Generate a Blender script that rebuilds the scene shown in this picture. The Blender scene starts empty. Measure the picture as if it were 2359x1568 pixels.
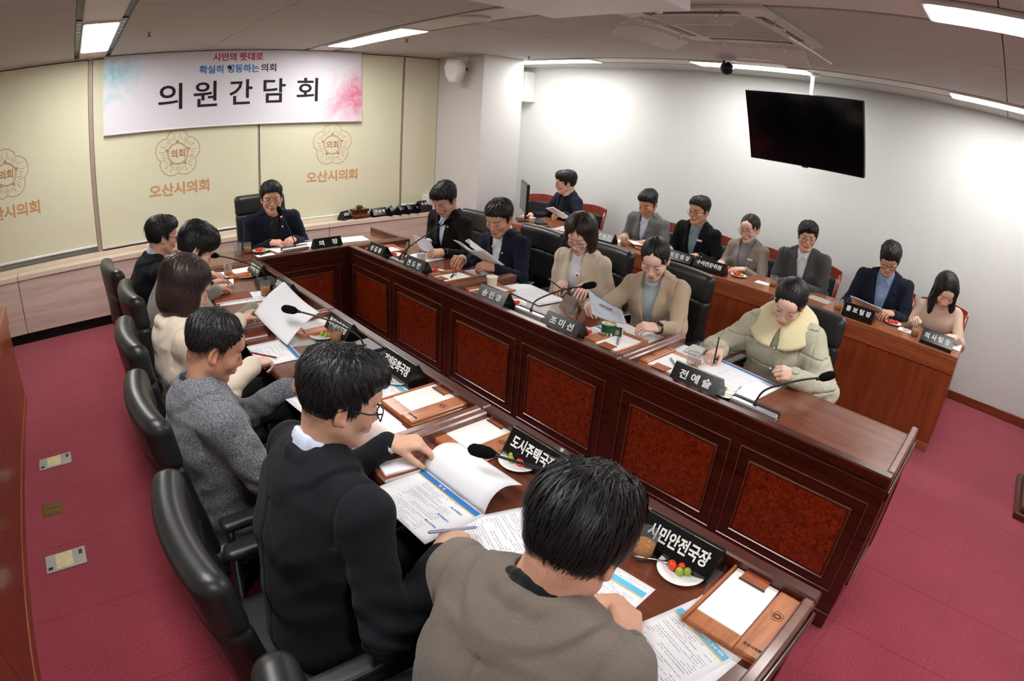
import bpy, bmesh, math, random
import numpy as np
from mathutils import Vector, Matrix, Euler, Quaternion
random.seed(7); RNG = np.random.default_rng(7)
PI = math.pi
scene = bpy.context.scene
COL = scene.collection

# ------------------------------------------------------------------ camera
# a diagonal fisheye (equidistant, 20.5 mm on a 36 mm sensor) held above head height
cd = bpy.data.cameras.new('camera'); cam = bpy.data.objects.new('camera', cd); COL.objects.link(cam)
cd.type = 'PANO'; cd.sensor_width = 36.0; cd.sensor_fit = 'HORIZONTAL'
cd.panorama_type = 'FISHEYE_LENS_POLYNOMIAL'
cd.fisheye_fov = PI
cd.fisheye_polynomial_k0 = 0.0
cd.fisheye_polynomial_k1 = -1.0 / 20.5153
cd.fisheye_polynomial_k2 = cd.fisheye_polynomial_k3 = cd.fisheye_polynomial_k4 = 0.0
cd.clip_start = 0.02; cd.clip_end = 60
CAM_H = 1.842
cam.matrix_world = Matrix(((0.74379012, 0.20792557, -0.63525052, 0.0),
                           (-0.66589863, 0.31286331, -0.67727067, 0.0),
                           (0.05792469, 0.92675968, 0.371162, CAM_H),
                           (0, 0, 0, 1)))
scene.camera = cam

# ------------------------------------------------------------------ world, exposure
w = bpy.data.worlds.new('world'); scene.world = w; w.use_nodes = True
w.node_tree.nodes['Background'].inputs[0].default_value = (0.9, 0.95, 1.0, 1)
w.node_tree.nodes['Background'].inputs[1].default_value = 0.15
scene.view_settings.view_transform = 'Standard'
try: scene.view_settings.look = 'None'
except Exception: pass
scene.view_settings.gamma = 1.0
scene.view_settings.use_curve_mapping = False
scene.view_settings.exposure = 0.6
LAMP_STRENGTH = 23.0

# ------------------------------------------------------------------ helpers
def link(o, parent=None):
    COL.objects.link(o)
    if parent is not None: o.parent = parent
    return o
def tag(o, label=None, cat=None, group=None, kind=None):
    if label: o['label'] = label
    if cat: o['category'] = cat
    if group: o['group'] = group
    if kind: o['kind'] = kind
    return o
def thing(name, label, cat, loc=(0, 0, 0), rz=0.0, group=None):
    o = bpy.data.objects.new(name, None); o.empty_display_size = .05
    COL.objects.link(o); o.location = loc; o.rotation_euler = (0, 0, rz)
    return tag(o, label, cat, group)
def mesh_obj(name, v, f, mat, parent=None, smooth=False, mats=None, midx=None):
    me = bpy.data.meshes.new(name)
    me.from_pydata([tuple(p) for p in v], [], [tuple(q) for q in f])
    if mats:
        for m in mats: me.materials.append(m)
        me.polygons.foreach_set('material_index', list(midx))
    elif mat is not None: me.materials.append(mat)
    if smooth: me.polygons.foreach_set('use_smooth', [True] * len(me.polygons))
    me.update()
    return link(bpy.data.objects.new(name, me), parent)
def np_obj(name, V, F, mat, parent=None, smooth=True, sharp=None):
    """V (n,3) array, F (m,4) quads or (m,3) tris"""
    me = bpy.data.meshes.new(name)
    V = np.asarray(V, np.float32); F = np.asarray(F, np.int32)
    me.vertices.add(len(V)); me.vertices.foreach_set('co', V.ravel())
    k = F.shape[1]
    me.loops.add(F.size); me.loops.foreach_set('vertex_index', F.ravel())
    me.polygons.add(len(F))
    me.polygons.foreach_set('loop_start', np.arange(0, F.size, k, dtype=np.int32))
    me.polygons.foreach_set('loop_total', np.full(len(F), k, np.int32))
    if smooth: me.polygons.foreach_set('use_smooth', np.ones(len(F), bool))
    me.update(calc_edges=True)
    if mat is not None: me.materials.append(mat)
    return link(bpy.data.objects.new(name, me), parent)
def inst(o, parent=None, loc=None, rot=None):
    c = o.copy(); COL.objects.link(c); c.parent = parent
    if loc is not None: c.location = loc
    if rot is not None: c.rotation_euler = rot
    return c
def copy_tree(o, parent=None):
    c = o.copy(); COL.objects.link(c); c.parent = parent
    for ch in list(o.children): copy_tree(ch, c)
    return c

def solo(mb, name, mat, label, cat, loc, rz=0.0, group=None):
    o = mb.build(name, mat); o.location = loc; o.rotation_euler = (0, 0, rz); return tag(o, label, cat, group)
class MB:
    """collects simple solids into one mesh"""
    def __init__(s): s.v = []; s.f = []; s.sm = []
    def add(s, v, f, smooth=False):
        n = len(s.v); s.v += [tuple(p) for p in v]
        s.f += [tuple(i + n for i in q) for q in f]; s.sm += [smooth] * len(f); return s
    def box(s, x0, x1, y0, y1, z0, z1, M=None):
        v = [(x, y, z) for z in (z0, z1) for y in (y0, y1) for x in (x0, x1)]
        if M is not None: v = [M @ Vector(p) for p in v]
        return s.add(v, [(0, 2, 3, 1), (4, 5, 7, 6), (0, 1, 5, 4), (2, 6, 7, 3), (0, 4, 6, 2), (1, 3, 7, 5)])
    def bbox(s, x0, x1, y0, y1, z0, z1, b=.003, M=None):
        """box with chamfered edges"""
        X, Y, Z = (x0, x1), (y0, y1), (z0, z1); b = min(b, (x1 - x0) * .45, (y1 - y0) * .45, (z1 - z0) * .45)
        v = []; idx = {}
        for i in (0, 1):
            for j in (0, 1):
                for k in (0, 1):
                    sx, sy, sz = (1, -1)[i], (1, -1)[j], (1, -1)[k]
                    for a in range(3):
                        p = [X[i] + sx * b, Y[j] + sy * b, Z[k] + sz * b]
                        p[a] = (X[i], Y[j], Z[k])[a]; idx[i, j, k, a] = len(v); v.append(p)
        f = []
        for a in range(3):
            o = [c for c in range(3) if c != a]
            for t in (0, 1):
                q = []
                for (p, r) in ((0, 0), (1, 0), (1, 1), (0, 1)):
                    c = [0, 0, 0]; c[a] = t; c[o[0]] = p; c[o[1]] = r; q.append(idx[c[0], c[1], c[2], a])
                if (a == 1) == (t == 1): q = q[::-1]
                if t == 0: q = q[::-1]
                if a == 1: q = q if t == 1 else q
                f.append(q)
            for p in (0, 1):
                for r in (0, 1):
                    c0 = [0, 0, 0]; c0[o[0]] = p; c0[o[1]] = r; c1 = list(c0); c1[a] = 1
                    f.append([idx[c0[0], c0[1], c0[2], o[0]], idx[c1[0], c1[1], c1[2], o[0]],
                              idx[c1[0], c1[1], c1[2], o[1]], idx[c0[0], c0[1], c0[2], o[1]]])
        for i in (0, 1):
            for j in (0, 1):
                for k in (0, 1): f.append([idx[i, j, k, 0], idx[i, j, k, 1], idx[i, j, k, 2]])
        # orient faces outward
        cx = Vector(((x0 + x1) / 2, (y0 + y1) / 2, (z0 + z1) / 2)); g = []
        for q in f:
            P = [Vector(v[i]) for i in q]; n = (P[1] - P[0]).cross(P[2] - P[0]); c = sum(P, Vector()) / len(P)
            g.append(q if n.dot(c - cx) > 0 else q[::-1])
        if M is not None: v = [M @ Vector(p) for p in v]
        return s.add(v, g)
    def prism(s, poly, a0, a1, axis='z', M=None):
        """extrude a 2D polygon; axis z: (x,y), x: (y,z), y: (x,z)"""
        n = len(poly); v = []
        for a in (a0, a1):
            for (p, q) in poly:
                v.append((p, q, a) if axis == 'z' else (a, p, q) if axis == 'x' else (p, a, q))
        if M is not None: v = [M @ Vector(p) for p in v]
        f = [tuple(range(n - 1, -1, -1)), tuple(range(n, 2 * n))]
        f += [(i, (i + 1) % n, n + (i + 1) % n, n + i) for i in range(n)]
        if axis == 'y': f = [q[::-1] for q in f]
        return s.add(v, f)
    def tube(s, pts, r, n=8, cap=True, M=None, closed=False):
        pts = [Vector(p) for p in pts]; m = len(pts)
        rs = r if isinstance(r, (list, tuple)) else [r] * m
        v = []; up = None
        for i, p in enumerate(pts):
            if closed: t = pts[(i + 1) % m] - pts[i - 1]
            else: t = pts[min(i + 1, m - 1)] - pts[max(i - 1, 0)]
            t.normalize()
            if up is None:
                up = Vector((0, 0, 1)) if abs(t.z) < .9 else Vector((1, 0, 0))
            a = t.cross(up); a.normalize(); b = a.cross(t); up = b
            for k in range(n):
                ang = 2 * PI * k / n; v.append(p + (a * math.cos(ang) + b * math.sin(ang)) * rs[i])
        f = []
        for i in range(m if closed else m - 1):
            j = (i + 1) % m
            for k in range(n): f.append((i * n + k, i * n + (k + 1) % n, j * n + (k + 1) % n, j * n + k))
        if cap and not closed: f += [tuple(range(n - 1, -1, -1)), tuple((m - 1) * n + k for k in range(n))]
        if M is not None: v = [M @ p for p in v]
        return s.add(v, f, True)
    def lathe(s, prof, n=24, M=None, smooth=True, sx=1.0):
        """profile [(r,z)...] about z"""
        v = []; f = []; m = len(prof); ring = []
        for (r, z) in prof:
            if r < 1e-6: ring.append([len(v)] * n); v.append((0, 0, z))
            else:
                ring.append(list(range(len(v), len(v) + n)))
                v += [(r * math.cos(2 * PI * k / n) * sx, r * math.sin(2 * PI * k / n), z) for k in range(n)]
        for i in range(m - 1):
            A, B = ring[i], ring[i + 1]
            for k in range(n):
                q = [A[k], A[(k + 1) % n], B[(k + 1) % n], B[k]]; q2 = []
                for x in q:
                    if x not in q2: q2.append(x)
                if len(q2) > 2: f.append(tuple(q2))
        if M is not None: v = [M @ Vector(p) for p in v]
        return s.add(v, f, smooth)
    def ball(s, c, r, n=12, m=8, M=None):
        rx, ry, rz = r if isinstance(r, (tuple, list)) else (r, r, r)
        v = [(c[0], c[1], c[2] + rz)]; f = []
        for i in range(1, m):
            t = PI * i / m
            for k in range(n):
                a = 2 * PI * k / n
                v.append((c[0] + rx * math.sin(t) * math.cos(a), c[1] + ry * math.sin(t) * math.sin(a), c[2] + rz * math.cos(t)))
        v.append((c[0], c[1], c[2] - rz)); L = len(v) - 1
        for k in range(n): f.append((0, 1 + k, 1 + (k + 1) % n)); f.append((L, 1 + (m - 2) * n + (k + 1) % n, 1 + (m - 2) * n + k))
        for i in range(m - 2):
            for k in range(n):
                f.append((1 + i * n + k, 1 + (i + 1) * n + k, 1 + (i + 1) * n + (k + 1) % n, 1 + i * n + (k + 1) % n))
        if M is not None: v = [M @ Vector(p) for p in v]
        return s.add(v, f, True)
    def grid(s, P, smooth=True, thick=None):
        """P: rows of points"""
        a, b = len(P), len(P[0]); v = [p for r in P for p in r]
        f = [(i * b + j, i * b + j + 1, (i + 1) * b + j + 1, (i + 1) * b + j) for i in range(a - 1) for j in range(b - 1)]
        return s.add(v, f, smooth)
    def build(s, name, mat, parent=None):
        me = bpy.data.meshes.new(name); me.from_pydata(s.v, [], s.f)
        me.polygons.foreach_set('use_smooth', s.sm); me.materials.append(mat); me.update()
        return link(bpy.data.objects.new(name, me), parent)
def T(x=0, y=0, z=0): return Matrix.Translation((x, y, z))
def RX(a): return Matrix.Rotation(a, 4, 'X')
def RY(a): return Matrix.Rotation(a, 4, 'Y')
def RZ(a): return Matrix.Rotation(a, 4, 'Z')
D2R = PI / 180

# ------------------------------------------------------------------ materials
MATS = {}
def srgb(r, g, b):
    f = lambda c: (c / 255 / 12.92) if c / 255 <= .04045 else ((c / 255 + .055) / 1.055) ** 2.4
    return (f(r), f(g), f(b), 1.0)
def new_mat(name, col, rough=.5, spec=.5, metal=0.0, coat=0.0, sheen=0.0, emit=None, estr=0.0, trans=0.0, ior=1.45):
    m = bpy.data.materials.new(name); m.use_nodes = True
    b = m.node_tree.nodes['Principled BSDF']
    b.inputs['Base Color'].default_value = col
    b.inputs['Roughness'].default_value = rough
    b.inputs['Specular IOR Level'].default_value = spec
    b.inputs['Metallic'].default_value = metal
    b.inputs['Coat Weight'].default_value = coat
    b.inputs['Coat Roughness'].default_value = .12
    b.inputs['Sheen Weight'].default_value = sheen
    b.inputs['Sheen Roughness'].default_value = .5
    b.inputs['Transmission Weight'].default_value = trans
    b.inputs['IOR'].default_value = ior
    if emit: b.inputs['Emission Color'].default_value = emit; b.inputs['Emission Strength'].default_value = estr
    MATS[name] = m; return m
class NT:
    def __init__(s, m): s.m = m; s.t = m.node_tree; s.b = s.t.nodes['Principled BSDF']
    def n(s, typ, **kw):
        x = s.t.nodes.new(typ)
        for k, v in kw.items():
            if k in x.inputs: x.inputs[k].default_value = v
            else: setattr(x, k, v)
        return x
    def l(s, a, b): s.t.links.new(a, b)
    def coord(s, which='Object', scale=(1, 1, 1), rot=(0, 0, 0), loc=(0, 0, 0)):
        tc = s.n('ShaderNodeTexCoord'); mp = s.n('ShaderNodeMapping')
        mp.inputs['Scale'].default_value = scale; mp.inputs['Rotation'].default_value = rot; mp.inputs['Location'].default_value = loc
        s.l(tc.outputs[which], mp.inputs['Vector']); return mp.outputs['Vector']
    def ramp(s, fac, stops, interp='LINEAR'):
        r = s.n('ShaderNodeValToRGB'); r.color_ramp.interpolation = interp
        e = r.color_ramp.elements
        while len(e) < len(stops): e.new(.5)
        for i, (p, c) in enumerate(stops): e[i].position = p; e[i].color = c
        s.l(fac, r.inputs['Fac']); return r.outputs['Color']
    def noise(s, vec, scale=5, detail=4, rough=.55, dist=0.0):
        x = s.n('ShaderNodeTexNoise'); x.inputs['Scale'].default_value = scale; x.inputs['Detail'].default_value = detail
        x.inputs['Roughness'].default_value = rough; x.inputs['Distortion'].default_value = dist
        s.l(vec, x.inputs['Vector']); return x.outputs['Fac']
    def bump(s, h, strength=.3, dist=.01):
        b = s.n('ShaderNodeBump'); b.inputs['Strength'].default_value = strength; b.inputs['Distance'].default_value = dist
        s.l(h, b.inputs['Height']); s.l(b.outputs['Normal'], s.b.inputs['Normal']); return b
    def mix(s, fac, a, b, mode='MIX'):
        x = s.n('ShaderNodeMix'); x.data_type = 'RGBA'; x.blend_type = mode
        if isinstance(fac, (int, float)): x.inputs[0].default_value = fac
        else: s.l(fac, x.inputs[0])
        for sock, v in ((x.inputs[6], a), (x.inputs[7], b)):
            if isinstance(v, (tuple, list)): sock.default_value = v
            else: s.l(v, sock)
        return x.outputs[2]
    def color(s, c): s.l(c, s.b.inputs['Base Color'])
def mult(c, k): return (c[0] * k, c[1] * k, c[2] * k, 1)

def wood(name, dark, light, along='y', scale=1.0, rough=.3, coat=.4, contrast=1.0, which='Object'):
    m = new_mat(name, light, rough, .5, coat=coat); k = NT(m)
    sc = {'x': (1.2, 16, 16), 'y': (16, 1.2, 16), 'z': (16, 16, 1.2)}[along]
    v = k.coord(which, tuple(a * scale for a in sc))
    n1 = k.noise(v, 2.0, 6, .6, .6); v2 = k.coord(which, tuple(a * scale * 5 for a in sc)); n2 = k.noise(v2, 4.0, 3, .6)
    mixf = k.n('ShaderNodeMath', operation='MULTIPLY_ADD'); k.l(n2, mixf.inputs[0]); mixf.inputs[1].default_value = .35; k.l(n1, mixf.inputs[2])
    k.color(k.ramp(mixf.outputs[0], [(.42, dark), (.82, light)]))
    k.bump(n2, .06, .002)
    return m
def plain(name, col, rough=.5, spec=.5, nscale=0, namt=.1, bump=0.0, bscale=200, **kw):
    m = new_mat(name, col, rough, spec, **kw)
    k = NT(m); v = k.coord()
    n1 = k.noise(v, nscale or 8, 4, .6)
    k.color(k.ramp(n1, [(.3, mult(col, 1 - namt)), (.7, mult(col, 1 + namt * .6))]))
    if bump: k.bump(k.noise(v, bscale, 3, .6), bump, .002)
    return m
def fabric(name, col, col2=None, scale=600, amt=.25, rough=.9, sheen=.15, bump=.25, wrinkle=.5):
    m = new_mat(name, col, rough, .25, sheen=sheen); k = NT(m); v = k.coord()
    c2 = col2 or mult(col, 1 - amt)
    n1 = k.noise(v, scale, 2, .7); n2 = k.noise(v, 6, 3, .5)
    c = k.ramp(n1, [(.36, c2), (.64, col)])
    k.color(k.mix(n2, c, k.mix(.5, c, mult(col, .8)), 'MIX'))
    h = k.n('ShaderNodeMath', operation='MULTIPLY_ADD'); k.l(k.noise(v, 11, 3, .55, .8), h.inputs[0]); h.inputs[1].default_value = wrinkle * 12
    k.l(n1, h.inputs[2])
    k.bump(h.outputs[0], bump, .004)
    return m
# ------------------------------------------------------------------ surface materials
def carpet_mat():
    m = new_mat('carpet', srgb(150, 58, 74), .95, .1, sheen=.2); k = NT(m); v = k.n('ShaderNodeNewGeometry').outputs['Position']
    n1 = k.noise(v, 150, 4, .85); n2 = k.noise(v, 1.6, 4, .6); n3 = k.noise(v, 500, 2, .5)
    c = k.ramp(n1, [(.36, srgb(98, 24, 40)), (.64, srgb(188, 78, 94))])
    c2 = k.mix(k.ramp(n2, [(.35, (0, 0, 0, 1)), (.7, (1, 1, 1, 1))]), c, k.mix(.35, c, srgb(120, 30, 46)))
    k.color(c2); k.bump(n3, .6, .004); return m
carpet = carpet_mat()
def speck(name, col, sc=60, amt=.06, rough=.9, bump=.05):
    m = new_mat(name, col, rough, .2); k = NT(m); v = k.coord()
    n1 = k.noise(v, sc, 4, .7); k.color(k.ramp(n1, [(.35, mult(col, 1 - amt)), (.65, mult(col, 1 + amt * .5))])); k.bump(n1, bump, .002); return m
M_ceil = speck('ceiling_panel', srgb(194, 195, 189), 45, .05)
M_slot = plain('slot_metal', srgb(60, 58, 55), .5, .4)
M_strip = plain('slot_strip', srgb(214, 210, 200), .5, .4, namt=.03)
M_wall = speck('wall_paint', srgb(212, 213, 210), 30, .02, .75)
M_column = speck('column_paint', srgb(212, 210, 208), 30, .02, .7)
M_base = wood('base_wood', srgb(92, 40, 18), srgb(128, 62, 30), 'y', 1, .4, .2)
M_black = plain('black_plinth', srgb(14, 12, 12), .5, .3)
M_ledge = wood('ledge_wood', srgb(186, 162, 150), srgb(214, 194, 181), 'x', .5, .45, .1)
M_ledgetop = plain('ledge_top', srgb(222, 206, 186), .4, .4, namt=.04)
M_blind = plain('blind_fabric', srgb(221, 219, 190), .9, .15, namt=.02, bump=.1, bscale=900)
M_alum = plain('aluminium', srgb(170, 150, 136), .4, .5, namt=.05)
M_white = plain('white_plastic', srgb(232, 231, 228), .4, .5, namt=.02)
M_dark = plain('black_plastic', srgb(18, 18, 20), .35, .5, namt=.1)
M_screen = new_mat('screen_glass', (.002, .002, .003, 1), .12, .5)
M_chrome = new_mat('chrome', (.75, .75, .76, 1), .22, .5, metal=1.0)
M_silver = new_mat('silver_paint', (.55, .56, .58, 1), .3, .5, metal=.8)
M_lamp = new_mat('lamp_diffuser', (1, 1, 1, 1), .6, .2, emit=(1.0, .985, .96, 1), estr=LAMP_STRENGTH)
M_mahog = wood('mahogany', srgb(44, 12, 6), srgb(76, 26, 14), 'y', 1, .28, .5)
M_mahogx = wood('mahogany_cross', srgb(38, 10, 5), srgb(66, 22, 12), 'x', 1, .28, .5)
M_top = wood('mahogany_top', srgb(88, 42, 27), srgb(116, 62, 42), 'y', .8, .26, .5)
M_topx = wood('mahogany_top_cross', srgb(88, 42, 27), srgb(116, 62, 42), 'x', .8, .26, .5)
M_rail = wood('mahogany_rail', srgb(84, 46, 36), srgb(120, 74, 60), 'y', 1, .3, .4)
M_mould = wood('mahogany_moulding', srgb(70, 28, 15), srgb(104, 50, 30), 'y', 1, .3, .4)
def burl():
    m = new_mat('burl_veneer', srgb(92, 26, 8), .3, .5, coat=.35); k = NT(m); v = k.coord()
    n1 = k.noise(v, 55, 5, .7, 1.2); n2 = k.noise(v, 6, 3, .5)
    c = k.ramp(n1, [(.36, srgb(66, 14, 4)), (.52, srgb(132, 42, 11)), (.72, srgb(164, 66, 22))])
    k.color(k.mix(n2, c, k.mix(.35, c, srgb(92, 22, 6)))); return m
M_burl = burl()
M_cherry = wood('cherry_front', srgb(104, 42, 14), srgb(140, 66, 28), 'z', .7, .35, .3)
M_cherryt = wood('cherry_top', srgb(120, 62, 34), srgb(160, 96, 60), 'y', .8, .3, .4)
M_cherryl = wood('cherry_band', srgb(122, 58, 28), srgb(158, 86, 48), 'y', .8, .35, .3)

def structure(o): o['kind'] = 'structure'; return o
XR, XL, YB, YF, ZC = 5.58, -2.3, 6.08, -2.4, 2.55
# floor: carpet tiles are told apart by fine seams only
fl = structure(MB().box(XL, XR, YF, YB, -.06, -.006).build('floor', carpet))
ti = None; nx_, ny_ = 16, 17; tw_, tl_ = (XR - XL) / nx_, (YB - YF) / ny_
for i_ in range(nx_):
    for j_ in range(ny_):
        if ti is None: ti = MB().bbox(.0004, tw_ - .0004, .0004, tl_ - .0004, -.006, 0, .0012).build('carpet_tile', carpet, fl); c_ = ti
        else: c_ = inst(ti, fl)
        c_.location = (XL + i_ * tw_, YF + j_ * tl_, 0)
wr = structure(MB().box(XR, XR + .1, YF - .1, YB + .1, 0, ZC + .1).build('wall_right', M_wall))
wb = structure(MB().box(XL - .1, XR, YB, YB + .1, 0, ZC + .1).build('wall_back', M_wall))
wl = structure(MB().box(XL - .1, XL, YF - .1, YB, 0, ZC + .1).build('wall_left', M_wall))
wf = structure(MB().box(XL, XR, YF - .1, YF, 0, ZC + .1).build('wall_front', M_wall))
structure(MB().bbox(XR - .018, XR, YF, 5.9, 0, .085, .004).build('baseboard_right', M_base))
col_ = structure(MB().bbox(4.14, 4.74, 5.14, YB, 0, ZC, .004).build('column', M_column))
# ceiling: slab above, separate panels and light troughs below it
ce = structure(MB().box(XL, XR, YF, YB, ZC + .03, ZC + .1).build('ceiling', M_ceil))
SLOTS = [(0.0, .35), (2.37, 2.74), (4.72, 5.08)]
xb = [XL, -1.15, 0.0, .35, 1.31, 2.37, 2.74, 3.5, 4.72, 5.08, XR]
yb = [YF, .11, 3.53, YB - .1]
for i in range(len(xb) - 1):
    if any(abs(xb[i] - s[0]) < .01 for s in SLOTS): continue
    for j in range(3):
        MB().bbox(xb[i] + .0025, xb[i + 1] - .0025, yb[j] + .0025, yb[j + 1] - .0025, ZC, ZC + .03, .004).build('panel', M_ceil, ce)
for (a, b) in SLOTS:
    MB().box(a, a + .045, YF, YB - .1, ZC + .012, ZC + .03).build('trough_rail', M_slot, ce)
    MB().box(b - .045, b, YF, YB - .1, ZC + .012, ZC + .03).build('trough_rail', M_slot, ce)
    MB().bbox(a + .045, b - .045, YF, YB - .1, ZC - .002, ZC + .03, .004).build('trough_strip', M_strip, ce)
structure(MB().box(XL, XR, YB - .1, YB, ZC - .01, ZC + .03).build('trim_1', M_strip))
def lamp(x0, x1, y0, y1, label):
    t = thing('ceiling_light', label, 'ceiling light', ((x0 + x1) / 2, (y0 + y1) / 2, ZC - .012), 0, 'ceiling light panels in the troughs')
    hx, hy = (x1 - x0) / 2, (y1 - y0) / 2; r = .03; poly = []
    for (cx, cy, a0) in ((hx - r, hy - r, 0), (-hx + r, hy - r, 90), (-hx + r, -hy + r, 180), (hx - r, -hy + r, 270)):
        for k in range(5):
            a = (a0 + k * 22.5) * D2R; poly.append((cx + r * math.cos(a), cy + r * math.sin(a)))
    MB().prism(poly, -.004, .006).build('diffuser', M_lamp, t)
    fr = MB()
    for (a0, a1, b0, b1) in ((-hx - .012, -hx, -hy - .012, hy + .012), (hx, hx + .012, -hy - .012, hy + .012), (-hx, hx, -hy - .012, -hy), (-hx, hx, hy, hy + .012)):
        fr.box(a0, a1, b0, b1, -.002, .01)
    fr.build('frame', M_white, t)
lamp(.06, .29, 4.03, 5.43, 'bright ceiling light panel above the leftmost blind')
lamp(2.43, 2.68, 4.06, 5.46, 'bright ceiling light panel just above the banner, before the column')
lamp(4.78, 5.02, 4.2, 5.5, 'bright ceiling light panel next to the column by the white wall')
lamp(4.78, 5.02, 1.8, 2.95, 'bright ceiling light panel behind the dome camera above the television')
lamp(4.78, 5.02, -.75, .57, 'bright ceiling light panel at the right edge, low beside the white wall')
lamp(2.43, 2.68, -.95, .42, 'bright ceiling light panel in the top right corner of the photo')
lamp(.06, .29, .7, 2.1, 'ceiling light panel overhead, out of the picture above the chairs')
lamp(.06, .29, -1.9, -.6, 'ceiling light panel behind the photographer')
# black air slots beside the first lamp
for (xa, ya, yb2) in ((.004, 3.98, 5.42), (.309, 3.98, 5.42)):
    g = MB(); g.box(xa, xa + .036, ya, yb2, ZC + .004, ZC + .012)
    o = g.build('air_slot', M_dark, ce)
    for q in range(9):
        y = ya + .08 + q * .155
        MB().box(xa + .004, xa + .032, y, y + .012, ZC + .0, ZC + .012).build('fin', M_chrome, o)

# ---- window ledge cabinet along the back wall
lx0, lx1, ly0 = XL, 4.14, 5.84
joints = [XL, -.72, 2.64, 4.14]
led = structure(MB().box(lx0, lx1, ly0 + .03, YB, 0, .1).build('trim_3', M_black))
for a, b in zip(joints[:-1], joints[1:]):
    MB().bbox(a + .003, b - .003, ly0, ly0 + .05, .1, .605, .003).build('ledge_panel', M_ledge, led)
    MB().bbox(a + .002, b - .002, ly0 - .012, YB, .61, .66, .004).build('ledge_top', M_ledgetop, led)
    MB().box(a + .002, b - .002, ly0 + .012, ly0 + .03, .602, .612).build('shadow_gap', M_alum, led)
MB().bbox(lx0, lx1, 5.97, YB, .66, .70, .003).build('sill', M_ledgetop, led)

# ---- roller blinds with the printed emblem
EMB = {}
def text_mesh(s, size, bold=0.0, space=1.0, name='lettering', align='CENTER', ext=.0006):
    c = bpy.data.curves.new(name, 'FONT'); c.body = s; c.size = size; c.offset = bold * size; c.space_character = space
    c.align_x = align; c.align_y = 'CENTER'; c.extrude = ext; c.resolution_u = 3
    o = bpy.data.objects.new(name, c); COL.objects.link(o)
    dg = bpy.context.evaluated_depsgraph_get(); dg.update()
    me = bpy.data.meshes.new_from_object(o.evaluated_get(dg)); me.name = name
    bpy.data.objects.remove(o); bpy.data.curves.remove(c); me.materials.clear()
    return me
def text_obj(s, size, mat, parent, M, bold=0.0, space=1.0, name='lettering', wfit=None, hfit=None, ext=.0006):
    me = text_mesh(s, size, bold, space, name, ext=ext)
    co = np.zeros(len(me.vertices) * 3, np.float32); me.vertices.foreach_get('co', co); co = co.reshape(-1, 3)
    lo, hi = co.min(0), co.max(0); c = (lo + hi) / 2
    co[:, 0] -= c[0]; co[:, 1] -= c[1]
    if wfit: co[:, 0] *= wfit / (hi[0] - lo[0])
    if hfit: co[:, 1] *= hfit / (hi[1] - lo[1])
    me.vertices.foreach_set('co', co.ravel()); me.materials.append(mat); me.update()
    o = bpy.data.objects.new(name, me); link(o, parent); o.matrix_local = M; return o
M_gold = plain('emblem_print', srgb(184, 146, 106), .8, .2, namt=.02)
M_copper = plain('blind_lettering', srgb(206, 154, 108), .7, .2, namt=.02)
M_copper2 = plain('emblem_lettering', srgb(186, 120, 66), .7, .2, namt=.02)
def flat_ring(mb, pts, w, closed=True, z=0.0):
    """thin flat line along 2D points in the XZ plane, built as quads"""
    n = len(pts); L = []; R_ = []
    for i in range(n):
        p = Vector(pts[i]); a = Vector(pts[i - 1] if (closed or i > 0) else pts[i]); b = Vector(pts[(i + 1) % n] if (closed or i < n - 1) else pts[i])
        t = (b - a); t.normalize(); nn = Vector((-t.y, t.x)) * w / 2; L.append(p + nn); R_.append(p - nn)
    v = [(q.x, z, q.y) for q in L] + [(q.x, z, q.y) for q in R_]
    f = [(i, (i + 1) % n, n + (i + 1) % n, n + i) for i in range(n if closed else n - 1)]
    mb.add(v, f)
def emblem_mesh():
    """hibiscus-shaped assembly emblem: scalloped petals, veins, a ring and five points"""
    mb = MB(); R0 = .225
    out = []
    for i in range(200):
        a = 2 * PI * i / 200 + PI / 2
        u = (i / 200 * 5 + .5) % 1.0; pet = .80 + .22 * math.sin(PI * u) ** .7
        out.append(((R0 * pet + .008 * abs(math.sin(30 * a / 2 + .4))) * math.cos(a), (R0 * pet + .008 * abs(math.sin(30 * a / 2 + .4))) * math.sin(a)))
    flat_ring(mb, out, .006)
    for r, w_ in ((.108, .004), (.098, .006)):
        flat_ring(mb, [(r * math.cos(2 * PI * i / 48), r * math.sin(2 * PI * i / 48)) for i in range(48)], w_)
    for p in range(5):
        a0 = PI / 2 + p * 2 * PI / 5
        for d in (-28, -18, -9, 9, 18, 28):
            a = a0 + d * D2R; r0, r1 = (.135, .17) if abs(d) > 10 else (.14, .2)
            flat_ring(mb, [(r0 * math.cos(a), r0 * math.sin(a)), ((r0 + r1) / 2 * math.cos(a + .02), (r0 + r1) / 2 * math.sin(a + .02)), (r1 * math.cos(a), r1 * math.sin(a))], .0042, False)
        ag = a0 + PI / 5
        flat_ring(mb, [(.12 * math.cos(ag), .12 * math.sin(ag)), (.15 * math.cos(ag + .03), .15 * math.sin(ag + .03)), (.182 * math.cos(ag), .182 * math.sin(ag))], .0042, False)
        c, s = math.cos(a0), math.sin(a0)
        tri = [(.112, .02), (.112, -.02), (.142, 0)]
        mb.add([(c * x - s * y, 0, s * x + c * y) for x, y in tri], [(0, 1, 2)])
    return mb
EM = None
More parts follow.
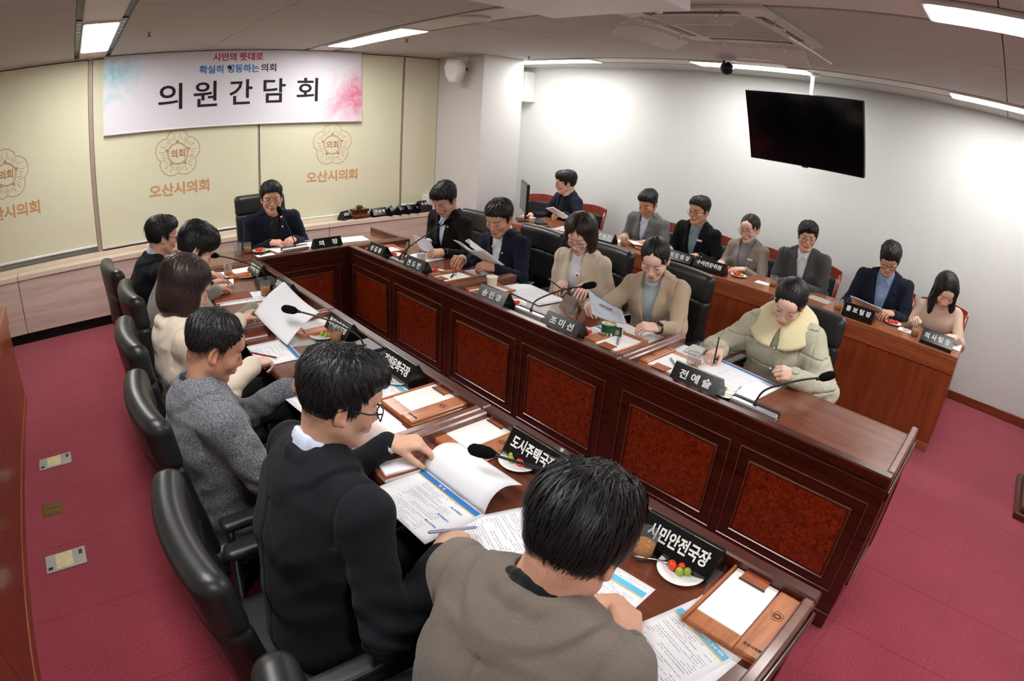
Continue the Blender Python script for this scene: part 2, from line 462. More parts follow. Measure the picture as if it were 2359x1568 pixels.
def blind(x0, x1, zb, label, ex=None, ez=1.545):
    t = thing('roller_blind', label, 'blind', ((x0 + x1) / 2, 5.99, 0), 0, 'cream roller blinds along the windows')
    h = (x1 - x0) / 2
    MB().bbox(-h, h, -.002, .002, zb + .02, ZC - .02, .001).build('cloth', M_blind, t)
    MB().tube([(-h, 0, zb + .012), (h, 0, zb + .012)], .012, 8).build('hem_bar', M_white, t)
    if ex is not None:
        global EM
        if EM is None: EM = emblem_mesh().build('emblem', M_gold, t); e = EM
        else: e = inst(EM, t)
        e.location = (ex - (x0 + x1) / 2, -.004, ez)
        text_obj('의회', .105, M_copper2, t, T(ex - (x0 + x1) / 2, -.004, ez) @ RX(PI / 2), .012, name='emblem_lettering', wfit=.145, hfit=.085)
        text_obj('오산시의회', .14, M_copper, t, T(ex - (x0 + x1) / 2, -.004, ez - .345) @ RX(PI / 2), .022, .95, wfit=.63, hfit=.125)
blind(-2.25, -1.62, .73, 'cream roller blind in the left corner, out of view')
blind(-1.59, .135, .755, 'cream roller blind at the left edge with half an emblem', -.72, 1.585)
blind(.185, 1.885, .715, 'cream roller blind behind the left half of the banner, with emblem', 1.03)
blind(1.91, 3.63, .70, 'cream roller blind behind the presider with emblem and lettering', 2.75, 1.51)
blind(3.66, 4.135, .74, 'narrow plain roller blind squeezed in beside the column')
for x in (.16, 1.897, 3.645):
    structure(MB().bbox(x - .022, x + .022, 6.0, 6.06, .66, ZC, .003).build('trim_2', M_alum))

# ---- banner
def banner_mat():
    m = new_mat('banner_print', srgb(222, 220, 226), .6, .3); k = NT(m); v = k.coord('Generated')
    sep = k.n('ShaderNodeSeparateXYZ'); k.l(v, sep.inputs[0])
    ob = k.coord('Object'); n1 = k.noise(ob, 3.2, 7, .68, 1.2); n2 = k.noise(ob, 9, 5, .6, .8)
    def mask(fx, fz, r, soft, ns):
        a = k.n('ShaderNodeMath', operation='SUBTRACT'); k.l(sep.outputs[0], a.inputs[0]); a.inputs[1].default_value = fx
        a2 = k.n('ShaderNodeMath', operation='MULTIPLY'); k.l(a.outputs[0], a2.inputs[0]); k.l(a.outputs[0], a2.inputs[1])
        b = k.n('ShaderNodeMath', operation='SUBTRACT'); k.l(sep.outputs[2], b.inputs[0]); b.inputs[1].default_value = fz
        b1 = k.n('ShaderNodeMath', operation='MULTIPLY'); k.l(b.outputs[0], b1.inputs[0]); b1.inputs[1].default_value = .35
        b2 = k.n('ShaderNodeMath', operation='MULTIPLY'); k.l(b1.outputs[0], b2.inputs[0]); k.l(b1.outputs[0], b2.inputs[1])
        s = k.n('ShaderNodeMath', operation='ADD'); k.l(a2.outputs[0], s.inputs[0]); k.l(b2.outputs[0], s.inputs[1])
        q = k.n('ShaderNodeMath', operation='SQRT'); k.l(s.outputs[0], q.inputs[0])
        z = k.n('ShaderNodeMath', operation='MULTIPLY_ADD'); k.l(ns, z.inputs[0]); z.inputs[1].default_value = soft; k.l(q.outputs[0], z.inputs[2])
        mr = k.n('ShaderNodeMapRange'); k.l(z.outputs[0], mr.inputs[0]); mr.inputs[1].default_value = r + soft * .35; mr.inputs[2].default_value = r * .3 + soft * .35
        return mr.outputs[0]
    mb_ = mask(0.02, .82, .2, .34, n1); mp = mask(1.0, .3, .24, .34, n1)
    c = k.mix(mb_, srgb(224, 222, 228), k.ramp(n2, [(.35, srgb(146, 196, 208)), (.7, srgb(196, 220, 228))]))
    c = k.mix(mp, c, k.ramp(n2, [(.3, srgb(206, 104, 142)), (.52, srgb(220, 138, 164)), (.75, srgb(232, 190, 204))]))
    k.color(c); return m
bn = thing('banner', 'white banner with large black lettering hung over the blinds', 'banner', (1.69, 5.95, 0))
pp = [(-1.40, 2.535), (1.37, 2.535), (1.40, 1.765), (-1.41, 1.805)]
MB().add([(x, -.002, z) for x, z in pp] + [(x, .002, z) for x, z in pp], [(0, 3, 2, 1), (4, 5, 6, 7), (0, 1, 5, 4), (1, 2, 6, 5), (2, 3, 7, 6), (3, 0, 4, 7)]).build('sheet', banner_mat(), bn)
MB().tube([(-1.41, 0, 1.803), (1.4, 0, 1.763)], .009, 8).build('bottom_rod', M_white, bn)
MB().tube([(-1.40, 0, 2.535), (1.37, 0, 2.535)], .009, 8).build('top_rod', M_white, bn)
M_ink = plain('print_black', srgb(40, 38, 42), .7, .2, namt=.02)
M_red = plain('print_red', srgb(196, 52, 66), .7, .2, namt=.02)
M_blue = plain('print_blue', srgb(52, 122, 184), .7, .2, namt=.02)
B0 = T(0, -.004, 0)
for s, xx in zip('의원간담회', (-.735, -.375, 0.0, .365, .735)):
    text_obj(s, .33, M_ink, bn, B0 @ T(xx, 0, 2.115 + xx * .008) @ RX(PI / 2), .012, wfit=.245, hfit=.255)
text_obj('시민의 뜻대로', .1, M_red, bn, B0 @ T(-.035, 0, 2.475) @ RX(PI / 2), .02, wfit=.53, hfit=.082)
text_obj('확실히 행동하는', .1, M_blue, bn, B0 @ T(-.125, 0, 2.355) @ RX(PI / 2), .02, wfit=.63, hfit=.085)
text_obj('의회', .1, M_ink, bn, B0 @ T(.295, 0, 2.36) @ RX(PI / 2), .016, wfit=.165, hfit=.082)

# ---- things on the ceiling
def sprinkler(x, y, lab):
    t = thing('sprinkler_head', lab, 'sprinkler', (x, y, ZC), 0, 'ceiling sprinkler heads')
    MB().lathe([(0, -.002), (.028, -.002), (.028, .0), (.012, 0)], 12).build('rosette', M_alum, t)
    MB().lathe([(0, -.03), (.016, -.03), (.016, -.027), (.005, -.026), (.006, 0)], 10).build('deflector', M_slot, t)
sprinkler(.57, 4.64, 'small dark sprinkler head beside the leftmost ceiling light')
sprinkler(2.86, 4.68, 'small sprinkler head on the ceiling between banner light and column')
sprinkler(4.5, 4.81, 'small sprinkler head on the ceiling in front of the column')
sprinkler(4.52, -.03, 'sprinkler head at the right edge above the wall light')
solo(MB().lathe([(0, -.006), (.085, -.008), (.1, -.014), (.115, -.012), (.12, 0)], 28), 'ceiling_speaker', M_strip, 'round flat white speaker set in the ceiling trough', 'speaker', (2.55, 3.3, ZC - .004))
# white housing that hangs from the ceiling
ph = thing('projector_housing', 'white boxy projector housing hanging from the ceiling at the top edge', 'projector', (1.85, 1.86, 2.40))
MB().bbox(-.42, .40, -.46, .37, 0, .09, .006).build('case', M_white, ph)
MB().box(-.3, .28, -.34, .25, .09, .15).build('mount', M_strip, ph)
MB().bbox(.38, .42, -.30, -.27, -.004, .15, .003).build('bracket', M_white, ph)
# four-way air conditioner with clear deflectors
ac = thing('air_conditioner', 'square four way ceiling air conditioner with clear plastic deflectors', 'air conditioner', (3.17, 1.74, ZC))
fr = MB()
for k_ in range(4):
    M = RZ(k_ * PI / 2); fr.prism([(-.475, .475), (.475, .475), (.31, .31), (-.31, .31)], -.022, -.002, 'z', M)
fr.build('frame', M_strip, ac)
MB().box(-.31, .31, -.31, .31, -.014, -.008).build('grille_back', plain('ac_dark', srgb(120, 112, 100), .6), ac)
gr = MB()
for i in range(22):
    p = -.30 + i * .6 / 21; gr.box(p - .004, p + .004, -.30, .30, -.022, -.014); gr.box(-.30, .30, p - .004, p + .004, -.022, -.014)
gr.build('grille', M_strip, ac)
M_acryl = new_mat('clear_acrylic', (.93, .95, .96, 1), .06, .5, trans=.0); M_acryl.blend_method = 'BLEND' if hasattr(M_acryl, 'blend_method') else None
M_acryl.node_tree.nodes['Principled BSDF'].inputs['Alpha'].default_value = .28
for k_ in range(4):
    M = RZ(k_ * PI / 2)
    MB().box(-.30, .30, .355, .41, -.024, -.019, M).build('outlet', M_slot, ac)
    MB().box(-.28, .28, .365, .372, -.03, -.022, M).build('vane', M_strip, ac)
    d = MB().bbox(-.36, .36, -.002, .002, -.15, .0, .001, M @ T(0, .45, -.055) @ RX(1.02)).build('deflector', M_acryl, ac)
    MB().box(-.36, .36, -.004, .004, -.153, -.147, M @ T(0, .45, -.055) @ RX(1.02)).build('lip', M_strip, d)
    for s_ in (-.22, .22):
        MB().tube([M @ Vector((s_, .43, -.01)), M @ Vector((s_, .44, -.055)), M @ Vector((s_, .50, -.075))], .006, 8).build('hanger', M_chrome, d)
# dome camera
pc = thing('dome_camera', 'small black dome camera hanging from the ceiling before the light', 'camera', (4.42, 2.36, ZC))
MB().bbox(-.02, .32, -.42, .08, -.012, 0, .003).build('ceiling_plate', M_strip, pc)
MB().lathe([(0, -.012), (.085, -.012), (.085, -.03), (.03, -.036), (0, -.036)], 20).build('base', M_dark, pc)
MB().bbox(-.06, .06, -.012, .012, -.14, -.03, .004).build('yoke', M_dark, pc)
MB().ball((0, 0, -.105), .058, 18, 12).build('head', M_dark, pc)
MB().tube([(-.045, -.03, -.108), (-.062, -.042, -.112)], .026, 14).build('lens', M_screen, pc)
# television on its ceiling pole
tvR = Matrix(((-.1261, .3149, -.9406), (-.9919, -.0472, .1171), (.0139, .9480, .3194)))   # columns: right, up, toward the room
tv = thing('television', 'large black television hung from the ceiling before the white wall', 'television', (4.905, 1.815, 2.03))
Mtv = tvR.to_4x4()
for c in range(3):
    v_ = Vector((Mtv[0][c], Mtv[1][c], Mtv[2][c])).normalized()
    for r_ in range(3): Mtv[r_][c] = v_[r_]
Mtv = Matrix.Identity(4)
zz = Vector((-.9406, .1160, -.3192)).normalized(); xx_ = Vector((-.127, -.991, .0137)); xx_ = (xx_ - zz * xx_.dot(zz)).normalized(); yy = zz.cross(xx_)
for r_ in range(3): Mtv[r_][0] = xx_[r_]; Mtv[r_][1] = yy[r_]; Mtv[r_][2] = zz[r_]
def put(mb, nm, m, par, M):
    o = mb.build(nm, m, par); o.matrix_local = M; return o
put(MB().bbox(-.575, .575, -.322, .322, -.035, 0, .004), 'bezel', M_dark, tv, Mtv)
put(MB().box(-.566, .566, -.308, .313, 0, .002), 'screen', M_screen, tv, Mtv)
put(MB().bbox(-.03, .03, -.330, -.320, -.01, .003, .002), 'badge', M_slot, tv, Mtv)
put(MB().bbox(-.28, .28, -.16, .16, -.085, -.035, .01), 'rear_case', M_dark, tv, Mtv)
pe = (Mtv @ Vector((0, .05, -.11)))
MB().tube([(pe.x, pe.y, .1), (pe.x, pe.y, ZC - 2.03)], .019, 14).build('pole', M_white, tv)
MB().lathe([(0, ZC - 2.03), (.075, ZC - 2.03), (.075, ZC - 2.05), (.03, ZC - 2.055)], 20, T(pe.x, pe.y, 0)).build('flange', M_white, tv)
put(MB().bbox(-.12, .12, -.10, .16, -.11, -.085, .004), 'bracket', M_slot, tv, Mtv)
# loudspeaker on the column
ls = thing('wall_speaker', 'white wall loudspeaker with rounded front on the column', 'speaker', (4.14, 5.42, 2.36))
Ms = T(-.17, -.02, 0) @ RZ(.42) @ RY(-.18)
prof = [(-.10, -.02), (-.11, .06), (-.07, .13), (.07, .13), (.11, .06), (.10, -.05), (.05, -.13), (-.05, -.13)]
ca = MB()
sec = [(-.115, .72), (-.10, .9), (-.06, 1.0), (.03, .92), (.08, .7)]
rings = []
for (x, s_) in sec: rings.append([Ms @ Vector((x, p * s_, q * s_ * 1.05)) for p, q in prof])
n_ = len(prof); vv = [p for r in rings for p in r]; ff = []
for i in range(len(sec) - 1):
    for k_ in range(n_): ff.append((i * n_ + k_, (i + 1) * n_ + k_, (i + 1) * n_ + (k_ + 1) % n_, i * n_ + (k_ + 1) % n_))
ff += [tuple(range(n_)), tuple(range((len(sec) - 1) * n_ + n_ - 1, (len(sec) - 1) * n_ - 1, -1))]
ca.add(vv, ff); ca.build('case', M_white, ls)
MB().tube([Ms @ Vector((.07, 0, 0)), (-.06, 0, .0), (-.02, 0, .03)], .02, 10).build('bracket', M_slot, ls)
MB().bbox(-.015, 0, -.03, .03, .0, .1, .003).build('wall_plate', M_white, ls)
MB().tube([(-.006, .0, .1), (-.006, 0, ZC - 2.36)], .006, 6).build('cable_duct', M_white, ls)
wbx = thing('wall_box', 'narrow white box fixed high in the corner behind the column', 'box', (5.42, 5.86, 2.09))
MB().bbox(.0, .16, -.05, .22, 0, .40, .006).build('case', M_white, wbx)
MB().bbox(-.01, .16, -.06, .22, -.015, 0, .003).build('lip', M_strip, wbx)
# floor boxes in the carpet
M_fb = plain('floor_box_metal', srgb(168, 166, 160), .4, .5, metal=.4)
M_fby = plain('floor_box_label', srgb(206, 196, 150), .7, .3, 60, .2)
M_brass = plain('brass', srgb(122, 104, 52), .35, .5, 30, .15, metal=.7)
def floor_box(x, y, lab):
    t = thing('floor_box', lab, 'floor box', (x, y, 0), 0, 'floor outlets in the carpet')
    MB().bbox(-.112, .112, -.066, .066, 0, .006, .002).build('frame', M_fb, t)
    MB().box(-.055, .04, -.055, .055, .006, .0075).build('inlay', M_fby, t)
    MB().box(-.1, -.075, -.05, -.03, .006, .0075).build('latch', M_dark, t)
    MB().box(.075, .095, .01, .045, .006, .0072).build('seam', M_slot, t)
floor_box(-.475, 3.44, 'grey metal floor box in the carpet, nearer the back wall')
floor_box(-.475, 2.465, 'grey metal floor box in the carpet, nearer the photographer')
bx_ = thing('floor_socket', 'small square brass floor socket between the two floor boxes', 'floor socket', (-.52, 2.93, 0))
MB().bbox(-.062, .062, -.055, .055, 0, .006, .002).build('plate', M_brass, bx_)
MB().bbox(-.052, .05, -.045, -.002, .006, .009, .001).build('flap', M_brass, bx_)
MB().bbox(-.052, .05, .002, .045, .006, .009, .001).build('flap', M_brass, bx_)
# ------------------------------------------------------------------ the mahogany desks
def framing(mb, u0, u1, z0, z1, w, d, face):
    """a picture-frame moulding on the plane d=face (local x), raised by d"""
    for (a0, a1, b0, b1) in ((u0 - w, u1 + w, z1, z1 + w), (u0 - w, u1 + w, z0 - w, z0), (u0 - w, u0, z0, z1), (u1, u1 + w, z0, z1)):
        mb.bbox(face - d, face + .002, a0, a1, b0, b1, min(w, d) * .4)
DZ, DT = .80, .755          # rim top, writing surface
def desk(name, label, L, depth, loc, rz, panels, mats=(None, None), end_panels=(), rails=(1, 1), group='mahogany council desks'):
    """local: front outer face at x=0, body towards +x, length along +y"""
    t = thing(name, label, 'desk', loc, rz, group)
    H = mats[0] or M_mahog; Tm = mats[1] or M_top
    MB().box(.03, .05, .01, L - .01, .0, .08).build('plinth', M_mahog, t)
    MB().bbox(.012, .034, .0, L, .03, .755, .003).build('front_board', H, t)
    MB().bbox(0, .05, 0, L, .752, DZ, .006).build('front_rim', H, t)
    MB().bbox(.004, .03, 0, L, .70, .745, .003).build('fascia', H, t)
    MB().bbox(.0, .03, 0, L, .0, .09, .004).build('skirting', H, t)
    MB().box(.045, depth - .012, .03, L - .03, .725, DT).build('top', Tm, t)
    MB().bbox(depth - .02, depth, .02, L - .02, .722, DT + .001, .006).build('front_edge', Tm, t)
    for s in (0, 1):
        y0, y1 = (0, .035) if s == 0 else (L - .035, L)
        MB().bbox(.05, depth + .004, y0, y1, .715, DZ, .006).build('side_rail', M_rail if rails[s] else H, t)
        MB().bbox(.034, depth - .05, y0 + (0.004 if s == 0 else 0), y1 - (0 if s == 0 else .004), 0, .716, .003).build('side_board', H, t)
    for (u0, u1) in panels:
        bp = MB().bbox(.008, .02, u0, u1, .255, .60, .004).build('burl_panel', M_burl, t)
        f = MB(); framing(f, u0, u1, .255, .60, .012, .010, .010); f.build('inner_moulding', M_mould, bp)
        f = MB(); framing(f, u0 - .058, u1 + .058, .205, .655, .008, .007, .010); f.build('outer_moulding', M_mould, bp)
    for s in end_panels:
        yy0 = 0 if s == 0 else L
        f = MB(); M = Matrix(((0, 1, 0, 0), (1 if s else -1, 0, 0, yy0), (0, 0, 1, 0), (0, 0, 0, 1)))
        q = MB()
        for (a0, a1, b0, b1) in ((.1, depth - .1, .665, .675), (.1, depth - .1, .2, .21), (.1, .11, .2, .675), (depth - .11, depth - .1, .2, .675)):
            q.box(a0, a1, (-.006 if s == 0 else L - .002), (.002 if s == 0 else L + .006), b0, b1)
        q.build('end_moulding', M_mould, t)
        MB().bbox(.012, depth, (-.012 if s == 0 else L), (0 if s == 0 else L + .012), .69, .735, .004).build('end_fascia', H, t)
    return t
DL = 1.34; PAN = [(.115, .58), (.757, 1.222)]
for i, (lab) in enumerate(('mahogany council desk at the open end, with an empty seat', 'mahogany council desk in the middle, with cup, mug and wooden stand on it', 'mahogany council desk next to the presider, before the column')):
    desk('council_desk', lab, DL, .56, (2.04, .12 + DL * i, 0), 0, PAN, end_panels=((0,) if i == 0 else ()))
for i, (lab) in enumerate(('mahogany council desk nearest the photographer, with notepad trays and fruit', 'mahogany council desk in the middle of the row seen from behind', 'mahogany council desk far end of the row seen from behind')):
    # mirrored: front faces +x
    desk('council_desk', lab, DL, .56, (1.29, .12 + DL * (i + 1), 0), PI, PAN, end_panels=((1,) if i == 0 else ()))
# head table, its front faces the aisle (towards -y)
ht = desk('head_table', 'mahogany head table of the presider, closing the far end', 2.60 - .73, .60, (.73, 4.145, 0), -PI / 2 + PI, [], mats=(M_mahogx, M_topx), group=None)
ht.rotation_euler = (0, 0, 0); ht.location = (0, 0, 0)
for ch in list(ht.children):
    # rotate the local frame: local x -> +y, local y -> -x direction mapped to world x
    ch.matrix_local = Matrix(((0, 1, 0, .73), (1, 0, 0, 4.145), (0, 0, 1, 0), (0, 0, 0, 1))) @ ch.matrix_local
bp = MB().bbox(1.44, 1.89, 4.153, 4.165, .255, .60, .004).build('burl_panel', M_burl, ht)
f = MB()
for (a0, a1, b0, b1) in ((1.428, 1.902, .60, .612), (1.428, 1.902, .243, .255), (1.428, 1.44, .255, .6), (1.89, 1.902, .255, .6)):
    f.bbox(a0, a1, 4.143, 4.157, b0, b1, .004)
f.build('inner_moulding', M_mould, bp)
f = MB()
for (a0, a1, b0, b1) in ((1.37, 1.96, .655, .663), (1.37, 1.96, .197, .205), (1.37, 1.378, .2, .66), (1.952, 1.96, .2, .66)):
    f.bbox(a0, a1, 4.146, 4.157, b0, b1, .003)
f.build('outer_moulding', M_mould, bp)

# ------------------------------------------------------------------ cherry staff desks
SZ = .74
def staff_desk(label, L, depth, loc, rz, group='cherry staff desks'):
    """front outer face at x=0 (towards the aisle), length along +y"""
    t = thing('staff_desk', label, 'desk', loc, rz, group)
    MB().bbox(.012, .032, 0, L, .06, .60, .002).build('front_board', M_cherry, t)
    MB().bbox(.002, .034, 0, L, .605, .70, .003).build('apron', M_cherryl, t)
    MB().box(.016, .03, 0, L, .596, .61).build('shadow_gap', M_mahog, t)
    MB().bbox(.006, .034, 0, L, 0, .06, .003).build('skirting', M_cherryl, t)
    MB().bbox(0, depth, 0, L, .70, SZ, .004).build('top', M_cherryt, t)
    for s in (0, 1):
        y0, y1 = (0.002, .03) if s == 0 else (L - .03, L - .002)
        MB().bbox(.03, depth - .03, y0, y1, 0, .70, .003).build('side_board', M_cherry, t)
    return t
staff_desk('cherry staff desk at the near end of the back row, by the wall', 1.135, .50, (4.215, .085, 0), 0)
staff_desk('cherry staff desk in the middle of the back row', 1.42, .50, (4.215, 1.225, 0), 0)
staff_desk('cherry staff desk third along the back row', 1.0, .50, (4.215, 2.65, 0), 0)
staff_desk('cherry corner desk with the computer monitor beside the column', .95, .66, (4.09, 3.72, 0), 0)
staff_desk('cherry staff desk at the far left edge, its nameplate just in view', 1.45, .50, (-.685, 4.50, 0), PI)
staff_desk('cherry staff desk at the left edge, nearer the photographer', 1.45, .50, (-.685, 3.045, 0), PI)
staff_desk('cherry staff desk at the left edge beside the photographer', 1.45, .50, (-.685, 1.59, 0), PI)
# carved base of the stand that just enters the picture on the right
rs = thing('wooden_lectern', 'dark wooden stand with a moulded foot cut off by the right edge', 'lectern', (4.15, -.95, 0))
MB().bbox(-.34, .30, -.30, .26, 0, .05, .008).build('foot', M_mahog, rs)
MB().bbox(-.30, .26, -.26, .22, .05, .09, .008).build('foot_step', M_mould, rs)
MB().bbox(-.27, .23, -.23, .19, .09, .95, .006).build('body', M_mahog, rs)
MB().bbox(-.31, .27, -.28, .22, .95, 1.0, .008, T(0, 0, 0)).build('top', M_mahog, rs)
# ------------------------------------------------------------------ implicit surfaces for people
f32 = np.float32
def A3(*p): return np.array(p if len(p) == 3 else p[0], f32)
def unit(v): v = np.asarray(v, f32); return v / max(float(np.linalg.norm(v)), 1e-9)
def smin(a, b, k):
    h = np.clip(.5 + .5 * (b - a) / k, 0, 1); return b * (1 - h) + a * h - k * h * (1 - h)
def smax(a, b, k): return -smin(-a, -b, k)
def rc(a, b, ra, rb=None):
    a = A3(a); b = A3(b); rb = ra if rb is None else rb; ba = b - a; L2 = max(float(ba @ ba), 1e-9)
    def f(P):
        q = P - a; t = np.clip((q @ ba) / L2, 0, 1); q = q - t[..., None] * ba
        return np.sqrt((q * q).sum(-1)) - (ra + t * (rb - ra))
    return f
def ell(c, r, R=None):
    c = A3(c); r = A3(r)
    def f(P):
        q = P - c
        if R is not None: q = q @ R
        e = q / r; k0 = np.sqrt((e * e).sum(-1)) + 1e-6; e2 = e / r; k1 = np.sqrt((e2 * e2).sum(-1)) + 1e-6
        return k0 * (k0 - 1) / k1
    return f
def ecap(a, b, u, ra, rb):
    a = A3(a); b = A3(b); ba = b - a; L2 = max(float(ba @ ba), 1e-9); w_ = ba / math.sqrt(L2)
    u = A3(u); u = unit(u - w_ * float(u @ w_)); v = np.cross(w_, u).astype(f32)
    B = np.stack([u, v, w_], 1)
    def f(P):
        q = P - a; t = np.clip((q @ ba) / L2, 0, 1); q = (q - t[..., None] * ba) @ B
        ru = ra[0] + t * (rb[0] - ra[0]); rv = ra[1] + t * (rb[1] - ra[1]); rm = np.minimum(ru, rv)
        e0, e1, e2 = q[..., 0] / ru, q[..., 1] / rv, q[..., 2] / rm
        k0 = np.sqrt(e0 * e0 + e1 * e1 + e2 * e2) + 1e-6
        k1 = np.sqrt((e0 / ru) ** 2 + (e1 / rv) ** 2 + (e2 / rm) ** 2) + 1e-6
        return k0 * (k0 - 1) / k1
    return f
def wob(P, s, seed=0.0):
    x, y, z = P[..., 0] * s, P[..., 1] * s, P[..., 2] * s
    return (np.sin(x + 1.7 * np.sin(y * .8 + seed) + seed) * np.sin(y * 1.1 + 1.3 * np.sin(z * .9 + 2 * seed)) + np.sin(z * 1.2 + 1.5 * np.sin(x * .7 + seed * 3))) * .5
def evalp(prims, P):
    d = None; each = []
    for (f, k, op) in prims:
        e = f(P); each.append(e)
        if d is None: d = e
        elif op == '+': d = smin(d, e, k)
        elif op == '-': d = smax(d, -e, k)
        else: d = smax(d, e, k)
    return d, each
def surf(prims, lo, hi, h, post=None):
    """sparse surface nets; prims = [(fn, smooth k, '+' | '-' | '&')]"""
    Bk = 4; lo = A3(lo); hi = A3(hi); nb = np.maximum(np.ceil((hi - lo) / (Bk * h)).astype(int), 1)
    gx, gy, gz = np.meshgrid(*[np.arange(n) for n in nb], indexing='ij')
    bi = np.stack([gx.ravel(), gy.ravel(), gz.ravel()], 1)
    cen = (lo + (bi + .5) * Bk * h - .5 * h).astype(f32)
    dc, each = evalp(prims, cen)
    if post is not None: dc = post(cen, dc)
    rad = Bk * h * .87
    act = np.abs(dc) < rad * 1.7 + .012
    n = nb * Bk
    D = np.repeat(np.repeat(np.repeat(dc.reshape(nb), Bk, 0), Bk, 1), Bk, 2).astype(f32)
    ai = bi[act]; ca = cen[act]; da = dc[act]
    o = np.stack(np.meshgrid(*[np.arange(Bk)] * 3, indexing='ij'), -1).reshape(-1, 3)
    idx = ai[:, None, :] * Bk + o[None]
    P = (lo + idx * h).astype(f32)
    d = np.full(P.shape[:2], .5, f32)
    for (f, k, op), e in zip(prims, each):
        e = e[act]
        if op == '+': m = e < np.maximum(da, 0) + 2.6 * rad + k + .02
        elif op == '-': m = e < 2 * rad + k + .02
        else: m = e > -2.4 * rad - k - .02
        if not m.any(): continue
        Pm = P[m]; v = f(Pm)
        if op == '+': d[m] = smin(d[m], v, k)
        elif op == '-': d[m] = smax(d[m], -v, k)
        else: d[m] = smax(d[m], v, k)
    if post is not None: d = post(P, d)
    D[idx[..., 0], idx[..., 1], idx[..., 2]] = d
    S = D < 0
    S[0], S[-1], S[:, 0], S[:, -1], S[:, :, 0], S[:, :, -1] = [False] * 6
    c = S[:-1, :-1, :-1].astype(np.int8)
    tot = np.zeros(c.shape, np.int8)
    offs = [(i, j, k) for i in (0, 1) for j in (0, 1) for k in (0, 1)]
    for (i, j, k) in offs: tot += S[i:S.shape[0] - 1 + i, j:S.shape[1] - 1 + j, k:S.shape[2] - 1 + k]
    cell = (tot > 0) & (tot < 8)
    ci = np.argwhere(cell)
    if len(ci) == 0: return np.zeros((0, 3), f32), np.zeros((0, 4), np.int32)
    ids = np.full(cell.shape, -1, np.int32); ids[cell] = np.arange(len(ci))
    acc = np.zeros((len(ci), 3), f32); cnt = np.zeros(len(ci), f32)
    cv = {}
    for q in offs: cv[q] = D[ci[:, 0] + q[0], ci[:, 1] + q[1], ci[:, 2] + q[2]]; 
    cs = {q: S[ci[:, 0] + q[0], ci[:, 1] + q[1], ci[:, 2] + q[2]] for q in offs}
    for q in offs:
        for ax in range(3):
            if q[ax]: continue
            r = list(q); r[ax] = 1; r = tuple(r)
            m = cs[q] != cs[r]
            a, b = cv[q][m], cv[r][m]; t = np.clip(a / np.where(np.abs(a - b) < 1e-9, 1e-9, a - b), 0, 1)
            p = np.tile(np.array(q, f32), (int(m.sum()), 1)); p[:, ax] = t
            acc[m] += p; cnt[m] += 1
    V = lo + (ci + acc / cnt[:, None]) * h
    F = []
    for ax in range(3):
        sl0 = [slice(None)] * 3; sl1 = [slice(None)] * 3; sl0[ax] = slice(0, -1); sl1[ax] = slice(1, None)
        a, b = S[tuple(sl0)], S[tuple(sl1)]
        e = np.argwhere(a != b); flip = b[e[:, 0], e[:, 1], e[:, 2]]
        o1, o2 = [(1, 2), (2, 0), (0, 1)][ax]
        q = []
        ok = (e[:, o1] > 0) & (e[:, o2] > 0) & (e[:, o1] < S.shape[o1] - 1) & (e[:, o2] < S.shape[o2] - 1)
        e = e[ok]; flip = flip[ok]
        for (d1, d2) in ((-1, -1), (0, -1), (0, 0), (-1, 0)):
            c_ = e.copy(); c_[:, o1] += d1; c_[:, o2] += d2; q.append(ids[c_[:, 0], c_[:, 1], c_[:, 2]])
        q = np.stack(q, 1); q[flip] = q[flip][:, ::-1]; F.append(q)
    F = np.concatenate(F); F = F[(F >= 0).all(1)]
    return V.astype(f32), F.astype(np.int32)
def bounds(pts, pad):
    p = np.asarray(pts, f32).reshape(-1, 3); return p.min(0) - pad, p.max(0) + pad
def set_col(o, col):
    me = o.data; at = me.color_attributes.new('Col', 'FLOAT_COLOR', 'POINT')
    at.data.foreach_set('color', np.concatenate([col, np.ones((len(col), 1))], 1).astype(f32).ravel())

# ------------------------------------------------------------------ materials for people
def skin_mat():
    m = new_mat('skin', (.5, .3, .2, 1), .5, .35); k = NT(m)
    a = k.n('ShaderNodeAttribute'); a.attribute_name = 'Col'
    v = k.coord(); n1 = k.noise(v, 90, 3, .6); n2 = k.noise(v, 14, 3, .5)
    c = k.mix(k.ramp(n2, [(.3, (0, 0, 0, 1)), (.75, (.35, .35, .35, 1))]), a.outputs['Color'], (.50, .17, .11, 1))
    k.color(k.mix(k.ramp(n1, [(.3, (0, 0, 0, 1)), (.8, (.12, .12, .12, 1))]), c, (.35, .16, .10, 1)))
    k.bump(k.noise(v, 420, 2, .6), .08, .001)
    k.b.inputs['Subsurface Weight'].default_value = .0
    return m
M_skin = skin_mat()
def hair_mat(name, col, rough=.38):
    m = new_mat(name, col, rough, .34); k = NT(m); v = k.coord()
    n1 = k.noise(v, 140, 4, .7, .5); k.color(k.ramp(n1, [(.3, mult(col, .55)), (.75, mult(col, 1.9))])); k.bump(n1, .35, .002)
    return m
M_hair = hair_mat('hair_black', (.0085, .008, .0083, 1), .42)
M_hairb = hair_mat('hair_dark_brown', (.022, .0125, .010, 1))
M_eyew = new_mat('eye_white', (.72, .70, .67, 1), .25, .5)
M_iris = new_mat('eye_iris', (.012, .008, .006, 1), .2, .6)
M_frame = plain('spectacle_frame', srgb(24, 22, 24), .3, .5)
M_framew = plain('spectacle_wire', srgb(120, 96, 84), .3, .5, metal=.7)
M_framer = plain('spectacle_red', srgb(110, 34, 30), .35, .5)
M_lens = new_mat('spectacle_lens', (.95, .97, .98, 1), .02, .5)
M_lens.node_tree.nodes['Principled BSDF'].inputs['Alpha'].default_value = .035

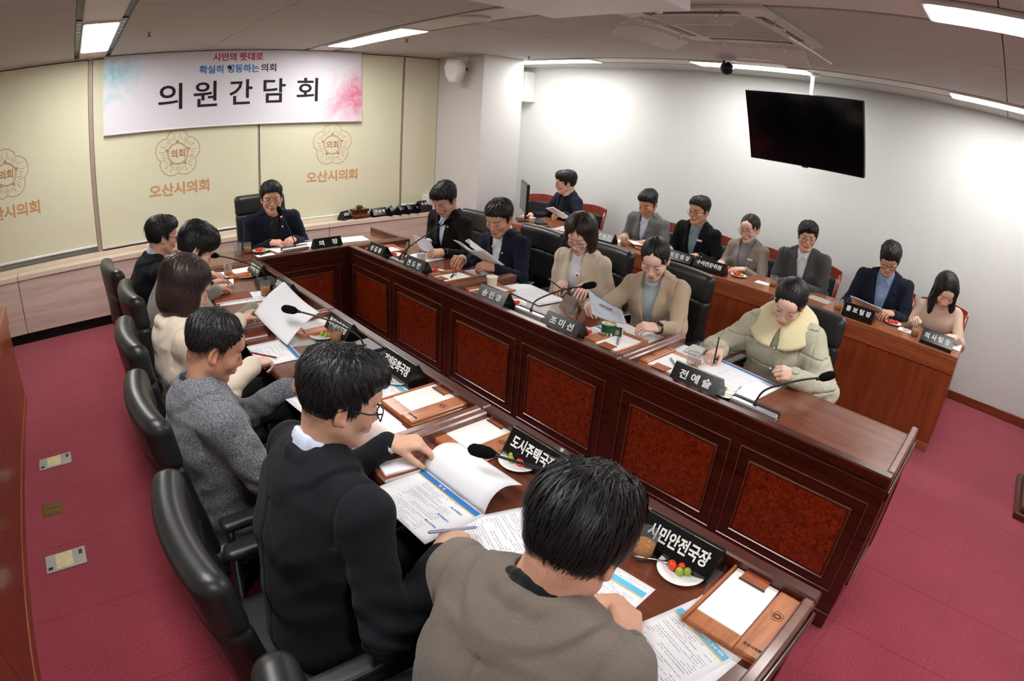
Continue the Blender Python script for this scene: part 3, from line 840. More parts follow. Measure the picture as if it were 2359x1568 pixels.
# ------------------------------------------------------------------ head
def interp(x, pts): return np.interp(x, [p[0] for p in pts], [p[1] for p in pts]).astype(f32)
def head_prims(g, wide=1.0, neck_to=(0, -.03, -.2), neck_r=None):
    """origin at the middle of the head between the eyes' level; +y face, +z up"""
    m = g == 'm'; W = wide
    P = [(ell((0, -.012, .032), (.074 * W, .094, .086)), 0, '+'),
         (ell((0, .026, -.022), (.060 * W, .064, .082)), .03, '+'),
         (ell((0, .060, -.094), ((.025 if m else .019) * W, .021, .019)), .028, '+')]
    for s in (-1, 1):
        P += [(rc((s * .052 * W, -.002, -.050), (s * .016 * W, .062, -.096), .021 if m else .017, .017 if m else .013), .022, '+'),
              (ell((s * .040 * W, .060, -.024), (.024, .024, .024)), .022, '+')]
    P += [(ecap((-.030 * W, .080, .030), (.030 * W, .080, .030), (0, 0, 1), (.010, .010), (.010, .010)), .02, '+'),
          (ell((0, .070, .050), (.045 * W, .028, .028)), .03, '+')]
    for s in (-1, 1): P.append((ell((s * .032 * W, .101, .008), (.018, .014, .011)), .016, '-'))
    for s in (-1, 1): P.append((ell((s * .032 * W, .0765, .003), (.0165, .0145, .0115)), .006, '+'))
    P += [(rc((0, .088, .020), (0, .108, -.026), .0065, .0105), .012, '+'),
          (ell((0, .106, -.031), (.0115, .012, .0095)), .008, '+')]
    for s in (-1, 1): P.append((ell((s * .0125, .0965, -.0345), (.0085, .0105, .0075)), .006, '+'))
    P += [(ell((0, .083, -.058), (.027, .020, .018)), .014, '+'),
          (ell((0, .0962, -.0555), (.0205, .0080, .0052)), .005, '+'),
          (ell((0, .0942, -.0660), (.0175, .0080, .0058)), .005, '+'),
          (rc((-.022, .0995, -.0606), (.022, .0995, -.0606), .0019), .003, '-'),
          (rc((-.012, .088, -.0795), (.012, .088, -.0795), .005), .010, '-')]
    for s in (-1, 1):
        R = np.array(Matrix.Rotation(s * .35, 3, 'Z') @ Matrix.Rotation(-.18, 3, 'X'), f32)
        P += [(ell((s * .0765 * W, -.016, -.004), (.0085, .0185, .0320), R), .006, '+'),
              (ell((s * .0835 * W, -.011, .001), (.0065, .0105, .0200), R), .005, '-'),
              (ell((s * .0765 * W, -.006, -.026), (.0075, .009, .010)), .006, '+')]
    nr = neck_r or (.056 if m else .046)
    nt = A3(neck_to); mid = (A3(0, -.030, -.055) + nt) / 2
    P += [(ecap((0, -.030, -.045), tuple(nt), (1, 0, 0), (nr, nr * 1.0), (nr * 1.08, nr * 1.02)), .025, '+'),
          (rc(tuple(nt), tuple(nt + A3(0, -.01, -.03)), nr * 1.04, nr * 1.04), .02, '+')]
    return P
def paint_face(V, tone, lip, g, stubble=0.0, fade=0.0):
    x, y, z = V[:, 0], V[:, 1], V[:, 2]
    c = np.tile(np.array(tone[:3], f32), (len(V), 1))
    G = lambda cx, cy, cz, r: np.exp(-(((np.abs(x) - cx) / r) ** 2 + ((y - cy) / r) ** 2 + ((z - cz) / r) ** 2))
    def to(m, col, a): 
        m = np.clip(m * a, 0, 1)[:, None]; c[:] = c * (1 - m) + np.array(col[:3], f32) * m
    to(G(.042, .075, -.03, .024), (tone[0] * .98, tone[1] * .74, tone[2] * .70), .55)
    to(G(0, .112, -.03, .014), (tone[0] * .98, tone[1] * .78, tone[2] * .74), .5)
    to(G(.079, -.012, -.004, .03), (tone[0], tone[1] * .74, tone[2] * .68), .55)
    if stubble: to(((z < -.045) & (y > .02)).astype(f32) * np.clip((-.04 - z) / .02, 0, 1), (tone[0] * .62, tone[1] * .60, tone[2] * .60), stubble)
    if fade:
        rr = np.random.default_rng(5).uniform(.45, 1.0, len(V))
        edge = interp(y, [(-.13, -.088), (-.07, -.082), (-.045, -.05), (-.03, -.01), (-.004, .0), (.0, -.030), (.022, -.026), (.028, .02), (.2, .3)])
        to(np.clip((z - edge) / .03, 0, 1) * rr * (np.abs(x) > .0), (.030, .026, .024), fade)
    m = np.exp(-((x / .023) ** 4 + ((z + .061) / .0098) ** 4)) * (y > .088)
    to(m, lip, .85)
    to(np.exp(-((x / .021) ** 4 + ((z + .0608) / .0016) ** 2)) * (y > .085), mult(lip, .35), .8)
    for s in (-1, 1):
        to(np.exp(-(((x - s * .0085) / .004) ** 2 + ((z + .041) / .0035) ** 2)) * (y > .09), mult(tone, .2), .9)
        to(np.exp(-(((x - s * .032) / .02) ** 2 + ((z - .004) / .012) ** 2)) * (y > .07), mult(tone, .74), .5)
    return c
def face_bits(o_parent, M, look=0.0, openness=.5, hairm=None, brow=1.0, W=1.0, gaze=(0, 0), scale=1.0):
    """eyes (white, iris, lash line) and eyebrows as thin curved patches that follow the lids"""
    ex, ey, ez = .032 * W, .0765, .003; rx, ry, rz = .0173, .0153, .0123
    def onlid(u, v, lift=.0):
        z = v; x = u; q = 1 - (x / rx) ** 2 - (z / rz) ** 2
        return ry * math.sqrt(max(q, .02)) + lift
    for s in (-1, 1):
        V = []; F = []; MI = []
        n = 11; hw = .0146; up = .0056 * openness + .0009; dn = .0036 * openness + .0007; cz = -.0016 - look * .0035
        def ring(hws, ups, dns, lift):
            pts = []
            for i in range(2 * n):
                t = 2 * PI * i / (2 * n); cx = math.cos(t); sz = math.sin(t)
                u = hws * cx; v = cz + (ups if sz > 0 else dns) * abs(sz) ** .8 * (1 if sz > 0 else -1) + s * cx * .0009
                pts.append((ex * s + u, ey + onlid(u, v, lift), ez + v))
            return pts
        b = len(V); V += ring(hw + .0012, up + .0016, dn + .0004, .0007); F.append(tuple(range(b, b + 2 * n))); MI.append(1)
        if openness > .25:
            b = len(V); V += ring(hw - .0005, up, dn, .0011); F.append(tuple(range(b, b + 2 * n))); MI.append(0)
            b = len(V); gx, gz = gaze; r0 = .0058; pts = []
            for i in range(2 * n):
                t = 2 * PI * i / (2 * n); u = gx * .005 + r0 * math.cos(t); v = gz * .003 + cz + .0008 + r0 * math.sin(t)
                v = min(max(v, cz - dn), cz + up); pts.append((ex * s + u, ey + onlid(u, v, .0016), ez + v))
            V += pts; F.append(tuple(range(b, b + 2 * n))); MI.append(1)
        V = [M @ (Vector(p) * scale) for p in V]
        mesh_obj('eye', V, [f[::-1] for f in F], None, o_parent, False, [M_eyew, M_iris], MI)
        pts = []; rr = []
        for i in range(7):
            t = i / 6; x = .014 + t * .036; z = .0215 + .006 * math.sin(t * 2.3) - .003 * t
            y = .0935 - 6.6 * (x - .012) ** 2 - .002
            pts.append(M @ (Vector((s * x * W, y, z)) * scale)); rr.append((.0034 * (1 - .75 * t ** 2) * brow + .0006) * scale)
        MB().tube(pts, rr, 6).build('eyebrow', hairm or M_hair, o_parent)
def glasses(o_parent, M, mat, shape='round', W=1.0, r=.0016, size=1.0, temples=True):
    g = MB(); lens = MB(); y0 = .1065
    for s in (-1, 1):
        pts = []
        for i in range(20):
            t = 2 * PI * i / 20; c, d = math.cos(t), math.sin(t)
            if shape == 'rect': k = (abs(c) ** 4 + abs(d) ** 4) ** -.25; px, pz = .0245 * k * c, .0155 * k * d
            else: px, pz = .0235 * c, .0205 * d
            x = s * .0335 * W + px * size; z = -.004 + pz * size
            pts.append(M @ Vector((x, y0 - 1.6 * max(abs(x) - .03, 0) ** 1.5, z)))
        g.tube(pts, r, 6, closed=True)
        lens.add(pts, [tuple(range(20))])
        if temples: g.tube([M @ Vector((s * .057 * W * size ** .5, y0 - .008, .004)), M @ Vector((s * .0745 * W, .055, .006)), M @ Vector((s * .0845 * W, -.008, .016)), M @ Vector((s * .083 * W, -.034, .004)), M @ Vector((s * .082 * W, -.042, -.014))], r * 1.15, 6)
    g.tube([M @ Vector((-.0115, y0 + .001, .002)), M @ Vector((0, y0 + .004, .006)), M @ Vector((.0115, y0 + .001, .002))], r, 6)
    o = g.build('glasses', mat, o_parent); lens.build('lenses', M_lens, o)
HAIRLINE = {
    'full': [(-.12, -.112), (-.085, -.108), (-.06, -.088), (-.042, -.052), (-.030, .018), (-.004, .024), (.000, -.012), (.020, -.016), (.024, .026), (.040, .036), (.058, .056), (.075, .064), (.13, .068)],
    'm': [(-.12, -.078), (-.085, -.078), (-.06, -.064), (-.042, -.038), (-.030, .022), (-.004, .028), (.000, -.006), (.020, -.010), (.024, .030), (.040, .040), (.058, .060), (.075, .068), (.13, .072)],
    'fade': [(-.12, -.030), (-.085, -.028), (-.06, -.014), (-.042, .004), (-.030, .026), (-.004, .028), (.000, .012), (.020, .014), (.026, .036), (.045, .046), (.060, .066), (.075, .076), (.13, .080)],
    'bang': [(-.12, -.066), (-.085, -.066), (-.06, -.056), (-.042, -.034), (-.030, .018), (-.004, .024), (.000, -.016), (.020, -.018), (.024, .022), (.040, .030), (.058, .036), (.075, .036), (.13, .036)],
    'up': [(-.12, -.075), (-.085, -.072), (-.06, -.055), (-.042, -.030), (-.030, .020), (-.004, .028), (.000, .000), (.016, .0), (.022, .030), (.040, .044), (.058, .060), (.072, .070), (.13, .074)],
}
def hair_surf(style, h, seed=0.0, vol=1.0, W=1.0, part=None):
    """head-local hair volume"""
    line = HAIRLINE.get(style, HAIRLINE['up'])
    cran = ell((0, -.012, .032), (.074 * W, .094, .086))
    ts = {'full': (.012, .030), 'm': (.010, .030), 'fade': (.006, .022), 'bang': (.014, .030), 'up': (.008, .014), 'bob': (.012, .020), 'long': (.010, .018), 'pony': (.008, .016), 'knot': (.008, .014)}[style]
    P = [(ell((0, -.014, .034), (.074 * W + .004, .096, .088)), 0, '+')]
    if style in ('m', 'bang', 'full'):
        P += [(ell((0, .028, .088), (.060 * W, .070, .046 * vol)), .03, '+'), (ell((0, -.045, .078), (.066 * W, .062, .052 * vol)), .03, '+')]
    if style == 'bob':
        P += [(ell((0, -.034, -.010), (.098 * W, .086, .122)), .03, '+'), (ell((0, -.02, .07), (.086 * W, .095, .065)), .03, '+')]
        for s in (-1, 1): P.append((ell((s * .078 * W, .010, -.045), (.022, .040, .075)), .02, '+'))
    if style == 'bob2':
        pass
    if style == 'long':
        P += [(ell((0, -.03, .045), (.085 * W, .098, .09)), .02, '+'), (ecap((0, -.062, .02), (0, -.075, -.24), (1, 0, 0), (.085, .045), (.085, .03)), .03, '+')]
        for s in (-1, 1): P += [(ecap((s * .074, .020, .045), (s * .086, .030, -.10), (0, 1, 0), (.034, .014), (.040, .018)), .03, '+'), (ecap((s * .086, .030, -.10), (s * .074, .062, -.24), (0, 1, 0), (.042, .020), (.034, .014)), .03, '+')]
    if style in ('pony', 'knot'):
        P += [(ell((0, -.105, .005), (.035, .030, .035)), .02, '+')]
    if style == 'pony':
        P += [(rc((0, -.115, .005), (0, -.135, -.075), .030, .028), .02, '+'), (rc((0, -.135, -.075), (0, -.11, -.15), .028, .012), .02, '+')]
    def post(Q, d):
        x, y, z = Q[..., 0], Q[..., 1], Q[..., 2]
        ax = np.abs(x)
        topness = np.clip((z - .0) / .10, 0, 1)
        th = ts[0] + (ts[1] - ts[0]) * topness * (1 if style not in ('m', 'bang', 'full') else .35)
        ang = np.arctan2(x, y + .03)
        w1 = np.sin(ang * 26 + 5 * np.sin(z * 40 + seed) + seed * 7) * .0016 + np.sin(ang * 61 + 8 * np.sin(z * 33 + seed * 2)) * .0009
        w2 = wob(Q, 55, seed) * .0030 + wob(Q, 120, seed + 1) * .0014
        sm = .12 if style in ('up', 'pony', 'knot') else .4 if style in ('bob', 'long') else 1.0; w1 = w1 * (.5 if sm < .5 else 1.0)
        d = d - th * .72 + w1 * (.6 + topness) + w2 * (.4 + 1.2 * topness) * sm
        if style in ('bob', 'long'):
            # open the face
            fw = .050 + .012 * np.clip(-z / .1, 0, 1)
            face = np.maximum(ax - interp(z, [(-.25, .034 if style == 'long' else .075), (-.1, .052), (.0, .054), (.045, .050), (.072, .030), (.085, 0.0)]), .030 + .10 * np.clip((ax - .045) / .03, 0, 1) - y)
            d = smax(d, -face, .008)
            if style == 'bob': d = smax(d, (-.118 + .02 * np.sin(ang * 2) + .010 * np.clip(ax / .08, 0, 1)) - z + .004 * np.sin(ang * 40), .012)
            else: d = smax(d, -.245 + .02 * np.sin(ang * 17 + seed) - z, .02)
            d = smax(d, -(ell((0, .03, -.09), (.058, .075, .085))(Q)), .01)
        else:
            bkst = style in ('up', 'pony', 'knot')
            hl = interp(y, line) - (.040 if bkst else .012) * np.clip((ax - (.008 if bkst else .03)) / .05, 0, 1) * (y > .045) + (.0006 if bkst else .0035) * np.sin(ang * 30 + seed) + (.0004 if bkst else .002) * np.sin(ang * 67 + seed)
            cut = (hl - z) * .8
            if style in ('pony', 'knot'): cut = np.where(y < -.095, -.1, cut)
            d = smax(d, cut, .007 if style != 'fade' else .012)
        if part is not None:
            d = d + .010 * np.exp(-((x - part) / .007) ** 2) * (z > .05) * (y > -.05)
        return d
    lo, hi = (-.125, -.185, -.27 if style == 'long' else (-.19 if style == 'pony' else -.14)), (.125, .125, .17)
    return surf(P, lo, hi, h, post)
def strands(V, F, n, length, seed, width=.0016, crown=(0.012, -.055, .13), down=.5, lift=.0022, wavy=0.4, guard=True):
    """ribbons that lie along the hair surface; returns verts and quads"""
    rng = np.random.default_rng(int(seed * 100) + 3)
    # vertex normals
    N = np.zeros_like(V); a = V[F[:, 0]]; fn = np.cross(V[F[:, 1]] - a, V[F[:, 2]] - a)
    for k in range(4): np.add.at(N, F[:, k], fn)
    N /= np.linalg.norm(N, axis=1, keepdims=True) + 1e-9
    ok = np.where(~((V[:, 1] > .035) & (V[:, 2] < .098)) & (N[:, 2] > -.35))[0] if guard else np.arange(len(V))
    pick = ok[rng.integers(0, len(ok), n)]; p = V[pick].copy(); nn = N[pick].copy()
    step = length / 5; C0 = np.array(crown, f32); rows = []
    EC = np.array((0, -.014, .030), f32); ER = np.array((.086, .108, .108), f32)
    RE = np.linalg.norm((p - EC) / ER, axis=1, keepdims=True) * rng.uniform(.97, 1.015, (n, 1)); hug = 1.0
    jit = rng.normal(0, .35, (n, 3)).astype(f32)
    wid = width * rng.uniform(.6, 1.4, n)[:, None]
    for i in range(6):
        dirv = p - C0 + jit * .05; dirv[:, 2] -= down * (.05 + .1 * i / 5)
        dirv -= nn * (dirv * nn).sum(1, keepdims=True); dirv /= np.linalg.norm(dirv, axis=1, keepdims=True) + 1e-9
        if wavy: dirv += jit * wavy * .35 * math.sin(i * 1.3); dirv /= np.linalg.norm(dirv, axis=1, keepdims=True) + 1e-9
        side = np.cross(dirv, nn); side /= np.linalg.norm(side, axis=1, keepdims=True) + 1e-9
        t = i / 5; wv = wid * (1 - t * .85); off = nn * (.0004 + lift * rng.uniform(.2, 1, n)[:, None] * t)
        rows.append(np.stack([p + off - side * wv, p + off + side * wv], 1))
        p = p + dirv * step
        e = (p - EC) / ER; le = np.linalg.norm(e, axis=1, keepdims=True) + 1e-9
        p = EC + (p - EC) * (RE / le) ** hug
        g = e / ER; g /= np.linalg.norm(g, axis=1, keepdims=True) + 1e-9
        nn = nn * .5 + .5 * g; nn /= np.linalg.norm(nn, axis=1, keepdims=True) + 1e-9
    R = np.stack(rows, 1)                       # n,6,2,3
    VV = R.reshape(-1, 3); base = np.arange(n)[:, None] * 12 + np.arange(5)[None] * 2
    FF = np.stack([base, base + 1, base + 3, base + 2], -1).reshape(-1, 4)
    return VV.astype(f32), FF.astype(np.int32)

# ------------------------------------------------------------------ hand
FING = [(-.030, .088, .040, .024, .020, .0082), (-.0105, .093, .045, .028, .021, .0086), (.0100, .092, .042, .026, .020, .0084), (.0290, .084, .033, .020, .018, .0074)]
def hand_prims(curl, spread=.06, thumb=(.5, .35, .3), fa=(0, 1, 0)):
    """wrist at the origin, +y to the fingers, +z back of the hand; thumb on -x for side=+1
    curl: 4 x (mcp, pip, dip) in radians"""
    fa = A3(fa); P = [(ecap(tuple(-fa * .045), (0, .014, 0), (1, 0, 0), (.026, .021), (.029, .019)), 0, '+'),
         (ecap((-.004 , .018, 0), (0, .078, .001), (1, 0, 0), (.033, .0150), (.040, .0125)), .02, '+'),
         (ell((-.024, .032, -.008), (.017, .028, .014)), .012, '+')]
    tips = []
    for i, (bx, by, l1, l2, l3, r) in enumerate(FING):
        a = np.array((bx, by - .006, .001)); ang = spread * (i - 1.35); th = 0.0; pts = [a]
        for L, c in zip((l1, l2, l3), curl[i]):
            th += c; d = np.array((math.sin(ang) * math.cos(th), math.cos(ang) * math.cos(th), -math.sin(th))); pts.append(pts[-1] + d * L)
        rr = [r * 1.12, r * 1.02, r * .94, r * .80]
        P.append((rc((bx * .8, by - .040, -.001), tuple(a), .011, rr[0]), .010, '+'))
        for j in range(3): P.append((rc(tuple(pts[j]), tuple(pts[j + 1]), rr[j], rr[j + 1]), .0022 if j else .004, '+'))
        tips.append(pts[-1])
    t0 = np.array((-.027, .024, -.008)); out, bend, under = thumb
    d1 = unit((-math.sin(out), math.cos(out), -under)); p1 = t0 + d1 * .040
    d2 = unit((-math.sin(out - bend), math.cos(out - bend), -under * 1.15)); p2 = p1 + d2 * .030
    d3 = unit((-math.sin(out - bend * 1.8), math.cos(out - bend * 1.8), -under * 1.2)); p3 = p2 + d3 * .023
    P += [(rc(tuple(t0), tuple(p1), .0135, .0108), .010, '+'), (rc(tuple(p1), tuple(p2), .0106, .0098), .003, '+'), (rc(tuple(p2), tuple(p3), .0098, .0078), .003, '+')]
    pts = np.array(tips + [p1, p2, p3])
    return P, pts
HP = {'relax': ([(.25, .35, .2), (.28, .38, .22), (.32, .42, .25), (.38, .45, .3)], .07, (.7, .25, .35)),
      'flat': ([(.10, .12, .08)] * 4, .10, (.75, .2, .15)),
      'pen': ([(.55, .75, .35), (.62, .95, .5), (.80, 1.1, .6), (.95, 1.2, .6)], .03, (.45, .45, .62)),
      'grip': ([(.75, .75, .35), (.80, .80, .4), (.85, .85, .4), (.9, .9, .4)], .03, (.40, .30, .75)),
      'pinch': ([(.62, .55, .25), (.75, .75, .4), (.95, .95, .5), (1.05, 1.05, .5)], .05, (.35, .25, .72)),
      'fist': ([(1.25, 1.45, .8), (1.28, 1.48, .8), (1.3, 1.5, .8), (1.32, 1.5, .8)], .0, (.25, .7, .7)),
      'clasp': ([(.62, 1.05, .55), (.66, 1.08, .55), (.70, 1.1, .55), (.74, 1.1, .55)], .05, (.42, .30, .45))}
def hand_mesh(pose, side, h, sc, fa=(0, 1, 0)):
    c, s, t = HP[pose]; fa = np.array(fa) * np.array((1 if side > 0 else -1, 1, 1)); P, pts = hand_prims(c, s, t, tuple(fa))
    lo = np.minimum(np.minimum(pts.min(0), -fa * .045 - .02), (-.045, -.03, -.03)) - .014; hi = np.maximum(np.maximum(pts.max(0), -fa * .045 + .02), (.045, .09, .02)) + .014
    V, F = surf(P, lo, hi, h)
    V = V * sc
    if side < 0: V = V * np.array((-1, 1, 1), f32); F = F[:, ::-1]
    return V, F
# ------------------------------------------------------------------ person
TONES = {'m1': srgb(226, 182, 156), 'm2': srgb(216, 168, 142), 'm3': srgb(206, 156, 128), 'f1': srgb(238, 202, 182), 'f2': srgb(232, 194, 172)}
LIP = {'m': srgb(176, 104, 92), 'f': srgb(196, 98, 92)}
def mat3(M): return np.array([[M[i][j] for j in range(3)] for i in range(3)], f32)
def ring_pts(p1, u, v, w_, a, b, hb, hf, phis, lean=0.0):
    out = []
    for ph in phis:
        c, s = math.cos(ph), math.sin(ph); t = (s + 1) / 2     # s=-1 back, +1 front
        out.append(p1 + u * (a * c) + v * (b * s + lean) + w_ * (hb + (hf - hb) * t))
    return out
def person(label, at, face, head, hdir, R=None, L=None, s=.97, g='m', tone='m2', hair=('m', 1.0, 0.0, None), hairm=None, outfit=None,
           h=.0045, spec=None, wide=1.0, eyes=(.45, .4), stubble=0.0, brow=1.0, twist=0.0, twistdeg=0.0, nstr=900, strlen=.035, extra=None, group=None, elbow=None, fade=0.0, seat=.53, gaze=(0, 0), legs=True, shrug=0.0, hs=None, wavy=.4, lift=.0010, sw=1.0, nl=None, neck=None):
    t = thing('person', label, 'person', (at[0], at[1], 0), (face - 90) * D2R, group)
    Mw = T(at[0], at[1], 0) @ RZ((face - 90) * D2R); inv = Mw.inverted()
    hs = hs or s; nl = nl or (.132 if g == 'm' else .136)
    loc = lambda p: np.array(inv @ Vector(p), f32)
    dirl = lambda d: unit(np.array(inv.to_3x3() @ Vector(d), f32))
    hc = loc(head); Rh = mat3(RZ((hdir[0] - face) * D2R).to_3x3() @ RX(-hdir[1] * D2R).to_3x3() @ RY(hdir[2] * D2R).to_3x3())
    hup = Rh[:, 2]; hfw = Rh[:, 1]
    p0 = A3(0, 0, seat); sd = unit(hc - p0); nd = unit(.5 * hup + .5 * sd)
    p1 = hc - .022 * s * unit((hfw[0], hfw[1], 0)) - nl * s * nd
    if neck is not None: p1 = loc(neck)
    w_ = unit(p1 - p0); u = unit(np.array((math.cos(twistdeg * D2R), math.sin(twistdeg * D2R), 0), f32)); u = unit(u - w_ * float(u @ w_)); v = np.cross(w_, u).astype(f32)
    fem = g == 'f'; of = dict(style='suit', top=None, inner=None, collar=True, v=(.058, .30), lower=None, bulk=0.0, open=False, cuff=True)
    of.update(outfit or {})
    k = s * (.90 if fem else 1.0); bk = of['bulk']
    shw = (.156 if fem else .186) * s * sw
    sh = {}
    for nm, sg in (('R', 1), ('L', -1)): sh[nm] = p1 - w_ * (.062 - shrug) * s + u * (sg * shw) + v * .008
    arms = {}
    for nm, sg, H in (('R', 1, R), ('L', -1, L)):
        S = sh[nm]
        if H is None:
            W = p0 + u * (sg * .20) + v * .26 + A3(0, 0, .10); fd = unit(A3(-sg * .5, .8, -.1)); bn = A3(0, 0, 1); pose = 'relax'
        else: W = loc(H[0]); fd = dirl(H[1]); bn = dirl(H[2]); pose = H[3]
        l1, l2 = .285 * s, .255 * s; D = W - S; dist = float(np.linalg.norm(D))
        if dist > (l1 + l2) * .995: kk = dist / ((l1 + l2) * .995); l1 *= kk; l2 *= kk
        a = (l1 * l1 - l2 * l2 + dist * dist) / (2 * dist); hh = math.sqrt(max(l1 * l1 - a * a, 0)); dn = D / dist
        eh = (elbow or {}).get(nm); pole = dirl(eh) if eh is not None else unit(A3(sg * .55, -.35, -1.0))
        pole = unit(pole - dn * float(pole @ dn)); E = S + dn * a + pole * hh
        arms[nm] = (S, E, W, fd, unit(bn - fd * float(bn @ fd)), pose, sg)
    # ---------------- skin: head + neck, hands, hidden core
    nt = (Rh.T @ (p1 - hc)) / hs
    Vh, Fh = surf(head_prims(g, wide, tuple(nt)), np.minimum((-.105, -.125, -.15), nt - .09), np.maximum((.105, .135, .13), nt + .09), h * .85)
    ch = paint_face(Vh, TONES[tone], LIP[g], g, stubble, fade)
    Vb = [Vh * hs @ Rh.T + hc]; Fb = [Fh]; Cb = [ch]; n = len(Vh)
    for nm in arms:
        S, E, W, fd, bn, pose, sg = arms[nm]
        B = np.stack([np.cross(fd, bn), fd, bn], 1).astype(f32)
        Vx, Fx = hand_mesh(pose, sg, max(h * .72, .0028), (.90 if fem else 1.0) * s * 1.0, unit(W - E) @ B)
        tone_ = np.array(TONES[tone][:3], f32)
        cx = np.tile(tone_, (len(Vx), 1)); tip = np.clip((Vx[:, 1] - .10) / .05, 0, 1)[:, None]
        cx = cx * (1 - tip * .5) + tip * .5 * tone_ * np.array((1.0, .82, .78), f32)
        Vb.append(Vx @ B.T + W); Fb.append(Fx + n); Cb.append(cx); n += len(Vx)
    core = [(ecap(p0, p1 - w_ * .08, u, (.12 * k, .08 * k), (.12 * k, .07 * k)), 0, '+'), (rc(p1 - w_ * .06, p1 - w_ * .02, .05 * k), .03, '+')]
    for nm in arms: S, E, W = arms[nm][:3]; core += [(rc(p1 - w_ * .07, S, .04 * k), .02, '+'), (rc(S, E, .036 * k, .032 * k), .02, '+'), (rc(E, W, .031 * k, .024 * k), .02, '+')]
    knee = {}; ank = {}
    for sg in (1, -1):
        hp = p0 + u * (sg * .09 * k) + A3(0, .02, -.01); kn = A3(sg * .12, .43 * s, min(.53, seat)); an = A3(sg * .11, .42 * s, .10); knee[sg] = (hp, kn, an)
        core += [(rc(hp, kn, .06 * k, .045 * k), .02, '+'), (rc(kn, an, .044 * k, .034 * k), .02, '+')]
    lo, hi = bounds([p0, p1, *[a for q in arms.values() for a in q[:3]], *[a for q in knee.values() for a in q]], .12)
    Vc, Fc = surf(core, lo, hi, .02)
    Vb.append(Vc); Fb.append(Fc + n); Cb.append(np.tile(np.array(TONES[tone][:3], f32), (len(Vc), 1)))
    body = np_obj('body', np.concatenate(Vb), np.concatenate(Fb), M_skin, t); set_col(body, np.concatenate(Cb))
    # ---------------- face details, hair
    Mh = Matrix.Identity(4)
    for i in range(3):
        for j in range(3): Mh[i][j] = float(Rh[i, j])
        Mh[i][3] = float(hc[i])
    hm = hairm or M_hair
    face_bits(t, Mh, eyes[1], eyes[0], hm, brow, wide, gaze, hs)
    Mg = Mh @ Matrix.Scale(hs, 4)
    if spec: glasses(t, Mg, spec[0], spec[1], wide, spec[2] if len(spec) > 2 else .0016, spec[3] if len(spec) > 3 else 1.0)
    st, vol, seed, part = hair
    if st:
        V1, F1 = hair_surf(st, h * .95, seed, vol, wide, part)
        back = st in ('up', 'pony', 'knot')
        V2, F2 = strands(V1, F1, nstr, strlen, seed, wavy=wavy, crown=(0, .085, .115) if back else (0.012, -.05, .135), down=.0 if back else .5, lift=.0008 if back else lift, guard=not back)
        V = np.concatenate([V1, V2]); F = np.concatenate([F1, F2 + len(V1)])
        np_obj('hair', V * hs @ Rh.T + hc, F, hm, t)
    # ---------------- clothes
    sec = [(p0 - w_ * .02, .176, .128), (p0 + (p1 - p0) * .28 - v * .004, .170, .124), (p0 + (p1 - p0) * .60 - v * .012, .184, .128), (p0 + (p1 - p0) * .83 - v * .014, .172, .098), (p1 - w_ * .022, .080, .066)]
    def torso(off, fm=1.0):
        P = []
        for (a, ra, rb), (b, sa, sb) in zip(sec[:-1], sec[1:]):
            P.append((ecap(a, b, u, (ra * k + off, rb * k + off), (sa * k + off, sb * k + off)), .045 if P else 0, '+'))
        if fem: P.append((ell(p0 + (p1 - p0) * .66 + v * .065, (.105 + off, .055 + off, .075 + off)), .05, '+'))
        return P
    top = torso(.004 + bk)
    for nm in arms:
        S, E, W, fd, bn, pose, sg = arms[nm]; fa = unit(W - E); We = W - fa * .018 * s
        r0, r1, r2, r3 = (.062 * k + bk, .050 * k + bk, .050 * k + bk, .037 * k + bk * .7)
        top += [(rc(p1 - w_ * .035 + u * (sg * .045), S + w_ * .010, .050 * k + bk, .054 * k + bk), .045, '+'),
                (rc(S, E, r0, r1), .035, '+'), (rc(E, We, r2, r3), .022, '+')]
    if of['style'] in ('suit', 'coat'):
        top.append((ell(p0 + v * .05 - w_ * .0 + A3(0, 0, -.03), (.185 * k + bk, .165, .10)), .05, '+'))
    elif of['style'] == 'puffer': top.append((ell(p0 + v * .02, (.20 * k + bk, .17, .11)), .05, '+'))
    if of['style'] in ('suit', 'coat'):
        cb = .010 if of['style'] == 'coat' else 0.0
        ph = [(-90 + d) * D2R for d in (-150, -120, -90, -60, -30, 0, 30, 60, 90, 120, 150)]
        rp = ring_pts(p1 - w_ * .008, u, v, w_, (.076 + cb) * k + bk * .5, (.070 + cb) * k + bk * .5, .024, -.058, ph, -.004)
        for a, b in zip(rp[:-1], rp[1:]): top.append((rc(a, b, .0125 + cb * .4), .012, '+'))
    if of['style'] == 'wide':
        pass
    vw, vd = of['v']; isV = of['style'] in ('suit', 'coat'); opn = of['open']
    elb = [arms[nm][1] for nm in arms]
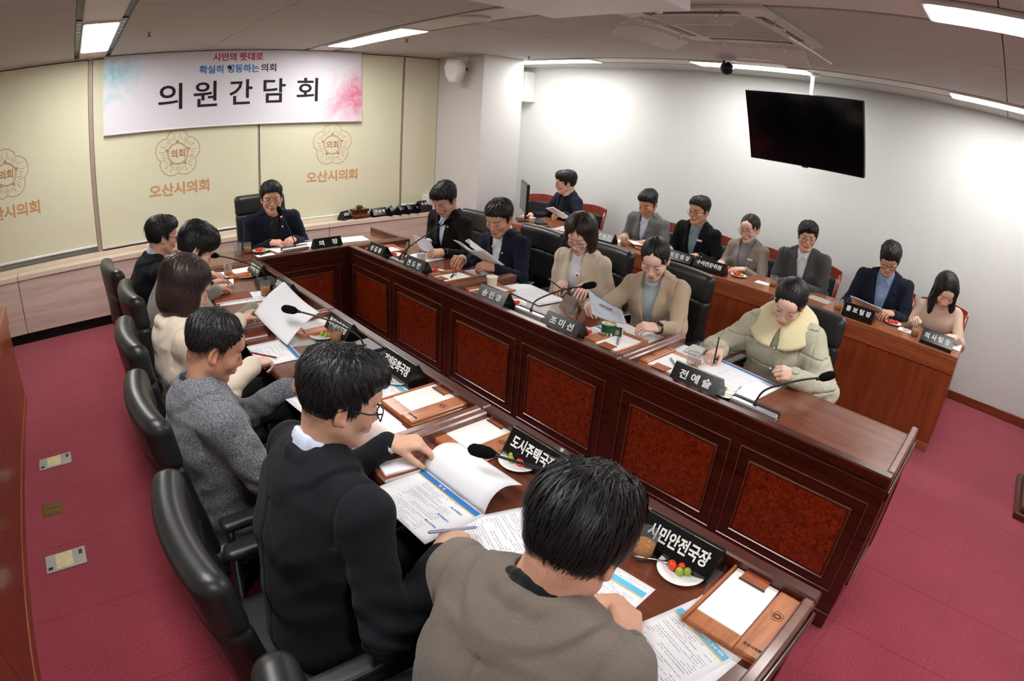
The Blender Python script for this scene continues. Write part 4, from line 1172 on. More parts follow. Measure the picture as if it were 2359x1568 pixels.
    def post_top(Q, d):
        q = Q - p1; a = q @ u; sdn = -(q @ w_); f = q @ v; aa = np.abs(a)
        wr = wob(Q, 26, label.__len__() * .37) * .0050 + wob(Q, 60, 2.0) * .0016
        nearE = 0
        for E in elb:
            r2 = ((Q - E) ** 2).sum(-1); nearE = nearE + np.exp(-r2 / .014) * np.sin((Q @ (w_ * 95 + v * 45)) + 2.5 * wob(Q, 20, 1.0)) * .0062
        d = d + wr + nearE
        if isV:
            rr = np.sqrt(a * a + f * f)
            d = d - .0105 * np.clip(((.136 if of['style'] == 'suit' else .155) * k + .3 * bk - rr) / .004, 0, 1) * (f < .035) * (sdn > -.09) * (sdn < .10)
            d = d + .0060 * np.exp(-((aa - shw * .96) / .0065) ** 2) * (sdn > -.06) * (sdn < .15) + .0042 * np.exp(-(a / .005) ** 2) * (f < 0) * (sdn > .06)
            d = d + .0035 * np.sin(sdn * 70 + aa * 60 + 2 * wob(Q, 12, 2.0)) * np.exp(-((sdn - .30) / .10) ** 2) * np.clip((aa - .05) / .08, 0, 1)
        if of['style'] == 'puffer':
            band = np.abs(np.sin(sdn * PI / .105 + .4)); col = np.abs(np.sin((a + .02) * PI / .075 + 1.2))
            d = d + .010 * np.exp(-(band / .10) ** 2) + .006 * np.exp(-(col / .12) ** 2) * (f > 0) + wob(Q, 45, 3.0) * .003
            d = d + .008 * np.exp(-(a / .006) ** 2) * (f > 0)
        if isV:
            ww = np.where(sdn < vd, vw * np.clip(1 - np.maximum(sdn, -.05) / vd, 0, 1.25) ** .85, 0) + (opn if opn else 0)
            lw = interp(sdn, [(-.06, .0), (.0, .018), (.085, .05), (.12, .068), (.135, .040), (.2, .034), (vd + .01, .0)])
            edge = aa - ww
            m = np.clip((lw - edge) / .006, 0, 1) * np.clip((edge + .004) / .004, 0, 1) * (f > 0) * (sdn > -.05) * (lw > .001)
            d = d - .0065 * m
            closed = .005 * np.exp(-((a - .012) / .004) ** 2) * (f > 0) * (sdn > vd) if not opn else 0
            d = d + closed
            cut = np.maximum(edge, .012 - f); cut = np.maximum(cut, -.07 - sdn)
            d = smax(d, -cut, .004)
        # neck hole
        d = smax(d, -rc(p1 - w_ * .03, p1 + w_ * .25 + v * .02, .058 * k + bk * .3, .075 * k)(Q), .006)
        return d
    lo, hi = bounds([p0 - A3(0, 0, .12), p1, *[a for q in arms.values() for a in q[:3]], p0 + u * .19 * k, p0 - u * .19 * k, p0 + v * .18, p1 + u * .2, p1 - u * .2, p1 + w_ * .03, p0 + (p1 - p0) * .6 - v * .13, p0 + (p1 - p0) * .6 + v * .14], .09 + bk)
    Vt, Ft = surf(top, lo, hi, max(h * 1.45, .0052), post_top)
    names = {'suit': 'jacket', 'coat': 'coat', 'puffer': 'padded_jacket', 'sweater': 'sweater'}
    jk = np_obj(names[of['style']], Vt, Ft, of['top'], t)
    if of['style'] == 'puffer':
        cl = []
        ph = [(-90 + d) * D2R for d in range(-170, 171, 10)]
        r1 = ring_pts(p1, u, v, w_, .088 * k, .084 * k, .078, .020, ph); r2 = ring_pts(p1, u, v, w_, .190 * k, .186 * k, .040, -.075, ph)
        for i in range(len(r1) - 1):
            for tt in (0, .17, .34, .5, .67, .84, 1): cl.append((rc(r1[i] * (1 - tt) + r2[i] * tt + w_ * (.012 * math.sin(tt * PI)), r1[i + 1] * (1 - tt) + r2[i + 1] * tt + w_ * (.012 * math.sin(tt * PI)), .0095), .022, '+'))
        lo, hi = bounds(r1 + r2, .04); Vx, Fx = surf(cl, lo, hi, .006); np_obj('collar', Vx, Fx, of['collarm'], t)
    if of.get('inner') is not None:
        P = torso(-.010)[1:]; P[0] = (P[0][0], 0, '+')
        for sg in (1, -1): P.append((rc(p1 - w_ * .045 + u * (sg * .03), p1 - w_ * .075 + u * (sg * .11), .045 * k, .040 * k), .03, '+'))
        hi_pts = [p1 + w_ * .06]
        if of['collar'] == 'turtle':
            tp = hc + (Rh @ A3(0, -.028, -.085)) * hs
            P.append((ecap(p1 - w_ * .02, p1 + (tp - p1) * .75, u, (.066 * k, .064 * k), (.060 * k, .060 * k)), .02, '+')); hi_pts.append(tp)
        elif of['collar'] == 'round':
            rp = ring_pts(p1, u, v, w_, .066 * k, .062 * k, .046, -.026, [i * PI / 8 for i in range(17)])
            for a, b in zip(rp[:-1], rp[1:]): P.append((rc(a, b, .011), .016, '+'))
        elif of['collar']:
            ph = [(-90 + d) * D2R for d in (-172, -150, -120, -90, -60, -30, 0, 30, 60, 90, 120, 150, 172)]
            for (hb, hf, aa_, r) in ((.064, .000, .0645, .0065), (.050, -.016, .0690, .0075), (.034, -.032, .0720, .0075)):
                rp = ring_pts(p1, u, v, w_, aa_ * k, (aa_ - .004) * k, hb, hf, ph)
                for a, b in zip(rp[:-1], rp[1:]): P.append((rc(a, b, r), .010, '+'))
            for sg in (1, -1):
                c0 = p1 + v * .062 * k + u * (sg * .012) - w_ * .018; c1 = p1 + v * .088 * k + u * (sg * .046) - w_ * .070
                P.append((ecap(c0, c1, u, (.016, .0065), (.007, .0055)), .008, '+'))
            hi_pts.append(p1 + w_ * .07)
        if of['cuff']:
            for nm in arms:
                S, E, W, fd, bn, pose, sg = arms[nm]; fa = unit(W - E)
                MB().tube([Vector(W - fa * q) for q in (.05 * s, .010 * s, .004 * s)], [.0325 * k, .0345 * k, .030 * k], 14).build('cuff', of['inner'], t)
        def post_in(Q, d):
            q = Q - p1
            d = smax(d, -rc(p1 - w_ * .025, p1 + w_ * .3 + v * .03, .056 * k, .056 * k)(Q), .004) if of['collar'] not in ('turtle',) else d
            return d + wob(Q, 40, 5.0) * .0012
        lo, hi = bounds([sec[1][0] + u * .2 * k, sec[1][0] - u * .2 * k, sec[1][0] + v * .14, sec[1][0] - v * .14, p1, p1 + u * .16, p1 - u * .16, p1 + v * .1, p1 - v * .1, *hi_pts], .05)
        Vx, Fx = surf(P, lo, hi, max(h * 1.3, .0058), post_in)
        np_obj('sweater' if of['collar'] in ('turtle', 'round') else 'shirt', Vx, Fx, of['inner'], t)
    # trousers and shoes
    tr = [(ell(p0 + A3(0, .02, -.01), (.165 * k, .14, .105)), 0, '+')]
    for sg in (1, -1):
        hp, kn, an = knee[sg]; tr += [(rc(hp, kn, .086 * k, .066 * k), .04, '+'), (rc(kn, an, .064 * k, .052 * k), .02, '+')]
    lo, hi = bounds([p0, *[a for q in knee.values() for a in q]], .19); Vx, Fx = surf(tr, lo, hi, .012, lambda Q, d: d + wob(Q, 22, 1.0) * .004)
    np_obj('trousers', Vx, Fx, of['lower'], t)
    for sg in (1, -1):
        an = knee[sg][2]
        so = MB(); M = T(float(an[0]), float(an[1]) + .06, 0)
        so.bbox(-.042, .042, -.10, .155, 0, .022, .01, M); so.ball((0, .03, .045), (.045, .125, .042), 14, 10, M); so.tube([M @ Vector((0, -.06, .05)), M @ Vector((0, -.06, .115))], .045, 12)
        so.build('shoe', M_shoe, t)
    return dict(obj=t, p0=p0, p1=p1, u=u, v=v, w=w_, hc=hc, Rh=Rh, arms=arms, Mw=Mw, sec=sec, k=k, Vt=Vt)
M_shoe = plain('black_leather_shoe', srgb(16, 15, 15), .3, .5)
M_suit_black = fabric('suit_black', srgb(18, 19, 24), scale=500, amt=.35, sheen=.03)
M_suit_navy = fabric('suit_navy', srgb(24, 29, 46), scale=500, amt=.3, sheen=.04)
M_suit_ink = fabric('suit_charcoal_black', srgb(23, 25, 31), scale=700, amt=.3, sheen=.03)
M_suit_brown = fabric('suit_dark_brown', srgb(24, 18, 17), scale=500, amt=.3, sheen=.03)
M_suit_grey = fabric('suit_mid_grey', srgb(116, 116, 114), srgb(94, 94, 94), 300, rough=.85)
M_suit_dgrey = fabric('suit_dark_grey', srgb(76, 77, 78), srgb(60, 60, 62), 300, rough=.85)
M_tweed = fabric('tweed_grey', srgb(134, 136, 142), srgb(28, 30, 36), 190, rough=.95, bump=.4)
M_taupe = fabric('wool_taupe', srgb(122, 112, 103), srgb(104, 95, 87), 420, rough=.92)
M_lgrey = fabric('wool_light_grey', srgb(158, 152, 140), srgb(138, 132, 122), 300, rough=.95)
M_cream = fabric('wool_cream', srgb(232, 215, 196), srgb(222, 204, 184), 200, rough=.95, bump=.15)
M_ivory = fabric('jacket_ivory', srgb(222, 206, 184), srgb(206, 190, 168), 400, rough=.9)
M_camel = fabric('jacket_beige', srgb(186, 166, 142), srgb(168, 148, 126), 400, rough=.9)
M_taupe2 = fabric('jacket_greige', srgb(160, 150, 138), srgb(136, 127, 117), 200, rough=.9)
M_puff = fabric('padded_sage', srgb(190, 187, 166), srgb(178, 175, 154), 60, rough=.6, bump=.12, sheen=.05)
M_puffc = fabric('corduroy_cream', srgb(231, 221, 180), srgb(218, 206, 164), 200, rough=.95, bump=.2)
M_sh_white = fabric('shirt_white', srgb(226, 228, 234), srgb(214, 217, 226), 300, .1, .8, .05, .1)
M_sh_blue = fabric('shirt_pale_blue', srgb(202, 212, 232), srgb(188, 200, 224), 300, .1, .8, .05, .1)
M_sh_dark = fabric('shirt_dark', srgb(46, 48, 48), srgb(34, 36, 37), 300)
M_sw_black = fabric('knit_black', srgb(20, 21, 24), scale=260)
M_sw_teal = fabric('knit_pale_teal', srgb(136, 160, 168), srgb(118, 142, 150), 260)
M_sw_blue = fabric('knit_pale_blue', srgb(132, 156, 188), srgb(116, 140, 172), 260)
M_sw_grey = fabric('knit_grey', srgb(142, 146, 148), srgb(124, 128, 132), 260)
M_sw_ltblue = fabric('knit_blue_grey', srgb(172, 184, 190), srgb(156, 168, 176), 260)
M_sw_beige = fabric('knit_beige_pink', srgb(208, 180, 160), srgb(192, 164, 146), 260)
M_tr_black = fabric('trouser_black', srgb(22, 22, 26), scale=500)
M_tr_grey = fabric('trouser_grey', srgb(66, 66, 70), scale=500)
# ------------------------------------------------------------------ chairs
def leather(name, col, rough=.36):
    m = new_mat(name, col, rough, .5); k = NT(m); v = k.coord(); n1 = k.noise(v, 260, 3, .6); n2 = k.noise(v, 9, 3, .5)
    k.color(k.ramp(n2, [(.3, mult(col, .8)), (.7, mult(col, 1.25))])); k.bump(n1, .12, .002); return m
M_leather = leather('black_leather', srgb(32, 32, 33))
M_caster = plain('black_nylon', srgb(20, 20, 20), .4, .4)
def rbox(c, hs_, r):
    c = A3(c); hs_ = A3(hs_) - r
    def f(P):
        q = np.abs(P - c) - hs_; return np.sqrt((np.maximum(q, 0) ** 2).sum(-1)) + np.minimum(q.max(-1), 0) - r
    return f
def bent_back(Q, y0, tilt, cup, z0):
    R_ = Q.copy(); R_[..., 1] = Q[..., 1] - (y0 - tilt * (Q[..., 2] - z0) + cup * Q[..., 0] ** 2 - .22 * np.maximum(z0 + .12 - Q[..., 2], 0) ** 1.0 * -.35); return R_
def chair_parts(back_top=1.02, half=.245, backthick=.046):
    """returns (name, V, F, mat) tuples of an office chair that faces +y"""
    out = []
    zc, hz = (back_top + .46) / 2, (back_top - .46) / 2
    bx = rbox((0, 0, zc), (half, backthick, hz), .042)
    def f(P): return bx(bent_back(P, -.235, .10, .55, .5))
    def post(Q, d):
        z = Q[..., 2]
        return d + .010 * np.exp(-((z - (back_top - .17)) / .008) ** 2) - .008 * np.exp(-((z - .62) / .09) ** 2) + wob(Q, 14, 1.0) * .0015 + .006 * np.exp(-((np.abs(Q[..., 0]) - half * .78) / .006) ** 2) * (Q[..., 1] > -.24) * (z < back_top - .17)
    V, F = surf([(f, 0, '+')], (-half - .06, -.42, .40), (half + .06, -.05, back_top + .06), .0085, post); out.append(('backrest', V, F, M_leather))
    st = rbox((0, .02, .435), (.25, .245, .055), .05)
    V, F = surf([(st, 0, '+')], (-.3, -.28, .34), (.3, .32, .53), .0105, lambda Q, d: d + .012 * np.exp(-(((Q[..., 0] / .16) ** 2 + ((Q[..., 1] - .02) / .16) ** 2))) + .006 * np.exp(-((Q[..., 2] - .425) / .006) ** 2)); out.append(('seat', V, F, M_leather))
    return out
CP = chair_parts(); CPH = chair_parts(1.15, .24, .05)
CH_MESH = {}
def office_chair(label, x, y, rz, kind=0, group='black leather office chairs', roll=0.0):
    t = thing('office_chair', label, 'chair', (x, y, 0), rz, group)
    if kind in CH_MESH:
        for o in CH_MESH[kind]:
            c = inst(o, t)
            for g_ in o.children: inst(g_, c)
        return t
    made = []
    for (nm, V, F, m) in (CP if kind == 0 else CPH): made.append(np_obj(nm, V, F, m, t))
    for s in (-1, 1):
        V, F = surf([(rbox((s * .29, -.0, .625), (.034, .15, .018), .016), 0, '+')], (s * .29 - .05, -.17, .59), (s * .29 + .05, .17, .66), .007)
        ao = np_obj('armrest', V, F, M_leather, t); made.append(ao)
        MB().tube([(s * .25, .12, .40), (s * .285, .12, .42), (s * .29, .11, .61)], .016, 8).build('arm_post', M_caster, ao)
        MB().tube([(s * .25, -.14, .40), (s * .285, -.14, .42), (s * .29, -.12, .61)], .016, 8).build('arm_post', M_caster, ao)
    made.append(MB().tube([(0, 0, .10), (0, 0, .38)], .028, 14).build('gas_column', M_caster, t))
    made.append(MB().bbox(-.10, .10, -.13, .13, .36, .39, .008).build('tilt_plate', M_caster, t))
    for i in range(5):
        a = i * 2 * PI / 5 + .3; d = Vector((math.cos(a), math.sin(a), 0))
        lg = MB(); lg.tube([Vector((0, 0, .12)) + d * .02, Vector((0, 0, .105)) + d * .16, Vector((0, 0, .085)) + d * .29], [.026, .021, .015], 8)
        lo_ = lg.build('base_leg', M_caster, t); made.append(lo_)
        q = MB(); p = d * .29; sd_ = Vector((-d.y, d.x, 0))
        for o_ in (-.014, .014): q.tube([p + sd_ * (o_ - .010) + Vector((0, 0, .028)), p + sd_ * (o_ + .010) + Vector((0, 0, .028))], .028, 12)
        q.tube([p + Vector((0, 0, .03)), p + Vector((0, 0, .085))], .009, 8); q.build('caster', M_caster, lo_)
    CH_MESH[kind] = made; return t
E_ = -PI / 2; W_ = PI / 2
for lab, x, y, r in (('black leather office chair of the person in black at the far end', .42, 3.88, .10), ('black leather office chair of the person in the light grey jacket', .48, 3.20, .04),
                     ('black leather office chair of the person in the cream coat', .40, 2.50, .02), ('black leather office chair of the person in grey tweed', .37, 1.84, 0.02),
                     ('black leather office chair of the person in black with glasses', .34, 1.12, -.02), ('black leather office chair of the person in taupe, at the bottom edge', .36, .44, -.04)):
    office_chair(lab, x, y, E_ + r)
for lab, x, y, r in (('black leather office chair of the person in dark brown before the column', 2.90, 3.88, 0), ('black leather office chair of the person in navy holding a booklet', 2.90, 3.10, -.05),
                     ('black leather office chair of the person in ivory with red glasses', 2.90, 2.47, -.04), ('black leather office chair of the person in the beige jacket', 2.90, 1.85, -.10),
                     ('black leather office chair of the person in the padded jacket', 2.90, .98, -.06)):
    office_chair(lab, x, y, W_ + r)
office_chair('tall black leather office chair of the presider before the blinds', 1.63, 4.90, PI, 1)
M_cwood = wood('chair_redwood', srgb(104, 30, 20), srgb(150, 56, 36), 'z', 1, .35, .4)
M_cpad = leather('chair_pad', srgb(24, 24, 28), .6)
WC = {}
def wood_chair(label, x, y, rz):
    t = thing('wooden_chair', label, 'chair', (x, y, 0), rz, 'red wood chairs along the white wall')
    if WC:
        for o in WC['p']: inst(o, t)
        return t
    m = []
    m.append(MB().bbox(-.22, .22, -.20, .22, .41, .47, .02).build('seat', M_cpad, t))
    m.append(MB().bbox(-.225, .225, -.21, .225, .37, .412, .006).build('seat_frame', M_cwood, t))
    for sx in (-1, 1):
        m.append(MB().bbox(sx * .2 - .02, sx * .2 + .02, .18, .22, 0, .38, .004).build('leg', M_cwood, t))
        m.append(MB().tube([(sx * .2, -.20, 0), (sx * .2, -.20, .40), (sx * .215, -.235, .62), (sx * .225, -.275, .82)], .019, 8).build('leg', M_cwood, t))
    P = []
    for i in range(9):
        a = -1 + i / 4; P.append([(a * .225, -.275 - .05 * (1 - a * a), .77), (a * .225, -.285 - .05 * (1 - a * a), .85 + .022 * (1 - a * a))])
    b = MB(); front = P; back = [[(p[0], p[1] - .024, p[2]) for p in r] for r in P]
    b.grid(front); b.grid([r[::-1] for r in back]); b.grid([[r[1], q[1]] for r, q in zip(front, back)]); b.grid([[q[0], r[0]] for r, q in zip(front, back)])
    m.append(b.build('top_rail', M_cwood, t))
    V, F = surf([(lambda Q: rbox((0, 0, .64), (.19, .022, .135), .02)(bent_back(Q, -.265, .12, .30, .6)), 0, '+')], (-.24, -.36, .47), (.24, -.16, .81), .012); m.append(np_obj('back_pad', V, F, M_cpad, t))
    WC['p'] = m; return t
for lab, x, y, r in (('red wooden chair standing empty behind the computer monitor', 5.12, 5.25, .3), ('red wooden chair of the person at the computer', 5.06, 4.45, .1),
                     ('red wooden chair of the person in mid grey', 5.06, 3.33, 0), ('red wooden chair of the person with the teal sweater', 5.06, 2.75, -.1), ('red wooden chair of the person in the greige jacket', 5.06, 2.21, -.1),
                     ('red wooden chair of the person in dark grey', 5.06, 1.62, -.05), ('red wooden chair of the person in navy with black glasses', 5.06, .87, 0), ('red wooden chair of the person with long hair', 5.06, .36, 0)):
    wood_chair(lab, x, y, W_ + r)
# ------------------------------------------------------------------ the people
def chest(pd, side, down, out=.0):
    q = pd['Vt'] - pd['p1']; m = (np.abs(q @ pd['u'] - side) < .012) & (np.abs(-(q @ pd['w']) - down) < .012); f = q @ pd['v']
    return pd['p1'] - pd['w'] * down + pd['u'] * side + pd['v'] * (float(f[m].max()) + out)
def pin(pd, name, side, down, r, mat, out=.010, shape='disc', hh=None):
    c = chest(pd, side, down, out); z = pd['v'] * .86 + pd['w'] * .25 + pd['u'] * (side * 2.2); z = Vector(unit(z)); x = Vector(pd['u']); x = (x - z * x.dot(z)).normalized(); y = z.cross(x)
    M = Matrix(((x.x, y.x, z.x, c[0]), (x.y, y.y, z.y, c[1]), (x.z, y.z, z.z, c[2]), (0, 0, 0, 1)))
    mb = MB()
    if shape == 'disc': mb.lathe([(0, .003), (r * .9, .0025), (r, 0), (r, -.002), (0, -.002)], 18)
    else: mb.bbox(-r, r, -(hh or r * .4), hh or r * .4, -.002, .003, .001)
    o = mb.build(name, mat, pd['obj']); o.matrix_local = M; return o
UP = (0, 0, 1)
NEAR, MID, FAR = .0034, .0046, .0058
people = {}
# ---- row seen from behind, far to near (they face +x)
people['P1'] = person('person in a black suit and wire glasses seated at the far end, seen from behind', (.32, 3.88), 2, (.524, 3.88, 1.125), (12, 8, 0),
    L=((.80, 4.02, .80), (.8, -.5, 0), UP, 'relax'), R=((.80, 3.72, .80), (.8, .4, 0), UP, 'relax'), s=1.02, sw=1.05, hs=.98, tone='m2', hair=('m', 1.0, .3, None), outfit=dict(top=M_suit_black, inner=M_sh_blue, lower=M_tr_black), h=MID, spec=(M_frame, 'rect'), nstr=1500, eyes=(.4, .4), wavy=.15, strlen=.045)
people['P2'] = person('person in a light grey jacket with tousled hair, bent over a sheet with a pen', (.36, 3.20), 0, (.612, 3.20, 1.150), (4, 34, 0),
    L=((.80, 3.52, .815), (.6, .9, -.15), (-.2, .2, 1), 'pen'), R=((.90, 3.08, .80), (.9, .3, -.1), UP, 'relax'), s=1.03, hs=1.02, tone='m1', hair=('bang', 1.2, .9, None), outfit=dict(top=M_lgrey, inner=M_sh_white, lower=M_tr_grey, bulk=.006), h=MID, nstr=2200, eyes=(.2, .7))
people['P3'] = person('person with a dark bob in a cream wool coat, holding up a white sheet', (.40, 2.50), 0, (.418, 2.50, 1.140), (2, 24, 0),
    L=((.735, 2.775, .855), (.85, .55, .25), (-.3, .2, .9), 'pinch'), R=((.655, 2.345, .795), (.95, .25, -.12), (-.1, -.1, 1), 'pen'), g='f', s=.97, tone='f2', hair=('bob', 1.0, .4, None), hairm=M_hairb, outfit=dict(style='coat', top=M_cream, inner=M_sw_black, collar='turtle', lower=M_tr_black, bulk=.016, cuff=False), h=MID, nstr=2400, strlen=.06, wavy=.1, eyes=(.2, .7), hs=1.02)
people['P4'] = person('person in a grey tweed jacket with short cropped hair, reaching over the desk', (.32, 1.86), 0, (.388, 1.885, 1.092), (-4, 26, 0),
    L=((.715, 2.04, .80), (.95, -.2, -.05), UP, 'relax'), R=((.66, 1.66, .80), (.85, .45, 0), UP, 'relax'), s=1.05, hs=1.0, tone='m3', hair=('fade', 1.0, .2, None), outfit=dict(top=M_tweed, inner=M_sw_black, collar='round', lower=M_tr_black, bulk=.008, cuff=False), h=NEAR, nstr=3600, strlen=.016, fade=.92, stubble=.4, eyes=(.25, .6), wavy=.2, wide=1.05)
people['P5'] = person('person in a black jacket, pale blue collar and glasses, turning the page of a booklet', (.36, 1.12), 0, (.522, 1.150, 1.180), (-10, 20, 0),
    L=((.800, 1.385, .845), (.80, -.45, -.05), (-.15, .15, 1), 'pinch'), R=((.665, .905, .80), (.75, .55, -.1), (-.1, 0, 1), 'pen'), s=1.07, hs=.97, sw=1.04, tone='m1', neck=(.468, 1.165, 1.040), hair=('m', .9, .7, None), outfit=dict(top=M_suit_ink, inner=M_sh_blue, lower=M_tr_black, bulk=.003), h=NEAR, spec=(M_frame, 'rect', .0018), nstr=6500, strlen=.024, eyes=(.4, .4), stubble=.25, wavy=1.0, fade=.45)
people['P6'] = person('person in a taupe jacket seen from behind with clasped hands, closest to the photographer', (.40, .47), 0, (.668, .505, 1.118), (10, 36, 0),
    L=((.815, .560, .800), (.72, -.68, .0), (.25, .35, 1), 'clasp'), R=((.800, .405, .800), (.62, .70, .12), (.2, -.35, 1), 'clasp'), s=1.05, hs=1.12, tone='m2', neck=(.592, .508, 1.022), twistdeg=6, hair=('full', .85, 1.9, None), outfit=dict(top=M_taupe, inner=M_sw_black, collar='round', lower=M_tr_black, bulk=.006), h=NEAR, nstr=9000, strlen=.05, eyes=(.2, .6), wavy=.25, fade=.5)
# ---- chairman
people['CH'] = person('person in a navy jacket with round glasses presiding behind the head table', (1.65, 4.98), 266, (1.605, 4.74, 1.155), (254, 3, 2),
    L=((1.765, 4.655, .805), (-.75, -.62, -.05), (.1, -.35, 1), 'clasp'), R=((1.545, 4.660, .800), (.88, -.42, -.05), (-.1, -.35, 1), 'clasp'), s=1.02, tone='m2', hair=('m', 1.0, 1.1, None), outfit=dict(top=M_suit_navy, inner=M_sh_dark, lower=M_tr_black, v=(.05, .30)), h=.0042, spec=(M_framew, 'round', .0014), eyes=(.75, .0), nstr=1500, strlen=.04, hs=1.05, wide=1.04)
# ---- row that faces the camera (they face -x), far to near
people['M1'] = person('person in a dark brown suit reading papers in front of the column', (2.93, 3.90), 184, (2.775, 3.860, 1.150), (196, 30, 0),
    R=((2.62, 3.86, .815), (-.85, -.45, -.1), (.1, 0, 1), 'pen'), L=((2.555, 3.545, .80), (-.85, .35, .0), (0, -.5, .8), 'grip'), s=1.0, tone='m2', hair=('m', .95, .55, None), outfit=dict(top=M_suit_brown, inner=M_sh_blue, lower=M_tr_black), h=.0042, eyes=(.25, .8), nstr=1500, hs=1.06, wavy=.2, strlen=.045)
people['M2'] = person('person in a navy suit and white shirt holding an open booklet', (2.95, 3.17), 184, (2.800, 3.205, 1.095), (200, 20, 0),
    R=((2.46, 3.20, .835), (-.75, -.55, .25), (.6, .1, .6), 'grip'), L=((2.50, 2.88, .835), (-.75, .55, .15), (.3, -.7, .5), 'grip'), s=1.02, tone='m3', hair=('m', .95, 1.6, None), outfit=dict(top=M_suit_navy, inner=M_sh_white, lower=M_tr_black, v=(.062, .42)), h=.0042, eyes=(.35, .5), nstr=1500, hs=1.06, wide=1.05)
people['M3'] = person('person in an ivory jacket with a round badge and red glasses, writing', (2.95, 2.46), 186, (2.850, 2.450, 1.115), (199, 27, 0),
    R=((2.755, 2.470, .80), (-.95, -.2, -.15), (.1, .1, 1), 'pen'), L=((2.775, 2.300, .825), (-.70, -.35, -.15), (.1, -.3, 1), 'relax'), g='f', s=1.0, tone='f1', hair=('bob', .9, .8, -.01), hairm=M_hairb, outfit=dict(top=M_ivory, inner=M_sh_white, lower=M_tr_grey, bulk=.006, v=(.058, .42)), h=.0042, spec=(M_framer, 'rect', .0013), eyes=(.25, .8), nstr=1500, strlen=.05, wavy=.1)
people['M4'] = person('person in a beige jacket with tied hair reading a held sheet, black watch', (2.93, 1.80), 190, (2.805, 1.825, 1.105), (203, 27, 0),
    R=((2.445, 1.985, .845), (-.75, -.62, .15), (.35, .75, .55), 'grip'), L=((2.46, 1.525, .845), (-.72, .66, .05), (.3, -.6, .7), 'grip'), g='f', s=1.0, tone='f1', hair=('knot', 1.0, .25, 0.0), outfit=dict(top=M_camel, inner=M_sw_ltblue, collar='round', lower=M_tr_black, bulk=.006, v=(.062, .36)), h=.0042, eyes=(.3, .7), nstr=1400, strlen=.05, wavy=.08)
people['M5'] = person('person in a pale sage padded jacket with a cream collar, writing on papers', (2.93, .98), 186, (2.800, .965, 1.095), (190, 28, -10),
    R=((2.570, 1.205, .81), (-.9, .05, -.15), (.1, .25, .9), 'pen'), L=((2.575, .790, .815), (-.75, .35, .3), (.3, -.9, .2), 'fist'), g='f', s=1.0, tone='f1', hair=('pony', 1.0, .6, None), outfit=dict(style='puffer', top=M_puff, inner=M_sh_dark, collar='turtle', collarm=M_puffc, lower=M_tr_grey, bulk=.026, cuff=True), h=.0042, eyes=(.3, .7), nstr=1600, strlen=.05, wavy=.1, elbow={'R': (.4, .9, -.8), 'L': (.4, -.9, -.8)})
# ---- staff row along the white wall, far to near
people['R1'] = person('person in a charcoal jacket and black sweater at the computer, hand on the keyboard', (4.92, 4.42), 165, (4.850, 4.450, 1.150), (140, 8, 0),
    R=((4.52, 4.62, .785), (-.9, .1, -.1), UP, 'flat'), L=((4.46, 4.08, .875), (-.6, .6, .1), (.5, -.5, .6), 'grip'), s=1.0, tone='m1', hair=('bang', .9, .35, None), outfit=dict(top=M_suit_dgrey.copy() if False else M_suit_navy, inner=M_sw_black, collar='round', lower=M_tr_black, v=(.075, .40)), h=FAR, spec=(M_framew, 'rect'), eyes=(.6, .2), nstr=500, hs=1.05)
people['R2'] = person('person in a mid grey suit looking down at papers on the staff desk', (4.95, 3.32), 178, (4.815, 3.295, 1.105), (188, 20, 0),
    R=((4.66, 3.42, .775), (-.8, -.3, -.1), UP, 'relax'), L=((4.60, 3.12, .775), (-.8, .4, -.1), UP, 'relax'), s=1.0, tone='m3', hair=('m', .9, .75, None), outfit=dict(top=M_suit_grey, inner=M_sh_blue, lower=M_tr_grey), h=FAR, eyes=(.35, .6), nstr=500, hs=1.04)
people['R3'] = person('person in a black suit and pale teal sweater with a white name tag', (4.95, 2.72), 176, (4.830, 2.715, 1.140), (176, 3, 0),
    R=((4.62, 2.86, .775), (-.8, -.3, -.1), UP, 'relax'), L=((4.62, 2.55, .775), (-.8, .4, -.1), UP, 'relax'), s=1.0, tone='m2', hair=('m', .95, 1.3, None), outfit=dict(top=M_suit_black, inner=M_sw_teal, collar=True, lower=M_tr_black, v=(.07, .42)), h=FAR, spec=(M_framew, 'rect'), eyes=(.6, .2), nstr=500, hs=1.05)
people['R4'] = person('person in a greige jacket and grey turtleneck with tied hair and glasses', (4.95, 2.17), 176, (4.845, 2.175, 1.090), (180, 9, 0),
    R=((4.62, 2.30, .775), (-.8, -.3, -.1), UP, 'relax'), L=((4.56, 2.04, .785), (-.8, .5, 0), UP, 'relax'), g='f', s=1.0, tone='f1', hair=('knot', 1.0, .45, 0.0), hairm=M_hairb, outfit=dict(top=M_taupe2, inner=M_sw_grey, collar='turtle', lower=M_tr_grey, v=(.07, .40)), h=FAR, spec=(M_framew, 'round'), eyes=(.5, .3), nstr=500, hs=1.04)
people['R5'] = person('person in a dark grey suit and white shirt looking toward the camera', (4.95, 1.60), 186, (4.830, 1.612, 1.150), (204, 5, 0),
    R=((4.62, 1.66, .775), (-.4, -.9, -.05), UP, 'relax'), L=((4.60, 1.50, .780), (-.4, .9, -.05), UP, 'relax'), s=1.0, tone='m1', hair=('bang', .8, 1.5, None), outfit=dict(top=M_suit_dgrey, inner=M_sh_white, lower=M_tr_grey), h=FAR, spec=(M_framew, 'rect'), eyes=(.65, .1), nstr=500)
